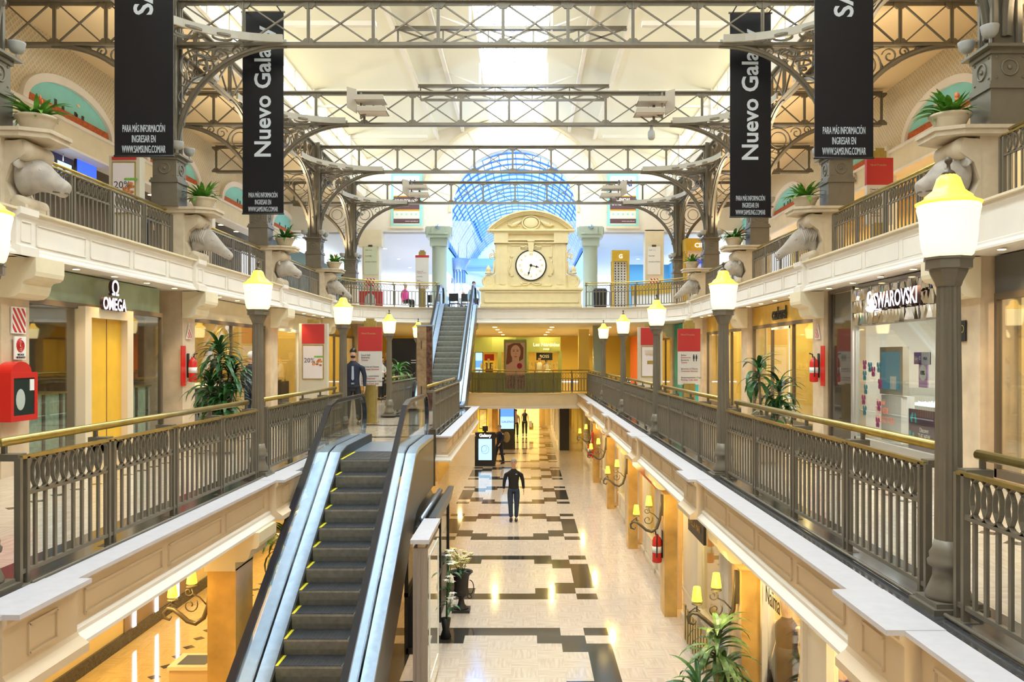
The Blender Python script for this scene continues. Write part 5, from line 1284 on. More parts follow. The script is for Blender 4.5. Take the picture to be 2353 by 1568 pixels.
# mannequins in the near right window
def limb_mesh(name, verts, edges, radii, m, parent, sub=2, root=0):
    me = D.meshes.new(name); me.from_pydata([tuple(v) for v in verts], edges, []); me.materials.append(m)
    o = D.objects.new(name, me); C.objects.link(o); o.parent = parent
    k = o.modifiers.new('skin', 'SKIN'); k.use_smooth_shade = True
    for i, r in enumerate(radii):
        sv = me.skin_vertices[0].data[i]; sv.radius = r if isinstance(r, tuple) else (r, r); sv.use_root = (i == root)
    s_ = o.modifiers.new('smooth', 'SUBSURF'); s_.levels = sub; s_.render_levels = sub
    CH.setdefault(parent.name, []).append(o); return o
def person(label, loc, rz=0, H=1.76, top=black, bottom=black, hair=black, skin=skinm, shoes=None, arms=None, legs=None, sit=False, name='person', cat='person', face=True, female=False, longhair=False, tie=False, bare=False, group=None, feat=True, turn=0):
    """one figure facing local -y"""
    k = H/1.80; t = thing(name, label, cat, loc, rz, group)
    V = lambda x, y, z: Vector((x*k, y*k, z*k))
    dz = -.48 if sit else 0
    sw, hw = (.165, .095) if female else (.19, .09)
    A = arms or {}; Lg = legs or {}
    J = {'pel': (0, 0, .97+dz), 'wst': (0, .0, 1.10+dz), 'chs': (0, .01, 1.30+dz), 'nkb': (0, .02, 1.47+dz), 'nck': (0, .0, 1.55+dz), 'hd1': (0, -.025, 1.63+dz), 'hd2': (0, -.015, 1.71+dz), 'hd3': (0, -.005, 1.755+dz)}
    for s, n in ((-1, 'l'), (1, 'r')):
        J['sh'+n] = (s*sw, .02, 1.43+dz)
        e, w_ = A.get(n, ((s*(sw+.055), .03, 1.16+dz), (s*(sw+.065), -.05, .92+dz)))
        J['el'+n] = e; J['wr'+n] = w_
        if sit: kn, an = (s*.11, -.42, .50), (s*.11, -.40, .09)
        else: kn, an = Lg.get(n, ((s*.10, -.015, .50), (s*.105, .03, .09)))
        J['hp'+n] = (s*hw, 0, .90+dz); J['th'+n] = tuple(.5*a_+.5*b_ for a_, b_ in zip((s*hw*1.08, 0, .90+dz), kn)); J['kn'+n] = kn; J['an'+n] = an; J['to'+n] = (an[0]+s*.01, an[1]-.14, .035 if an[2] < .12 else an[2]-.06)
    fig = list(J.keys()); idx = {n: i for i, n in enumerate(fig)}; vs = [V(*J[n]) for n in fig]
    ed = [('pel','wst'),('wst','chs'),('chs','nkb'),('nkb','nck'),('nck','hd1'),('hd1','hd2'),('hd2','hd3')]
    for n in 'lr': ed += [('chs','sh'+n),('sh'+n,'el'+n),('el'+n,'wr'+n),('pel','hp'+n),('hp'+n,'th'+n),('th'+n,'kn'+n),('kn'+n,'an'+n),('an'+n,'to'+n)]
    ed = [(idx[a], idx[b]) for a, b in ed]
    R0 = {'pel': (.145, .105), 'wst': (.125, .095), 'chs': (.15, .11), 'nkb': (.075, .07), 'nck': .056, 'hd1': (.068, .080), 'hd2': (.078, .092), 'hd3': (.055, .065)}
    for n in 'lr': R0.update({'sh'+n: .062, 'el'+n: .042, 'wr'+n: .028, 'hp'+n: .098, 'th'+n: .080, 'kn'+n: .060, 'an'+n: .042, 'to'+n: .03})
    rad = [R0[n] if isinstance(R0[n], tuple) else (R0[n], R0[n]) for n in fig]
    thin = ['pel', 'wst', 'chs', 'hpl', 'hpr', 'thl', 'thr', 'knl', 'knr', 'shl', 'shr', 'anl', 'anr']+([] if bare else ['ell', 'elr'])
    rad = [((a*.6 if n in thin else a)*k, (b*.6 if n in thin else b)*k) for n, (a, b) in zip(fig, rad)]
    # hands: palm, four fingers and a thumb on each wrist
    if feat:
        for s, n in ((-1, 'l'), (1, 'r')):
            w_ = Vector(J['wr'+n]); el = Vector(J['el'+n]); d = (w_-el).normalized()
            sd = d.cross(Vector((s, 0, .01))).normalized(); nn = sd.cross(d).normalized()
            pb = w_+d*.055; vs.append(pb*k); rad.append((.030*k, .018*k)); pi_ = len(vs)-1; ed.append((idx['wr'+n], pi_))
            for j, (o_, L_) in enumerate(((-.026, .065), (-.009, .078), (.009, .072), (.025, .055))):
                a = pb+sd*o_+d*.035; b_ = a+d*L_*.55-nn*s*.006; c = b_+d*L_*.40-nn*s*.020
                for q, r in ((a, .0095), (b_, .0085), (c, .0065)):
                    vs.append(q*k); rad.append((r*k, r*k))
                m_ = len(vs); ed += [(pi_, m_-3), (m_-3, m_-2), (m_-2, m_-1)]
            a = w_+d*.03-sd*.03; b_ = a+d*.03-sd*.018; vs += [a*k, b_*k]; rad += [(.011*k,)*2, (.008*k,)*2]; m_ = len(vs); ed += [(pi_, m_-2), (m_-2, m_-1)]
    body = limb_mesh('body', vs, ed, rad, skin, t, root=0)
    # clothes follow the same joints, a little wider
    def garment(nm, names, edges, grow, m, extra=None):
        ii = {n: i for i, n in enumerate(names)}; v = [V(*J[n]) for n in names]; r = []
        for n in names:
            b_ = R0[n] if isinstance(R0[n], tuple) else (R0[n], R0[n]); g = grow.get(n, .014); r.append(((b_[0]+g)*k, (b_[1]+g)*k))
        return limb_mesh(nm, v, [(ii[a], ii[b]) for a, b in edges], r, m, t)
    zb_ = .90 if sit else .80
    tor = [(.150, .104, zb_), (.168, .118, .87 if not sit else .93), (.160, .116, .97), (.142, .104, 1.10), (.168, .118, 1.27), (.190, .112, 1.37), (.165, .098, 1.44), (.085, .074, 1.485), (.064, .064, 1.53)]
    q_ = MB().loft([[(a*wf*math.cos(u)*k, (b*math.sin(u)+.01)*k, (z+dz)*k) for u in [2*math.pi*j/18 for j in range(18)]] for a, b, z in tor for wf in ((.88 if female else 1.0),)], cap=False)
    o_ = q_.build('jacket', top, t); m_ = o_.modifiers.new('thick', 'SOLIDIFY'); m_.thickness = .008; m2 = o_.modifiers.new('smooth', 'SUBSURF'); m2.levels = 1; m2.render_levels = 1
    if not bare:
        for g_, n in ((-1, 'l'), (1, 'r')):
            J['sc'+n] = (g_*.09, .012, 1.405+dz); R0['sc'+n] = .075
            garment('sleeve', ['sh'+n, 'sc'+n, 'el'+n, 'wr'+n], [('sc'+n, 'sh'+n), ('sh'+n, 'el'+n), ('el'+n, 'wr'+n)], {'wr'+n: .012, 'sh'+n: .012}, top)
    garment('trousers', ['pel', 'hpl', 'hpr', 'thl', 'thr', 'knl', 'knr', 'anl', 'anr'], [('pel','hpl'),('pel','hpr'),('hpl','thl'),('hpr','thr'),('thl','knl'),('thr','knr'),('knl','anl'),('knr','anr')], {'pel': -.012, 'hpl': .006, 'hpr': .006, 'thl': .018, 'thr': .018, 'anl': .022, 'anr': .022, 'knl': .018, 'knr': .018}, bottom)
    sm = shoes or black
    for s, n in ((-1, 'l'), (1, 'r')):
        a = J['an'+n]; z0 = a[2]-.09; m = MB(); m.loft([ringpts((0, 0, 0), rx, ry, 10) for rx, ry in ((.01, .01),)] and [[(a[0]*k+rx*math.cos(q)*k, (a[1]+yy)*k, max(0, z0+rz2+rz1*math.sin(q))*k) for q in [2*math.pi*i/10 for i in range(10)]] for yy, rx, rz1, rz2 in ((.07, .03, .03, .04), (.04, .045, .05, .05), (-.04, .046, .048, .05), (-.12, .05, .034, .035), (-.18, .042, .024, .025), (-.21, .02, .012, .018))])
        m.build('shoe', sm, t)
    hx, hy, hz_ = J['hd2']; c = V(hx, hy, hz_)
    if hair is not None:
        h = MB(); h.ell((0, .022*k, .035*k), (.083*k, .096*k, .088*k), 14, 9)
        h.v = [(x, y, z) for x, y, z in h.v]
        if longhair:
            h.ell((0, .06*k, -.07*k), (.085*k, .05*k, .16*k), 12, 8)
        h.xf(Matrix.Translation(c)); h.build('hair', hair, t)
    if face:
        f = MB()
        for s in (-1, 1): f.ell((s*.030*k, -.088*k, .002*k), (.010*k, .006*k, .005*k), 8, 5)
        f.xf(Matrix.Translation(c)); f.build('eyes', mat('eye_dark', (.03, .02, .02), .3), t)
        f = MB(); f.ell((0, -.100*k, -.025*k), (.012*k, .018*k, .022*k), 8, 6); f.xf(Matrix.Translation(c)); f.build('nose', skin, t)
        f = MB(); f.ell((0, -.090*k, -.062*k), (.024*k, .007*k, .005*k), 8, 5); f.xf(Matrix.Translation(c)); f.build('mouth', mat('lips', (.40, .14, .12), .5), t)
        for s in (-1, 1):
            f = MB(); f.ell((s*.083*k, 0, -.01*k), (.010*k, .018*k, .03*k), 8, 6); f.xf(Matrix.Translation(c)); f.build('ear', skin, t)
    if tie:
        MB().prism([(-.022, 1.43), (.022, 1.43), (.03, 1.12), (0, 1.08), (-.03, 1.12)], (0, -.155, 0), (1,0,0), (0,0,1), (0,1,0), .03).build('necktie', mat('silver_tie', (.42, .50, .62), .3), t)
        MB().prism([(-.05, 1.46), (.05, 1.46), (.015, 1.25), (-.015, 1.25)], (0, -.148, 0), (1,0,0), (0,0,1), (0,1,0), .02).build('shirt_front', mat('dark_shirt', (.02, .025, .04), .5), t)
        MB().box(-.035, .035, -.145, -.12, .99, 1.03).build('belt_buckle', steel, t)
    return t, J, k
navy = mat('navy_cloth', (.012, .018, .045), .7, noise=.3, scale=20); jeans = mat('dark_jeans', (.02, .035, .075), .8, noise=.3, scale=25)
fleece = mat('black_fleece', (.010, .010, .012), .85); greyh = mat('grey_hair', (.30, .28, .26), .6); whiteh = mat('white_hair', (.75, .74, .72), .6)
brownh = mat('brown_hair', (.05, .025, .012), .5); blackh = mat('black_hair', (.008, .006, .005), .4); pink = mat('pink_cloth', (.85, .06, .35), .6)
blueshirt = mat('blue_shirt', (.08, .22, .55), .6); offw = mat('off_white_cloth', (.70, .68, .62), .7); bluep = mat('mid_blue_cloth', (.05, .10, .28), .7)
# walker on the nave floor
t, J, k = person('man in a black fleece and dark jeans walking on the patterned nave floor', (-.39, 25.7, 0), 0, 1.86, fleece, jeans, greyh, skinm, arms={'l': ((-.27, .03, 1.17), (-.29, -.04, .93)), 'r': ((.27, .03, 1.17), (.29, -.04, .93))}, legs={'l': ((-.09, -.03, .50), (-.075, -.05, .10)), 'r': ((.09, -.02, .50), (.075, .02, .09))})
g_ = MB()
for s in (-1, 1): g_.tube([(s*.032+.024*math.cos(a), -.108, 1.765+.018*math.sin(a)) for a in [2*math.pi*i/12 for i in range(12)]], .0025, 5, closed=True)
g_.build('glasses', black, t)
MB().box(.06, .11, -.158, -.15, 1.42, 1.435).build('chest_logo', white, t)
# guard with dark suit
t, J, k = person('bearded guard in dark suit and silver tie standing beside the red-headed directory sign', (-4.22, 20.75, zM), R(8), 1.84, navy, mat('black_trousers', (.008, .009, .013), .7), blackh, skinm, tie=True, arms={'l': ((-.27, .04, 1.16), (-.27, .0, .90)), 'r': ((.27, .04, 1.16), (.27, .0, .90))}, legs={'l': ((-.12, -.01, .50), (-.14, .03, .09)), 'r': ((.12, -.01, .50), (.14, .03, .09))})
b = MB(); b.ell((0, -.052, 1.66), (.062, .052, .045), 12, 8); b.build('beard', blackh, t)
person('woman in white cardigan seen behind the directory sign on the landing', (-5.55, 32.6, zM), R(60), 1.66, offw, black, blackh, skinm, female=True, arms={'l': ((-.22, -.06, 1.18), (-.02, -.20, 1.15)), 'r': ((.22, -.06, 1.18), (.05, -.20, 1.12))})
person('older man in dark jacket standing behind the woman in white', (-5.55, 34.0, zM), R(20), 1.80, mat('brown_jacket', (.06, .035, .025), .7), black, greyh, skind)
person('bald man seated behind the small palm on the mid level', (-4.2, 33.0, zM+.1), R(-30), 1.76, navy, black, None, skind, sit=True)
person('man in navy clothes with a khaki backpack beside the phone kiosk', (-1.25, 39.3, 0), R(-35), 1.78, navy, navy, greyh, skinm, arms={'l': ((-.25, -.06, 1.18), (-.16, -.22, .98)), 'r': ((.25, -.06, 1.18), (.20, -.22, .98))}, legs={'l': ((-.10, -.16, .50), (-.11, -.22, .10)), 'r': ((.10, .05, .50), (.10, .18, .10))})
bp = tag(MB().ell((-.93, 39.48, 1.22), (.17, .15, .25), 14, 10).build('backpack', mat('khaki_canvas', (.30, .22, .09), .8)), 'khaki backpack worn by the man beside the phone kiosk', 'backpack')
t, J, k = person('woman in sleeveless black top carrying shopping bags far down the nave', (-.12, 53.5, 0), 0, 1.74, black, black, brownh, skinm, female=True, bare=True, longhair=True)
tag(MB().box(.16, .42, 53.35, 53.5, .38, .80).build('shopping_bag', mat('yellow_bag', (.75, .5, .05), .5)), 'yellow shopping bag held by the woman in the black top', 'bag')
tag(MB().box(.14, .34, 53.3, 53.38, .55, .92).build('shopping_bag', mat('pale_bag', (.7, .68, .64), .5)), 'pale carrier bag held by the woman in the black top', 'bag')
person('person in a pale top half hidden by the tall blue advert screen', (-.66, 52.5, 0), 0, 1.70, mat('pale_pink_cloth', (.6, .45, .42), .7), black, brownh, skinm, female=True)
person('person in long black coat half hidden behind the escalator on the ground floor', (-3.22, 26.0, 0), R(150), 1.86, black, black, brownh, skinm)
person('white haired man in blue behind the left upper railing', (-8.55, 18.9, zU), R(170), 1.80, bluep, navy, whiteh, skinm, face=False)
person('man in dark blue shirt behind the far curved railing left of the escalator', (-8.35, 38.8, zU), R(30), 1.70, navy, navy, brownh, skinm)
person('seated person in bright pink top behind the far left railing', (-5.35, 37.6, zU), R(60), 1.64, pink, black, whiteh, skinm, sit=True)
person('seated person in pale blue at the escalator top cafe', (-3.95, 41.5, zU), R(10), 1.70, mat('pale_blue_cloth', (.35, .55, .75), .7), black, brownh, skinm, sit=True)
person('white haired person in white seated at the escalator top cafe', (-3.15, 42.5, zU), R(10), 1.70, offw, black, whiteh, skinm, sit=True)
person('seated person in grey-blue beside the clock tower left edge', (-2.3, 37.2, zU), R(10), 1.70, mat('pale_blue_cloth', (.35, .55, .75), .7), black, brownh, skinm, sit=True)
person('dark haired person in black seen from behind inside the watch shop', (-8.25, 13.6, zM), R(100), 1.72, black, navy, blackh, skinm, face=False)
person('person with pale hair and dark jacket behind the big left potted plant', (-6.55, 20.3, zM), R(160), 1.76, navy, jeans, whiteh, skinm, face=False)
person('woman in white at the perfume counter, on its left', (.62, 41.2, zM), R(-15), 1.66, offw, black, blackh, skinm, female=True, bare=True)
person('woman leaning in at the perfume counter, on its right', (.98, 41.4, zM), R(35), 1.66, offw, black, brownh, skinm, female=True, longhair=True)
# mannequins
mq = mat('mannequin_shell', (.80, .55, .38), .35)
t, J, k = person('headless mannequin in a long black and violet floral dress, near right window', (3.12, 10.25, .32), R(-50), 1.78, mat('violet_bodice', (.012, .006, .03), .5, noise=.7, scale=12), mat('mannequin_shell', (.80, .55, .38), .35), None, mq, name='mannequin', cat='mannequin', face=False, female=True, bare=True, group='shop window mannequins')
MB().lathe([(.30, 0), (.27, .3), (.22, .75), (.15, 1.05), (.13, 1.15)], n=20).build('long_skirt', mat('floral_skirt', (.010, .007, .02), .5, noise=.9, scale=9), t)
MB().lathe([(.30, -.32), (.30, 0)], n=20).build('plinth', white, t)
t, J, k = person('mannequin in a deep violet dress in the lowest right window', (3.32, 9.0, .05), R(-50), 1.78, mat('violet_dress', (.10, .01, .22), .45), mq, None, mq, name='mannequin', cat='mannequin', face=False, female=True, bare=True, group='shop window mannequins')
MB().lathe([(.26, 0), (.22, .4), (.18, .8), (.14, 1.1)], n=20).build('skirt', mat('violet_dress', (.10, .01, .22), .45), t)
adopt(text('Naïma', .30, black, 'window_lettering', None, FACER(2.885, 10.3, hz(-2.95)), depth=.002, align='LEFT', sx=.75), D.objects['panelled_shop_front'])
MB().box(3.9, 3.95, 5.2, 8.2, 0, 2.6).build('golden_backdrop', mat('golden_backdrop', (.85, .45, .03), .5), D.objects['panelled_shop_front'], world=True)
MB().box(3.75, 3.8, 8.3, 11.0, 0, 2.6).build('pink_backdrop', mat('pink_backdrop', (.85, .60, .48), .6), D.objects['panelled_shop_front'], world=True)
# ================================================================ plants
def dracaena(label, loc, hts, seed, m, pot='square', nl=34, L=(.38, .62), name='potted_dracaena', group=None):
    t = thing(name, label, 'potted plant', loc, 0, group); rr = random.Random(seed)
    if pot == 'square': MB().loft([[(x*k, y*k, z) for x, y in ((-1,-1),(1,-1),(1,1),(-1,1))] for z, k in ((0, .17), (.42, .24), (.45, .25), (.45, .21), (.40, .20))], smooth=False).build('square_pot', mat('beige_pot', (.62, .52, .40), .5), t)
    else: MB().lathe([(.14, 0), (.17, .02), (.23, .30), (.27, .38), (.27, .42), (.23, .42), (.21, .34)], n=20).build('round_pot', mat('white_pot', (.78, .76, .72), .5), t)
    for (x, y, h) in hts:
        MB().tube([(x*.3, y*.3, .3), (x*.8, y*.8, h*.6), (x, y, h)], [.025, .022, .018], 7).build('stem', mat('cane_stem', (.25, .19, .11), .7, noise=.3, scale=20), t)
        lf = MB()
        for k in range(nl):
            a = rr.uniform(0, 2*math.pi); q = k/nl; el = 1.35-1.5*q+rr.uniform(-.15, .15)
            blade(lf, (x, y, h-.30*q+.06), a, rr.uniform(*L), .065+.02*rr.random(), el, rr.uniform(.7, 1.3), 7)
        lf.build('leaves', m, t)
    return t
dracaena('large dark potted dracaena behind the left railing, before the jewellery shop', (-5.35, 15.0, zM), [(-.05, 0, 1.72), (.14, .1, 1.4), (-.18, -.05, 1.15), (.08, -.1, .9), (-.05, .1, .65)], 1, leafm, nl=62, L=(.38, .68))
dracaena('dark potted dracaena behind the right railing, beside the golden shop', (3.85, 13.6, zM), [(-.15, 0, 1.45), (.22, .1, 1.15), (.1, -.1, .8)], 2, leafm, nl=36, L=(.34, .58))
dracaena('striped dracaena on the ground floor at the foot of the right columns', (2.28, 10.2, 0), [(0, 0, 1.55), (.1, .1, 1.15)], 3, leafv, 'round', nl=40)
dracaena('small dark dracaena with long leaves at the bottom edge of the photo', (2.02, 10.0, 0), [(0, 0, 1.0)], 4, leafm, 'round', nl=26)
dracaena('small palm in a brown vase on the mid level, by the seated bald man', (-4.2, 28.0, zM), [(0, 0, 1.25)], 5, mat('fresh_palm_leaf', (.10, .34, .06), .4, noise=.4, scale=9), 'round', nl=34, L=(.45, .7))
dracaena('tall palm standing behind the left escalator side on the ground floor', (-4.0, 14.2, 0), [(0, 0, 1.9), (.1, .2, 1.4)], 6, leafm, 'round', nl=40, L=(.5, .85))
# iron urn with pale orchids
def urn(label, loc):
    t = thing('flower_urn', label, 'urn', loc)
    MB().box(-.17, .17, -.17, .17, 0, .05).build('foot_plate', mat('dark_cast_iron', (.03, .022, .02), .6, bump=.3, scale=20), t)
    MB().lathe([(.15, .05), (.12, .08), (.07, .13), (.055, .20), (.05, .25), (.08, .28), (.13, .32), (.155, .36), (.145, .40), (.135, .44), (.14, .58), (.155, .68), (.19, .73), (.225, .755), (.225, .775), (.19, .77), (.15, .73), (.13, .68)], n=28).build('urn_body', mat('dark_cast_iron', (.03, .022, .02), .6, bump=.3, scale=20), t)
    for s in (-1, 1): MB().tube([(s*(.16+.08*math.sin(a)), 0, .46+.14*math.cos(a)) for a in [math.pi*i/10 for i in range(11)]]+[(s*(.17+p), 0, .28+q) for p, q in spiral((0, 0), .06, .02, 1.5, 1.0, 10)], .010, 6).build('handle', mat('dark_cast_iron', (.03, .022, .02), .6), t)
    st = MB(); fl = MB(); rr = random.Random(12)
    for k in range(12):
        a = rr.uniform(0, 6.28); r = rr.uniform(.12, .38); h = rr.uniform(.95, 1.22)
        st.tube([(.03*math.cos(a), .03*math.sin(a), .68), (r*.5*math.cos(a), r*.5*math.sin(a), h-.1), (r*math.cos(a), r*math.sin(a), h)], .005, 5)
        for j in range(5):
            q = rr.uniform(.45, 1); p = Vector((r*q*math.cos(a), r*q*math.sin(a), .72+(h-.70)*min(1, q*1.1)+rr.uniform(-.03, .05)))
            for m_ in range(5):
                b_ = 2*math.pi*m_/5; blade(fl, p, b_, .06, .055, .5, .8, 3)
    for k in range(10): blade(st, (0, 0, .72), rr.uniform(0, 6.28), rr.uniform(.15, .3), .05, .6, .8, 5)
    st.build('stems', leafm, t); fl.build('blossoms', mat('cream_yellow_petals', (.88, .80, .36), .5), t)
    return t
urn('dark cast iron urn of pale yellow orchids on the nave floor', (-1.27, 16.6, 0))
t = thing('lily_arrangement', 'white lilies with green leaves beside the black showcase, left of the iron urn', 'flowers', (-1.42, 15.0, 0))
st = MB(); fl = MB(); rr = random.Random(21)
for k in range(14):
    h = rr.uniform(.5, 1.55); a = rr.uniform(-1, 1); p = Vector((.04+.07*rr.random(), .25*a, h)); st.tube([(0, 0, .2), (p.x*.4, p.y*.6, h*.7), tuple(p)], .006, 5)
    blade(st, p-Vector((0, 0, .15)), rr.uniform(0, 6.28), .28, .07, .5, .9, 5)
    for m_ in range(6): blade(fl, p, m_*1.047, .10, .05, .7, .7, 3)
st.build('stems', leafm, t); fl.build('blossoms', mat('white_petals', (.88, .87, .78), .5), t); MB().lathe([(.08, 0), (.10, .02), (.06, .15), (.09, .35)], n=14).build('vase', black, t)
# black framed showcase and marble topped partition beside the escalator foot
t = thing('black_showcase', 'black framed showcase with sloping hopper top beside the escalator', 'showcase', (-1.8, 15.9, 0))
b = MB()
for x in (-2.0, -1.62):
    for y in (14.2, 15.9, 17.55): b.box(x-.03, x+.03, y-.03, y+.03, 0, 2.15)
for y in (14.2, 17.55): b.box(-2.0, -1.62, y-.03, y+.03, 0, .1)
for x in (-2.0, -1.62): b.box(x-.035, x+.035, 14.17, 17.6, .95, 1.02)
b.build('frame', black, t, world=True)
q = MB(); q.prism([(-2.06, 2.0), (-1.56, 2.0), (-1.50, 2.28), (-1.62, 2.28), (-1.68, 2.12), (-1.94, 2.12), (-2.0, 2.28), (-2.12, 2.28)], (0, 14.15, 0), (1,0,0), (0,0,1), (0,1,0), 3.5); q.build('hopper_top', mat('slate_metal', (.10, .115, .12), .35, .5), t, world=True)
MB().tube([(-1.76, 14.3, 2.22), (-1.76, 17.4, 2.22)], .05, 12).build('roller', steel, t, world=True); MB().box(-1.99, -1.63, 14.25, 17.5, 0.02, .95).build('dark_cabinet', black, t, world=True)
for x in (-2.0, -1.62): MB().box(x-.004, x+.004, 14.22, 17.5, 1.02, 1.98).build('glass_side', glass, t, world=True)
t = thing('iron_post', 'slim dark iron post between landing edge and showcase', 'post', (-1.93, 17.62, 2.05))
MB().box(-1.97, -1.89, 17.60, 17.68, 2.28, hz(-1.95)).build('shaft', metald, t, world=True); MB().box(-1.99, -1.87, 17.58, 17.66, hz(-2.0), hz(-1.5)).build('bracket', metald, t, world=True)
t = thing('marble_topped_partition', 'tall partition with white marble cap and mirrored side, beside the escalator foot', 'partition', (-1.5, 12.8, 0))
MB().box(-1.60, -1.40, 12.0, 13.5, 0, hz(-2.70)).build('body', mat('taupe_panel', (.36, .29, .24), .5), t, world=True)
MB().box(-1.63, -1.37, 11.95, 13.55, hz(-2.63), hz(-2.57)).build('marble_cap', ledge, t, world=True); MB().box(-1.54, -1.44, 12.05, 13.5, hz(-2.71), hz(-2.63)).build('neck', cream, t, world=True)
MB().box(-1.40, -1.385, 12.05, 13.5, .05, hz(-2.72)).build('mirror_side', mat('mirror', (.85, .88, .84), .04, 1), t, world=True)
q = MB()
for y in (12.2, 13.35): q.box(-1.385, -1.375, y-.012, y+.012, .3, hz(-2.85))
for z in (.3, hz(-2.85)): q.box(-1.385, -1.375, 12.2, 13.35, z-.012, z+.012)
q.build('etched_frame', white, t, world=True)
for x in (-1.54, -1.47): MB().box(x-.01, x+.01, 11.985, 12.0, 0, hz(-2.72)).build('pilaster_strip', mat('taupe_panel', (.36, .29, .24), .5), t, world=True)
# phone kiosk
t = thing('phone_kiosk', 'black phone kiosk with a pale blue screen and the word Galaxy', 'kiosk', (-1.87, 38.5, 0))
MB().box(-2.32, -1.42, 38.5, 38.8, 0, 1.52).build('black_body', black, t, world=True); MB().box(-2.17, -1.57, 38.48, 38.5, .28, 1.24).build('screen', screenw, t, world=True)
adopt(text('Galaxy', .20, mat('kiosk_white', (.95, .95, 1), .5, emit=1), 'lettering', None, FACE(-1.87, 38.49, 1.33), depth=.003, bold=.006), t)
q = MB(); q.tube([(-1.87+.17*math.cos(a), 38.475, .76+.19*math.sin(a)) for a in [2*math.pi*i/28 for i in range(28)]], .008, 5, closed=True); q.tube([(-1.92+.12*math.cos(a), 38.475, .80+.13*math.sin(a)) for a in [2*math.pi*i/28 for i in range(28)]], .006, 5, closed=True); q.build('drawn_device', mat('print_blue', (.15, .35, .65), .5), t, world=True)
tag(MB().box(-3.5, -2.34, 38.5, 39.4, 0, 1.35).box(-3.5, -2.3, 38.45, 39.45, 1.35, 1.42).build('service_counter', creamw), 'cream service counter left of the black phone kiosk', 'counter')
tag(MB().box(-2.0, -1.75, 38.62, 38.67, 1.58, 1.80).box(-1.93, -1.82, 38.58, 38.72, 1.515, 1.60).build('till_screen', black), 'small black till screen on top of the phone kiosk', 'screen')
t = thing('advert_screen_totem', 'tall black totem with bright blue and white advert screen on the ground floor', 'totem', (-1.05, 45.5, 0))
MB().box(-1.46, -.62, 45.5, 45.8, 0, 3.2).build('black_body', black, t, world=True); MB().box(-1.40, -.68, 45.47, 45.5, 1.10, 3.1).build('screen', screenw, t, world=True)
MB().box(-1.40, -.68, 45.46, 45.475, 1.75, 2.30).build('screen_picture', screenb, t, world=True)
for z in (1.42, 2.55): adopt(text('GALENO', .16, mat('navy_print', (.02, .06, .35), .5), 'lettering', None, FACE(-1.02, 45.455, z), depth=.002), t); 
t = thing('yellow_totem', 'yellow totem with red top and framed poster beyond the phone kiosk', 'totem', (-2.15, 42.5, 0))
MB().box(-2.42, -1.92, 42.5, 42.7, 0, 2.9).build('body', mat('yellow_panel', (.85, .62, .04), .5, emit=.15), t, world=True); MB().box(-2.43, -1.91, 42.48, 42.5, 2.45, 2.9).build('red_header', redm, t, world=True)
MB().box(-2.37, -1.97, 42.47, 42.5, 1.35, 2.35).build('frame', brass, t, world=True); MB().box(-2.33, -2.01, 42.46, 42.475, 1.4, 2.3).build('poster', mat('cream_poster', (.8, .65, .35), .5, noise=.3, scale=8), t, world=True)
# far ground floor shop fronts and piers
struct('wall_right', MB().box(1.75, 2.25, 45, 45.5, 0, hz(-2.17)), black)
t = thing('lit_shop_front', 'cream and glass shop fronts lit yellow at the far end of the ground floor', 'shop front', (1.8, 53, 0))
q = MB()
for k in range(7): y = 45.6+k*2.5; q.box(1.70, 1.84, y-.25, y+.25, 0, hz(-2.17))
q.box(1.75, 1.80, 45.5, 61, 2.3, hz(-2.17)); q.box(1.72, 1.80, 45.5, 61, 0, .3); q.build('pilasters', creamw, t, world=True)
MB().box(1.79, 1.80, 45.5, 61, .3, 2.3).build('glass_pane', glass, t, world=True); struct('wall_right', MB().box(3.2, 3.3, 45.5, 61, 0, 2.7), mat('lit_yellow_wall', (.95, .72, .2), .6))
tag(MB().box(-.85, .9, 60.9, 61, .0, 2.4).build('far_glow_panel', mat('far_shop_glow', (1, .75, .25), .6, emit=.8, ec=(1, .70, .2))), 'flat yellow panel glowing in place of a lit shop at the far end of the nave', 'shop interior')  # flat panel; the shop's light is put into its emission
struct('trim_23', MB().tube([(-1.65, 44.5, 0), (-1.65, 44.5, hz(-2.17))], .16, 16), golden)
# left arcade: light strips, planter box, stand
for k, y in enumerate((14.9, 15.8, 16.75)): tag(MB().box(-6.9, -6.86, y, y+.10, .22, 2.4).build('light_strip', mat('pink_white_tube', (1, .92, .95), .5, emit=5)), 'vertical white light strip on the lower left shop wall, %s from the left' % ['first', 'second', 'third'][k], 'light', 'vertical light strips')
struct('wall_left', MB().box(-6.9, -6.88, 14.6, 17.4, .22, 2.66), mat('taupe_shop_panel', (.30, .22, .15), .5))
t = thing('square_bin', 'square beige bin with dark opening on the lower left aisle', 'bin', (-4.55, 11.7, 0))
MB().box(-4.82, -4.28, 11.5, 12.0, 0, .72).build('body', mat('beige_bin', (.66, .50, .28), .5), t, world=True); MB().box(-4.84, -4.26, 11.48, 12.02, .72, .77).build('rim', cream, t, world=True); MB().box(-4.74, -4.36, 11.57, 11.93, .771, .775).build('dark_sand', black, t, world=True)
t = thing('black_stand', 'thin black tubular stand behind the square bin', 'stand', (-4.85, 13.3, 0))
MB().tube([(-4.95, 13.3, 0), (-4.95, 13.3, 1.05), (-4.45, 13.3, 1.05), (-4.45, 13.3, 0)], .028, 6).build('frame', black, t, world=True)
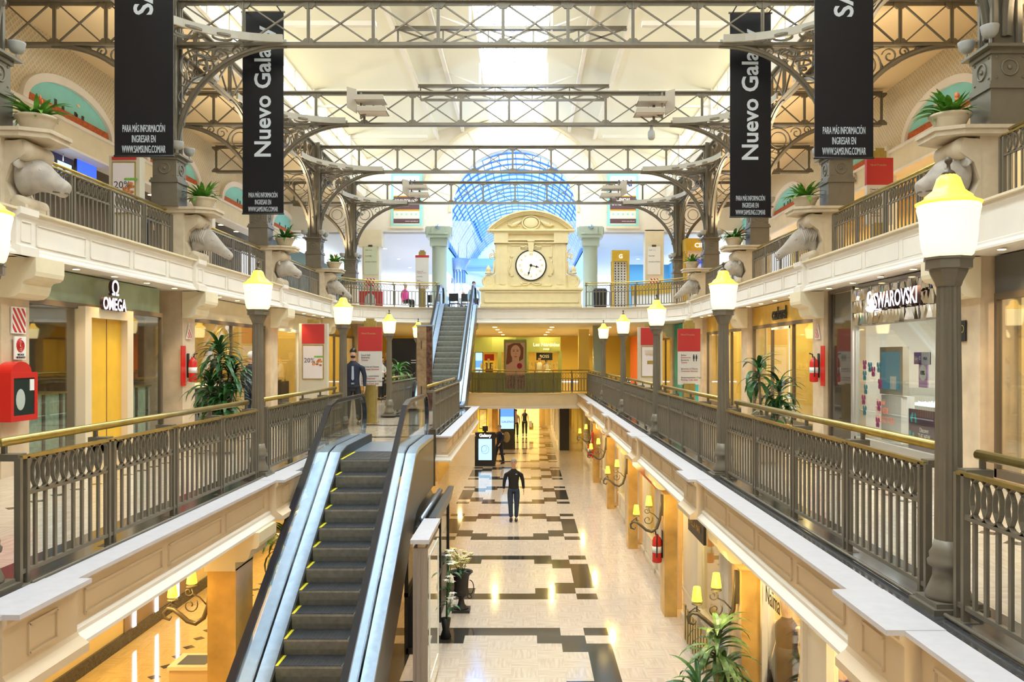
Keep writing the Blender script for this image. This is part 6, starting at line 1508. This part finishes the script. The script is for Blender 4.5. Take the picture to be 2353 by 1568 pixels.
# ================================================================ fire safety things
def striped_sign(label, loc, rz, w, h, tri=False):
    t = thing('hazard_sign', label, 'sign', loc, rz, 'red striped hazard signs')
    poly = [(-w/2, 0), (w/2, 0), (w/2, h), (-w/2, h)] if not tri else [(-w/2, 0), (w/2, 0), (0, h)]
    MB().prism(poly, (0, -.02, 0), (1,0,0), (0,0,1), (0,1,0), .02).build('white_board', white, t)
    m = MB(); n = 4
    for k in range(-4, 5):
        a = k*w/3.2
        def clipx(x): return max(-w/2+.015, min(w/2-.015, x))
        st = 14; vs = []
        for j in range(st+1):
            z = .015+(h-.03)*j/st; x = a-(z-h/2)*.8
            lim = (w/2-.015) if not tri else (w/2)*(1-z/h)-.012
            lim = max(0, lim); l_, r_ = max(-lim, min(lim, x-w*.085)), max(-lim, min(lim, x+w*.085)); vs += [(l_, -.022, z), (r_, -.022, z)]
        for j in range(st):
            q = [vs[2*j], vs[2*j+1], vs[2*j+3], vs[2*j+2]]
            if q[1][0]-q[0][0] > .002 or q[2][0]-q[3][0] > .002: m.add(q, [(0, 1, 2, 3)])
    m.build('red_stripes', red, t); return t
striped_sign('red and white striped sign on the left pilaster above the hose sign', (-7.29, 12.22, hz(.33)), R(90), .34, .38)
t = fsign('hose_reel_sign', 'small sign with red hose spiral on the left pilaster', (-7.27, 12.22, hz(-.04)), 'l', .27, .33, white)
m = MB(); m.tube([(x, -.024, .20+z) for x, z in spiral((0, 0), .10, .015, 1.5, 3, 40)], .010, 5); m.build('red_spiral', red, t); tx(t, 'NICHOS', .042, black, 0, .055); tx(t, 'HIDRANTES', .042, black, 0, .015)
t = thing('fire_hose_cabinet', 'red fire hose cabinet with glass door and domed top on the left pilaster', 'fire cabinet', (-7.29, 12.0, hz(-.90)), 0)
b = MB(); b.box(-7.29, -7.07, 11.66, 12.30, hz(-.90), hz(-.22)); b.build('cabinet_body', red, t, world=True)
q = MB(); q.box(-7.07, -7.05, 11.66, 11.73, hz(-.90), hz(-.22)); q.box(-7.07, -7.05, 12.23, 12.30, hz(-.90), hz(-.22)); q.box(-7.07, -7.05, 11.73, 12.23, hz(-.90), hz(-.82)); q.box(-7.07, -7.05, 11.73, 12.23, hz(-.30), hz(-.22)); q.build('door_frame', red, t, world=True)
MB().box(-7.068, -7.06, 11.73, 12.23, hz(-.82), hz(-.30)).build('door_glass', mat('dark_cabinet_glass', (.03, .04, .035), .12), t, world=True)
q = MB(); q.ell((-7.058, 11.9, hz(-.60)), (.004, .11, .15), 16, 8); q.build('coiled_hose', mat('pale_hose', (.45, .50, .46), .6), t, world=True); MB().box(-7.06, -7.052, 12.12, 12.22, hz(-.48), hz(-.32)).build('inspection_label', white, t, world=True)
q = MB(); q.prism([(.24*math.cos(a), .15*math.sin(a)) for a in [math.pi*i/16 for i in range(17)]], (-7.29, 11.98, hz(-.22)), (0,1,0), (0,0,1), (1,0,0), .2); q.build('domed_top', red, t, world=True)
def extinguisher(label, loc, rz):
    t = thing('fire_extinguisher', label, 'fire extinguisher', loc, rz, 'fire extinguishers')
    MB().lathe([(.03, 0), (.085, .01), (.09, .03), (.09, .42), (.07, .48), (.035, .51), (.03, .54)], n=18).build('cylinder', red, t)
    MB().lathe([(.092, .20), (.092, .32)], n=18).build('paper_label', mat('pale_label', (.75, .78, .80), .5), t)
    MB().tube([(0, -.02, .52), (0, -.03, .60), (0, -.10, .62)], .014, 6).build('handle', black, t); MB().tube([(.02, 0, .55), (.10, -.02, .50), (.115, -.02, .30), (.10, -.02, .12)], .012, 6).build('hose', black, t)
    MB().box(-.05, .05, .09, .105, .1, .62).build('wall_bracket', black, t)
    return t
extinguisher('fire extinguisher on a left mid level pilaster beside the big plant', (-7.18, 18.35, hz(-.55)), R(90))
extinguisher('fire extinguisher on a right mid level pilaster beside the golden shop', (6.18, 18.35, hz(-.55)), R(-90))
extinguisher('fire extinguisher on a right ground floor column under a wall lamp', (2.50, 16.35, hz(-3.95)), R(-90))
extinguisher('fire extinguisher far along the right ground floor columns', (2.50, 33.7, hz(-3.95)), R(-90))
striped_sign('striped hazard triangle on the left pilaster above the extinguisher', (-7.29, 18.4, hz(.38)), R(90), .30, .34, True)
striped_sign('striped hazard triangle on the right pilaster above the extinguisher', (6.29, 18.4, hz(.38)), R(-90), .30, .34, True)
t = fsign('red_backboard', 'red and white extinguisher board on the left pilaster', (-7.295, 18.1, hz(-.62)), 'l', .22, .85, red); t = fsign('red_backboard', 'red and white extinguisher board on the right pilaster', (6.295, 18.1, hz(-.62)), 'r', .22, .85, red)
t = fsign('no_smoking_plate', 'small black plate with gold ring on the pilaster right of the crystal shop', (6.29, 12.28, hz(.22)), 'r', .17, .30, black); MB().tube([(.05*math.cos(a), -.022, .18+.05*math.sin(a)) for a in [2*math.pi*i/16 for i in range(16)]], .007, 5, closed=True).build('gold_ring', brass, t)
tag(MB().box(2.55, 2.6, 33.2, 33.5, 1.0, 2.0).build('hose_cabinet', red), 'small red hose cabinet at the far right ground floor column', 'fire cabinet')
# ================================================================ far mid level: green perfume counter
t = thing('perfume_counter', 'olive green perfume counter with canopy behind the far brass railing', 'counter', (-.45, 41, zM))
fc = [(-2.6, 39.6), (-1.6, 39.2), (-.5, 39.05), (.6, 39.15), (1.6, 39.5)]
q = MB(); q.loft([[(x, y, zM), (x, y+.1, zM), (x, y+.1, hz(-.72)), (x, y, hz(-.72))] for x, y in fc], smooth=False); q.build('curved_front', green, t, world=True)
q = MB()
for z0_, z1_, d in ((.22, .95, 0),): q.loft([[(x*1.03, y+1.9, hz(z0_)), (x*1.03, y+2.3, hz(z0_)), (x*1.03, y+2.3, hz(z1_)), (x*1.03, y+1.9, hz(z1_))] for x, y in fc], smooth=False)
q.build('canopy', green, t, world=True)
for x, y in ((-2.6, 41.6), (1.62, 41.4), (-1.3, 41.1), (-.0, 41.05)): MB().box(x-.09, x+.09, y-.05, y+.15, zM, hz(.25)).build('post', green, t, world=True)
adopt(text('Les Néréides', .24, mat('cream_glow_letters', (1, .9, .5), .5, emit=1.2), 'lettering', None, FACE(.95, 41.0, hz(.50)), depth=.01), t)
adopt(text('PARIS', .12, mat('cream_glow_letters', (1, .9, .5), .5, emit=1.2), 'lettering', None, FACE(.95, 41.0, hz(.32)), depth=.01), t)
q = MB()
for k in range(22): q.box(-2.3+k*.18, -2.2+k*.18, 42.4, 42.6, hz(-.6), hz(-.6+rr.uniform(.08, .5)))
q.build('bottles_and_boxes', mat('shelf_goods', (.75, .5, .12), .4, noise=.6, scale=6, emit=.15), t, world=True)
t = thing('portrait_poster', 'tall advert poster of a long haired woman behind the far mid level railing', 'poster', (-.52, 38.95, zM))
MB().box(-1.04, .0, 38.93, 39.0, zM, hz(.78)).build('olive_board', green, t, world=True); PY = 38.92
MB().box(-.96, -.08, PY, 38.93, hz(-1.46), hz(.64)).build('printed_background', mat('poster_sand', (.62, .42, .30), .6), t, world=True)
def flat(nm, c, r, m, y): return MB().prism([(c[0]+r[0]*math.cos(2*math.pi*i/24), c[1]+r[1]*math.sin(2*math.pi*i/24)) for i in range(24)], (0, y, 0), (1,0,0), (0,0,1), (0,1,0), .004).build(nm, m, t, world=True)
MB().prism([(-.94, hz(-.35)), (-.86, hz(.5)), (-.6, hz(.62)), (-.3, hz(.62)), (-.14, hz(.4)), (-.16, hz(-.1)), (-.3, hz(-.2)), (-.7, hz(-.35))], (0, PY-.005, 0), (1,0,0), (0,0,1), (0,1,0), .004).build('printed_hair', mat('print_brown', (.20, .07, .03), .6), t, world=True)
MB().prism([(-.96, hz(-1.0)), (-.94, hz(-.42)), (-.66, hz(-.22)), (-.66, hz(-.05)), (-.34, hz(-.05)), (-.34, hz(-.22)), (-.10, hz(-.42)), (-.08, hz(-1.0))], (0, PY-.010, 0), (1,0,0), (0,0,1), (0,1,0), .004).build('printed_shoulders', mat('print_skin', (.70, .42, .30), .6), t, world=True)
flat('printed_face', (-.50, hz(.20)), (.23, .33), mat('print_skin', (.70, .42, .30), .6), PY-.015)
for x in (-.59, -.41): flat('printed_eye', (x, hz(.25)), (.045, .018), mat('print_dark', (.08, .04, .03), .6), PY-.02); flat('printed_brow', (x, hz(.31)), (.06, .012), mat('print_brown', (.20, .07, .03), .6), PY-.02)
flat('printed_lips', (-.50, hz(.0)), (.07, .028), mat('print_rose', (.50, .10, .09), .6), PY-.02); flat('printed_nose', (-.49, hz(.13)), (.025, .06), mat('print_skin_shadow', (.55, .30, .20), .6), PY-.02)
flat('printed_flower', (-.32, hz(-.42)), (.12, .13), mat('print_crimson', (.42, .02, .05), .6), PY-.02)
MB().box(-.96, -.08, PY-.02, PY-.015, hz(-1.46), hz(-.85)).build('printed_dress', mat('print_lace', (.25, .16, .12), .6, noise=.9, scale=30), t, world=True)
t = fsign('black_shop_sign', 'black shop sign reading BOSS above the far perfume counter', (.86, 41.2, hz(-.17)), 'y', .78, .36, black); tx(t, 'BOSS', .20, white, 0, .12)
t = thing('advert_screen', 'blue and white advert screen left of the yellow totem on the far mid level', 'screen', (-2.35, 43, zM))
MB().box(-2.6, -2.2, 43, 43.1, zM, hz(.25)).build('body', black, t, world=True); MB().box(-2.57, -2.23, 42.98, 43, hz(-1.0), hz(.2)).build('screen', screenw, t, world=True); MB().box(-2.57, -2.23, 42.97, 42.985, hz(-.55), hz(-.2)).build('picture', screenb, t, world=True)
t = thing('yellow_totem', 'yellow totem with red top on the far mid level, left of the portrait poster', 'totem', (-1.88, 42.8, zM))
MB().box(-2.13, -1.62, 42.8, 43.0, zM, hz(.12)).build('body', mat('yellow_panel', (.85, .62, .04), .5, emit=.15), t, world=True); MB().box(-2.12, -1.63, 42.78, 42.8, hz(-.2), hz(.12)).build('red_header', redm, t, world=True); MB().box(-2.06, -1.69, 42.78, 42.8, hz(-.95), hz(-.3)).build('poster', mat('dark_poster', (.15, .08, .05), .5, noise=.5, scale=6), t, world=True)
t = thing('round_column', 'grey-green round column at the far right corner of the mid level', 'column', (3.1, 37.3, zM)); MB().lathe([(.24, 0), (.24, .1), (.21, .14), (.21, 3.02)], n=20).build('shaft', mat('grey_green_paint', (.40, .46, .38), .4), t)
struct('wall_right', MB().box(2.45, 2.95, 40.2, 40.6, zM, hz(1.3)), mat('amber_wall', (.85, .52, .12), .6))
# ================================================================ upper far level
def poster_board(label, x, lines, big):
    t = thing('wall_poster', label, 'poster', (x, 40.98, hz(6.25)), 0, 'university posters')
    MB().box(-.74, .74, -.10, 0, 0, 2.55).build('turquoise_frame', mat('pale_turquoise', (.35, .80, .78), .5), t); MB().box(-.62, .62, -.12, -.10, .08, 2.42).build('white_sheet', white, t)
    MB().box(-.62, .62, -.128, -.12, .78, 1.45).build('plum_band', mat('print_plum', (.14, .07, .09), .6), t); MB().box(-.62, .62, -.132, -.12, .74, .80).box(-.62, .62, -.132, -.12, 1.42, 1.47).build('orange_line', mat('print_orange', (.9, .45, .03), .6), t)
    MB().box(-.62, .62, -.128, -.12, .14, .36).build('dark_strip', mat('print_plum', (.14, .07, .09), .6), t); MB().box(-.80, .80, -.16, 0, -.10, 0).build('sill', cream, t)
    text('UAI', .42, mat('navy_print', (.02, .06, .35), .5), 'lettering', t, FACE(.1, -.135, 1.92), depth=.002, bold=.01); text(big, .14, mat('navy_print', (.02, .06, .35), .5), 'lettering', t, FACE(.1, -.135, 1.62), depth=.002)
    for i, l in enumerate(lines): text(l, .19, white, 'lettering', t, FACE(0, -.135, 1.15-.2*i+(.0 if len(lines) == 1 else .06)), depth=.002, sx=.8, bold=.008)
    text('www.uai.edu.ar', .10, white, 'lettering', t, FACE(.25, -.135, .21), depth=.002)
    m = MB()
    for k in range(5): m.ell((-.46+.23*k, -.125, .58), (.05, .003, .05), 10, 5)
    m.build('printed_icons', mat('pale_turquoise', (.35, .80, .78), .5), t)
poster_board('turquoise framed poster reading ODONTOLOGÍA, left of the arch', -5.75, ['ODONTOLOGÍA'], 'El futuro')
poster_board('turquoise framed poster reading CIENCIAS EMPRESARIALES, right of the arch', 4.62, ['CIENCIAS', 'EMPRESARIALES'], '0 800')
for x, l, full in ((-7.5, 'pale notice board on the far left cream pillar', 1), (6.12, 'pale notice board on the far right cream pillar', 1)):
    t = fsign('notice_board', l, (x, 40.98, hz(3.95)), 'y', .62, 1.35, mat('pale_green_board', (.66, .70, .50), .5) if x < 0 else white); MB().box(-.10, .10, -.04, -.0, 1.33, 1.42).build('clip', metald, t)
    z = 1.15
    for s_ in ('Cines 1 a 6', 'Food Hall', 'Servicios al Cliente'): tx(t, s_, .07, dk, -.25, z, 'LEFT'); z -= .28
    striped_sign('red striped hazard sign on the far %s cream pillar' % side(x), (x, 40.97, hz(3.35)), 0, .48, .42)
t = thing('red_kiosk_board', 'red framed board with a grey figure at the foot of the far left pillar', 'board', (-7.4, 40.6, zU)); MB().box(-7.95, -6.85, 40.6, 40.7, zU-.02, zU+1.1).build('red_board', redm, t, world=True); q = MB(); q.ell((-7.45, 40.58, zU+.6), (.28, .03, .40)); q.build('grey_figure', mat('grey_print', (.45, .42, .38), .6), t, world=True)
t = thing('chandelier', 'large bright chandelier of white tubes hanging beyond the escalator top', 'chandelier', (-4.0, 50, hz(2.6)))
q = MB(); q.lathe([(.3, 0), (.45, .1), (.5, .3), (.75, .65), (.75, .72)], c=(0, 0, 2.4), n=24); q.build('steel_drum', steel, t)
q = MB()
for k in range(14): a = 2*math.pi*k/14; q.tube([(.4*math.cos(a), .4*math.sin(a), 2.45), (.4*math.cos(a), .4*math.sin(a), 1.2)], .03, 5)
q.tube([(0, 0, 3.1), (0, 0, 6.6)], .015, 5); q.tube([(.5, 0, 3.1), (.5, 0, 6.6)], .015, 5); q.build('rods', steel, t)
for r, z, n in ((.55, 1.2, 8), (1.15, .75, 14), (1.5, .1, 16)):
    q = MB()
    for k in range(n): a = 2*math.pi*k/n; q.tube([(0, 0, z-.5), (r*.6*math.cos(a), r*.6*math.sin(a), z-.55), (r*math.cos(a), r*math.sin(a), z-.1)], .03, 5)
    q.build('arms', steel, t)
    for k in range(n):
        a = 2*math.pi*k/n; MB().lathe([(.07, 0), (.07, .55)], c=(r*math.cos(a), r*math.sin(a), z-.1), n=8).build('lit_tube', mat('white_tube_light', (1, .97, 1), .5, emit=3), t)
def chair(label, loc, rz):
    t = thing('cafe_chair', label, 'chair', loc, rz, 'black cafe chairs'); MB().box(-.22, .22, -.22, .22, .43, .47).build('seat', black, t); MB().box(-.22, .22, .19, .23, .55, .92).build('backrest', black, t)
    for x in (-.2, .2):
        for y in (-.2, .2): MB().box(x-.02, x+.02, y-.02, y+.02, 0, .92 if y > 0 else .43).build('leg', black, t)
chair('black cafe chair at the escalator top, on the left', (-4.5, 40.8, zU), R(180)); chair('black cafe chair at the escalator top, in the middle', (-3.35, 39.8, zU), R(170)); chair('black cafe chair at the escalator top, on the right', (-2.85, 40.0, zU), R(185))
for x, y, l in ((4.4, 40.2, 'tall golden perfume tower with rows of dark dots, right of the clock'), (7.35, 36.2, 'tall golden kiosk with neon lettering behind the far right curved railing')):
    t = thing('display_tower', l, 'display', (x, y, zU)); w_ = .36 if x < 5 else .62
    q = MB()
    for a in (-w_, w_):
        for b_ in (-.3, .3): q.box(a-.04, a+.04, b_-.04, b_+.04, 0, 2.95)
    q.box(-w_-.05, w_+.05, -.35, .35, 2.45, 2.96); q.box(-w_-.05, w_+.05, -.35, .35, -.01, .12); q.build('golden_frame', gold, t)
    MB().box(-w_+.05, w_-.05, -.02, .02, .12, 2.45).build('white_panel', white, t)
    if x < 5:
        q = MB()
        for i in range(18):
            for j in range(4): q.ell((-.22+.145*j, -.05, .25+.125*i), (.035, .03, .035), 8, 5)
        q.build('dark_bottle_ends', mat('dark_wine', (.06, .02, .04), .3), t)
    text('G' if x < 5 else 'CINE', .26, neonw, 'lit_lettering', t, FACE(0, -.36, 2.58), depth=.02)
    if x > 5: text('cabernet', .30, mat('blue_neon', (.02, .06, 1), .5, emit=2.5), 'lit_lettering', t, FACE(.05, -.06, 1.9), depth=.02, sx=.8); q = MB().ell((-.42, -.05, 1.9), (.10, .03, .22)); q.build('orange_neon', mat('orange_neon', (1, .12, .02), .5, emit=2.5), t)
t = thing('golden_counter', 'long golden counter front behind the far right curved railing', 'counter', (6, 38, zU)); q = MB(); q.prism([(4.9, 40.1), (7.6, 36.9), (7.8, 37.1), (5.1, 40.3)], (0, 0, zU+.85), (1,0,0), (0,1,0), (0,0,1), .45); q.build('golden_band', gold, t, world=True); q = MB(); q.prism([(4.95, 40.15), (7.6, 37.0), (7.75, 37.1), (5.1, 40.3)], (0, 0, zU), (1,0,0), (0,1,0), (0,0,1), .85); q.build('white_front', white, t, world=True)
t = thing('litter_bin', 'black litter bin behind the railing right of the clock', 'bin', (3.2, 37.3, zU)); MB().loft([[(x*k_, y*k_, z) for x, y in ((-1,-1),(1,-1),(1,1),(-1,1))] for z, k_ in ((0, .26), (.85, .30), (.95, .24))], smooth=False).build('body', black, t)
# box floodlights and camera dome on the trusses
def flood(label, loc, rz, plate=True):
    t = thing('box_floodlight', label, 'floodlight', loc, rz, 'box floodlights on the trusses'); bx = mat('beige_enamel', (.42, .37, .30), .5)
    for z, x in ((-.30, .35), (-.62, .42)):
        q = MB(); q.prism([(-.42, 0), (.42, 0), (.38, .14), (-.42, .14)], (x, -.35, z), (1,0,0), (0,0,1), (0,1,0), .55); q.build('lamp_housing', bx, t); MB().box(x-.38, x+.38, -.33, .18, z-.012, z).build('diffuser', mat('diffuser', (.55, .48, .40), .5), t)
    MB().tube([(.05, 0, .0), (.05, 0, -.75)], .03, 8).build('pole', metal, t); MB().bar((.05, 0, -.72), (.45, -.1, -.40), .05).build('bracket', metal, t)
    if plate: MB().prism([(-.32, .12), (-.05, .05), (-.05, -.62), (-.32, -.45)], (0, -.15, 0), (1,0,0), (0,0,1), (0,1,0), .10).build('back_plate', bx, t)
flood('pair of box floodlights on the second wide truss, left end', (-4.75, G[4]-.2, hz(7.5)), 0); flood('pair of box floodlights on the second wide truss, right end', (3.9, G[4]-.2, hz(7.5)), math.pi)
flood('small box floodlight on the lowest wide truss, left side', (-5.0, G[6]-.2, hz(7.5)), 0); flood('small box floodlight on the lowest wide truss, right side', (4.0, G[6]-.2, hz(7.5)), math.pi)
t = thing('camera_dome', 'grey security camera dome under the second wide truss on the right', 'camera', (3.57, G[4], hz(6.2))); MB().lathe([(.02, 0), (.07, .01), (.10, .06), (.11, .14), (.10, .24), (.05, .30), (.03, .42)], n=18).build('dome', mat('grey_enamel', (.38, .38, .37), .35), t)
# upper left menu screens and counter, right upper lettering
for k, (y, z, w_, hh) in enumerate(((19.8, 4.78, .8, .17), (20.75, 4.78, .8, .17), (21.65, 4.78, .7, .17), (22.75, 4.98, 1.05, .27))):
    t = thing('menu_screen', 'blue lit menu screen in the left upper food counter, %s from the left' % ORD[k].replace('nearest', 'first'), 'screen', (-11.75, y, hz(z)), 0, 'blue menu screens'); MB().box(-11.79, -11.73, y-w_/2, y+w_/2, hz(z-hh), hz(z+hh)).build('case', black, t, world=True); MB().box(-11.73, -11.72, y-w_/2+.03, y+w_/2-.03, hz(z-hh+.03), hz(z+hh-.03)).build('screen', mat('menu_blue', (.03, .10, .65), .4, emit=1.2) if hh > .2 else mat('menu_pale_blue', (.30, .55, 1), .4, emit=1.4), t, world=True)
    MB().box(-11.77, -11.75, y-.01, y+.01, hz(z), hz(5.26)).build('hanging_rod', steel, t, world=True)
    t = thing('menu_screen', 'blue lit menu screen in the left upper food counter, %s from the left' % ORD[k], 'screen', (-12.6, y, hz(z)), 0, 'blue menu screens'); MB().box(-12.62, -12.55, y-w_/2, y+w_/2, hz(z-.35), hz(z+.3)).build('case', black, t, world=True); MB().box(-12.55, -12.54, y-w_/2+.04, y+w_/2-.04, hz(z-.31), hz(z+.26)).build('screen', mat('menu_blue', (.03, .10, .65), .4, emit=.8), t, world=True)
t = thing('food_counter', 'long pale food counter behind the left upper railing', 'counter', (-11.9, 18, zU)); MB().box(-12.2, -11.6, 13, 24, zU, zU+1.1).build('body', creamw, t, world=True); MB().box(-12.25, -11.5, 12.9, 24.1, zU+1.1, zU+1.16).build('top', granite, t, world=True)
t = thing('food_counter', 'long amber shelving behind the right upper railing', 'counter', (10.9, 18, zU)); MB().box(10.6, 11.2, 13, 33, zU, zU+1.0).build('body', gold, t, world=True)
tag(text('lunch', .75, mat('warm_grey_letters', (.50, .42, .34), .6), 'wall_lettering', None, FACER(SX(1, 10.8), 28.3, hz(5.42)), depth=.02, align='LEFT'), 'word lunch in grey letters on the right upper wall band', 'lettering')
t = thing('dark_stage_screen', 'large black panel with two white lines behind the small palm on the mid level', 'panel', (-4.9, 36.2, zM))
MB().box(-5.75, -3.95, 36.2, 36.35, zM, hz(.78)).build('black_panel', black, t, world=True)
for z in (-.02, .08): MB().box(-4.9, -4.1, 36.19, 36.2, hz(-.25+z), hz(-.22+z)).build('white_line', white, t, world=True)
# ================================================================ interior lights and added fill
for s, x0 in ((-1, -5.3), (1, 3.85)):                 # fill added for the ground floor aisles and shops
    spots(x0, [4.5+3.1*k for k in range(12)], hz(-2.17), 80, WARM)
for y in (41, 47, 53, 58): spots(-.5, [y], hz(-2.36), 170, WARM); spots(-3.2, [y], hz(-2.17), 120, WARM)  # warm fill added under the far ground floor ceiling
for x in (-4.5, -1.5, 1.2, 3.9): spots(x, [40.3, 44, 48.5, 54], hz(1.38), 105, (1, .74, .24))  # yellow fill added to light the far mid level
for s in (-1, 1):
    for i, g in enumerate(G[2:7]):
        spots(SX(s, 11.6), [g+1.3, g+3.1, g+4.9], hz(5.21), 20 if s < 0 else 55, WARM2 if s < 0 else WARM)
        l = D.lights.new('uplight', 'SPOT'); l.energy = 110; l.color = (1, .84, .58); l.spot_size = R(150); l.spot_blend = .8; l.shadow_soft_size = .12
        for dy in (-.45, .45):
            o = D.objects.new('uplight', l); C.objects.link(o); o.location = (SX(s, 7.62), g+dy, hz(4.62)); o.rotation_euler = (R(180), R(-22*s), 0)
spots(-7.8, [43, 47, 52, 57], hz(5.95), 190, (1, .95, .88)); spots(6.8, [43, 47, 52, 57], hz(5.95), 190, (1, .97, .92))  # pale fill added against the blue cast in the side passages
for y in (6.5, 9.4, 10.3): spots(3.35, [y], hz(-2.17), 45, WARM2)  # fill added to brighten the dark mannequin windows
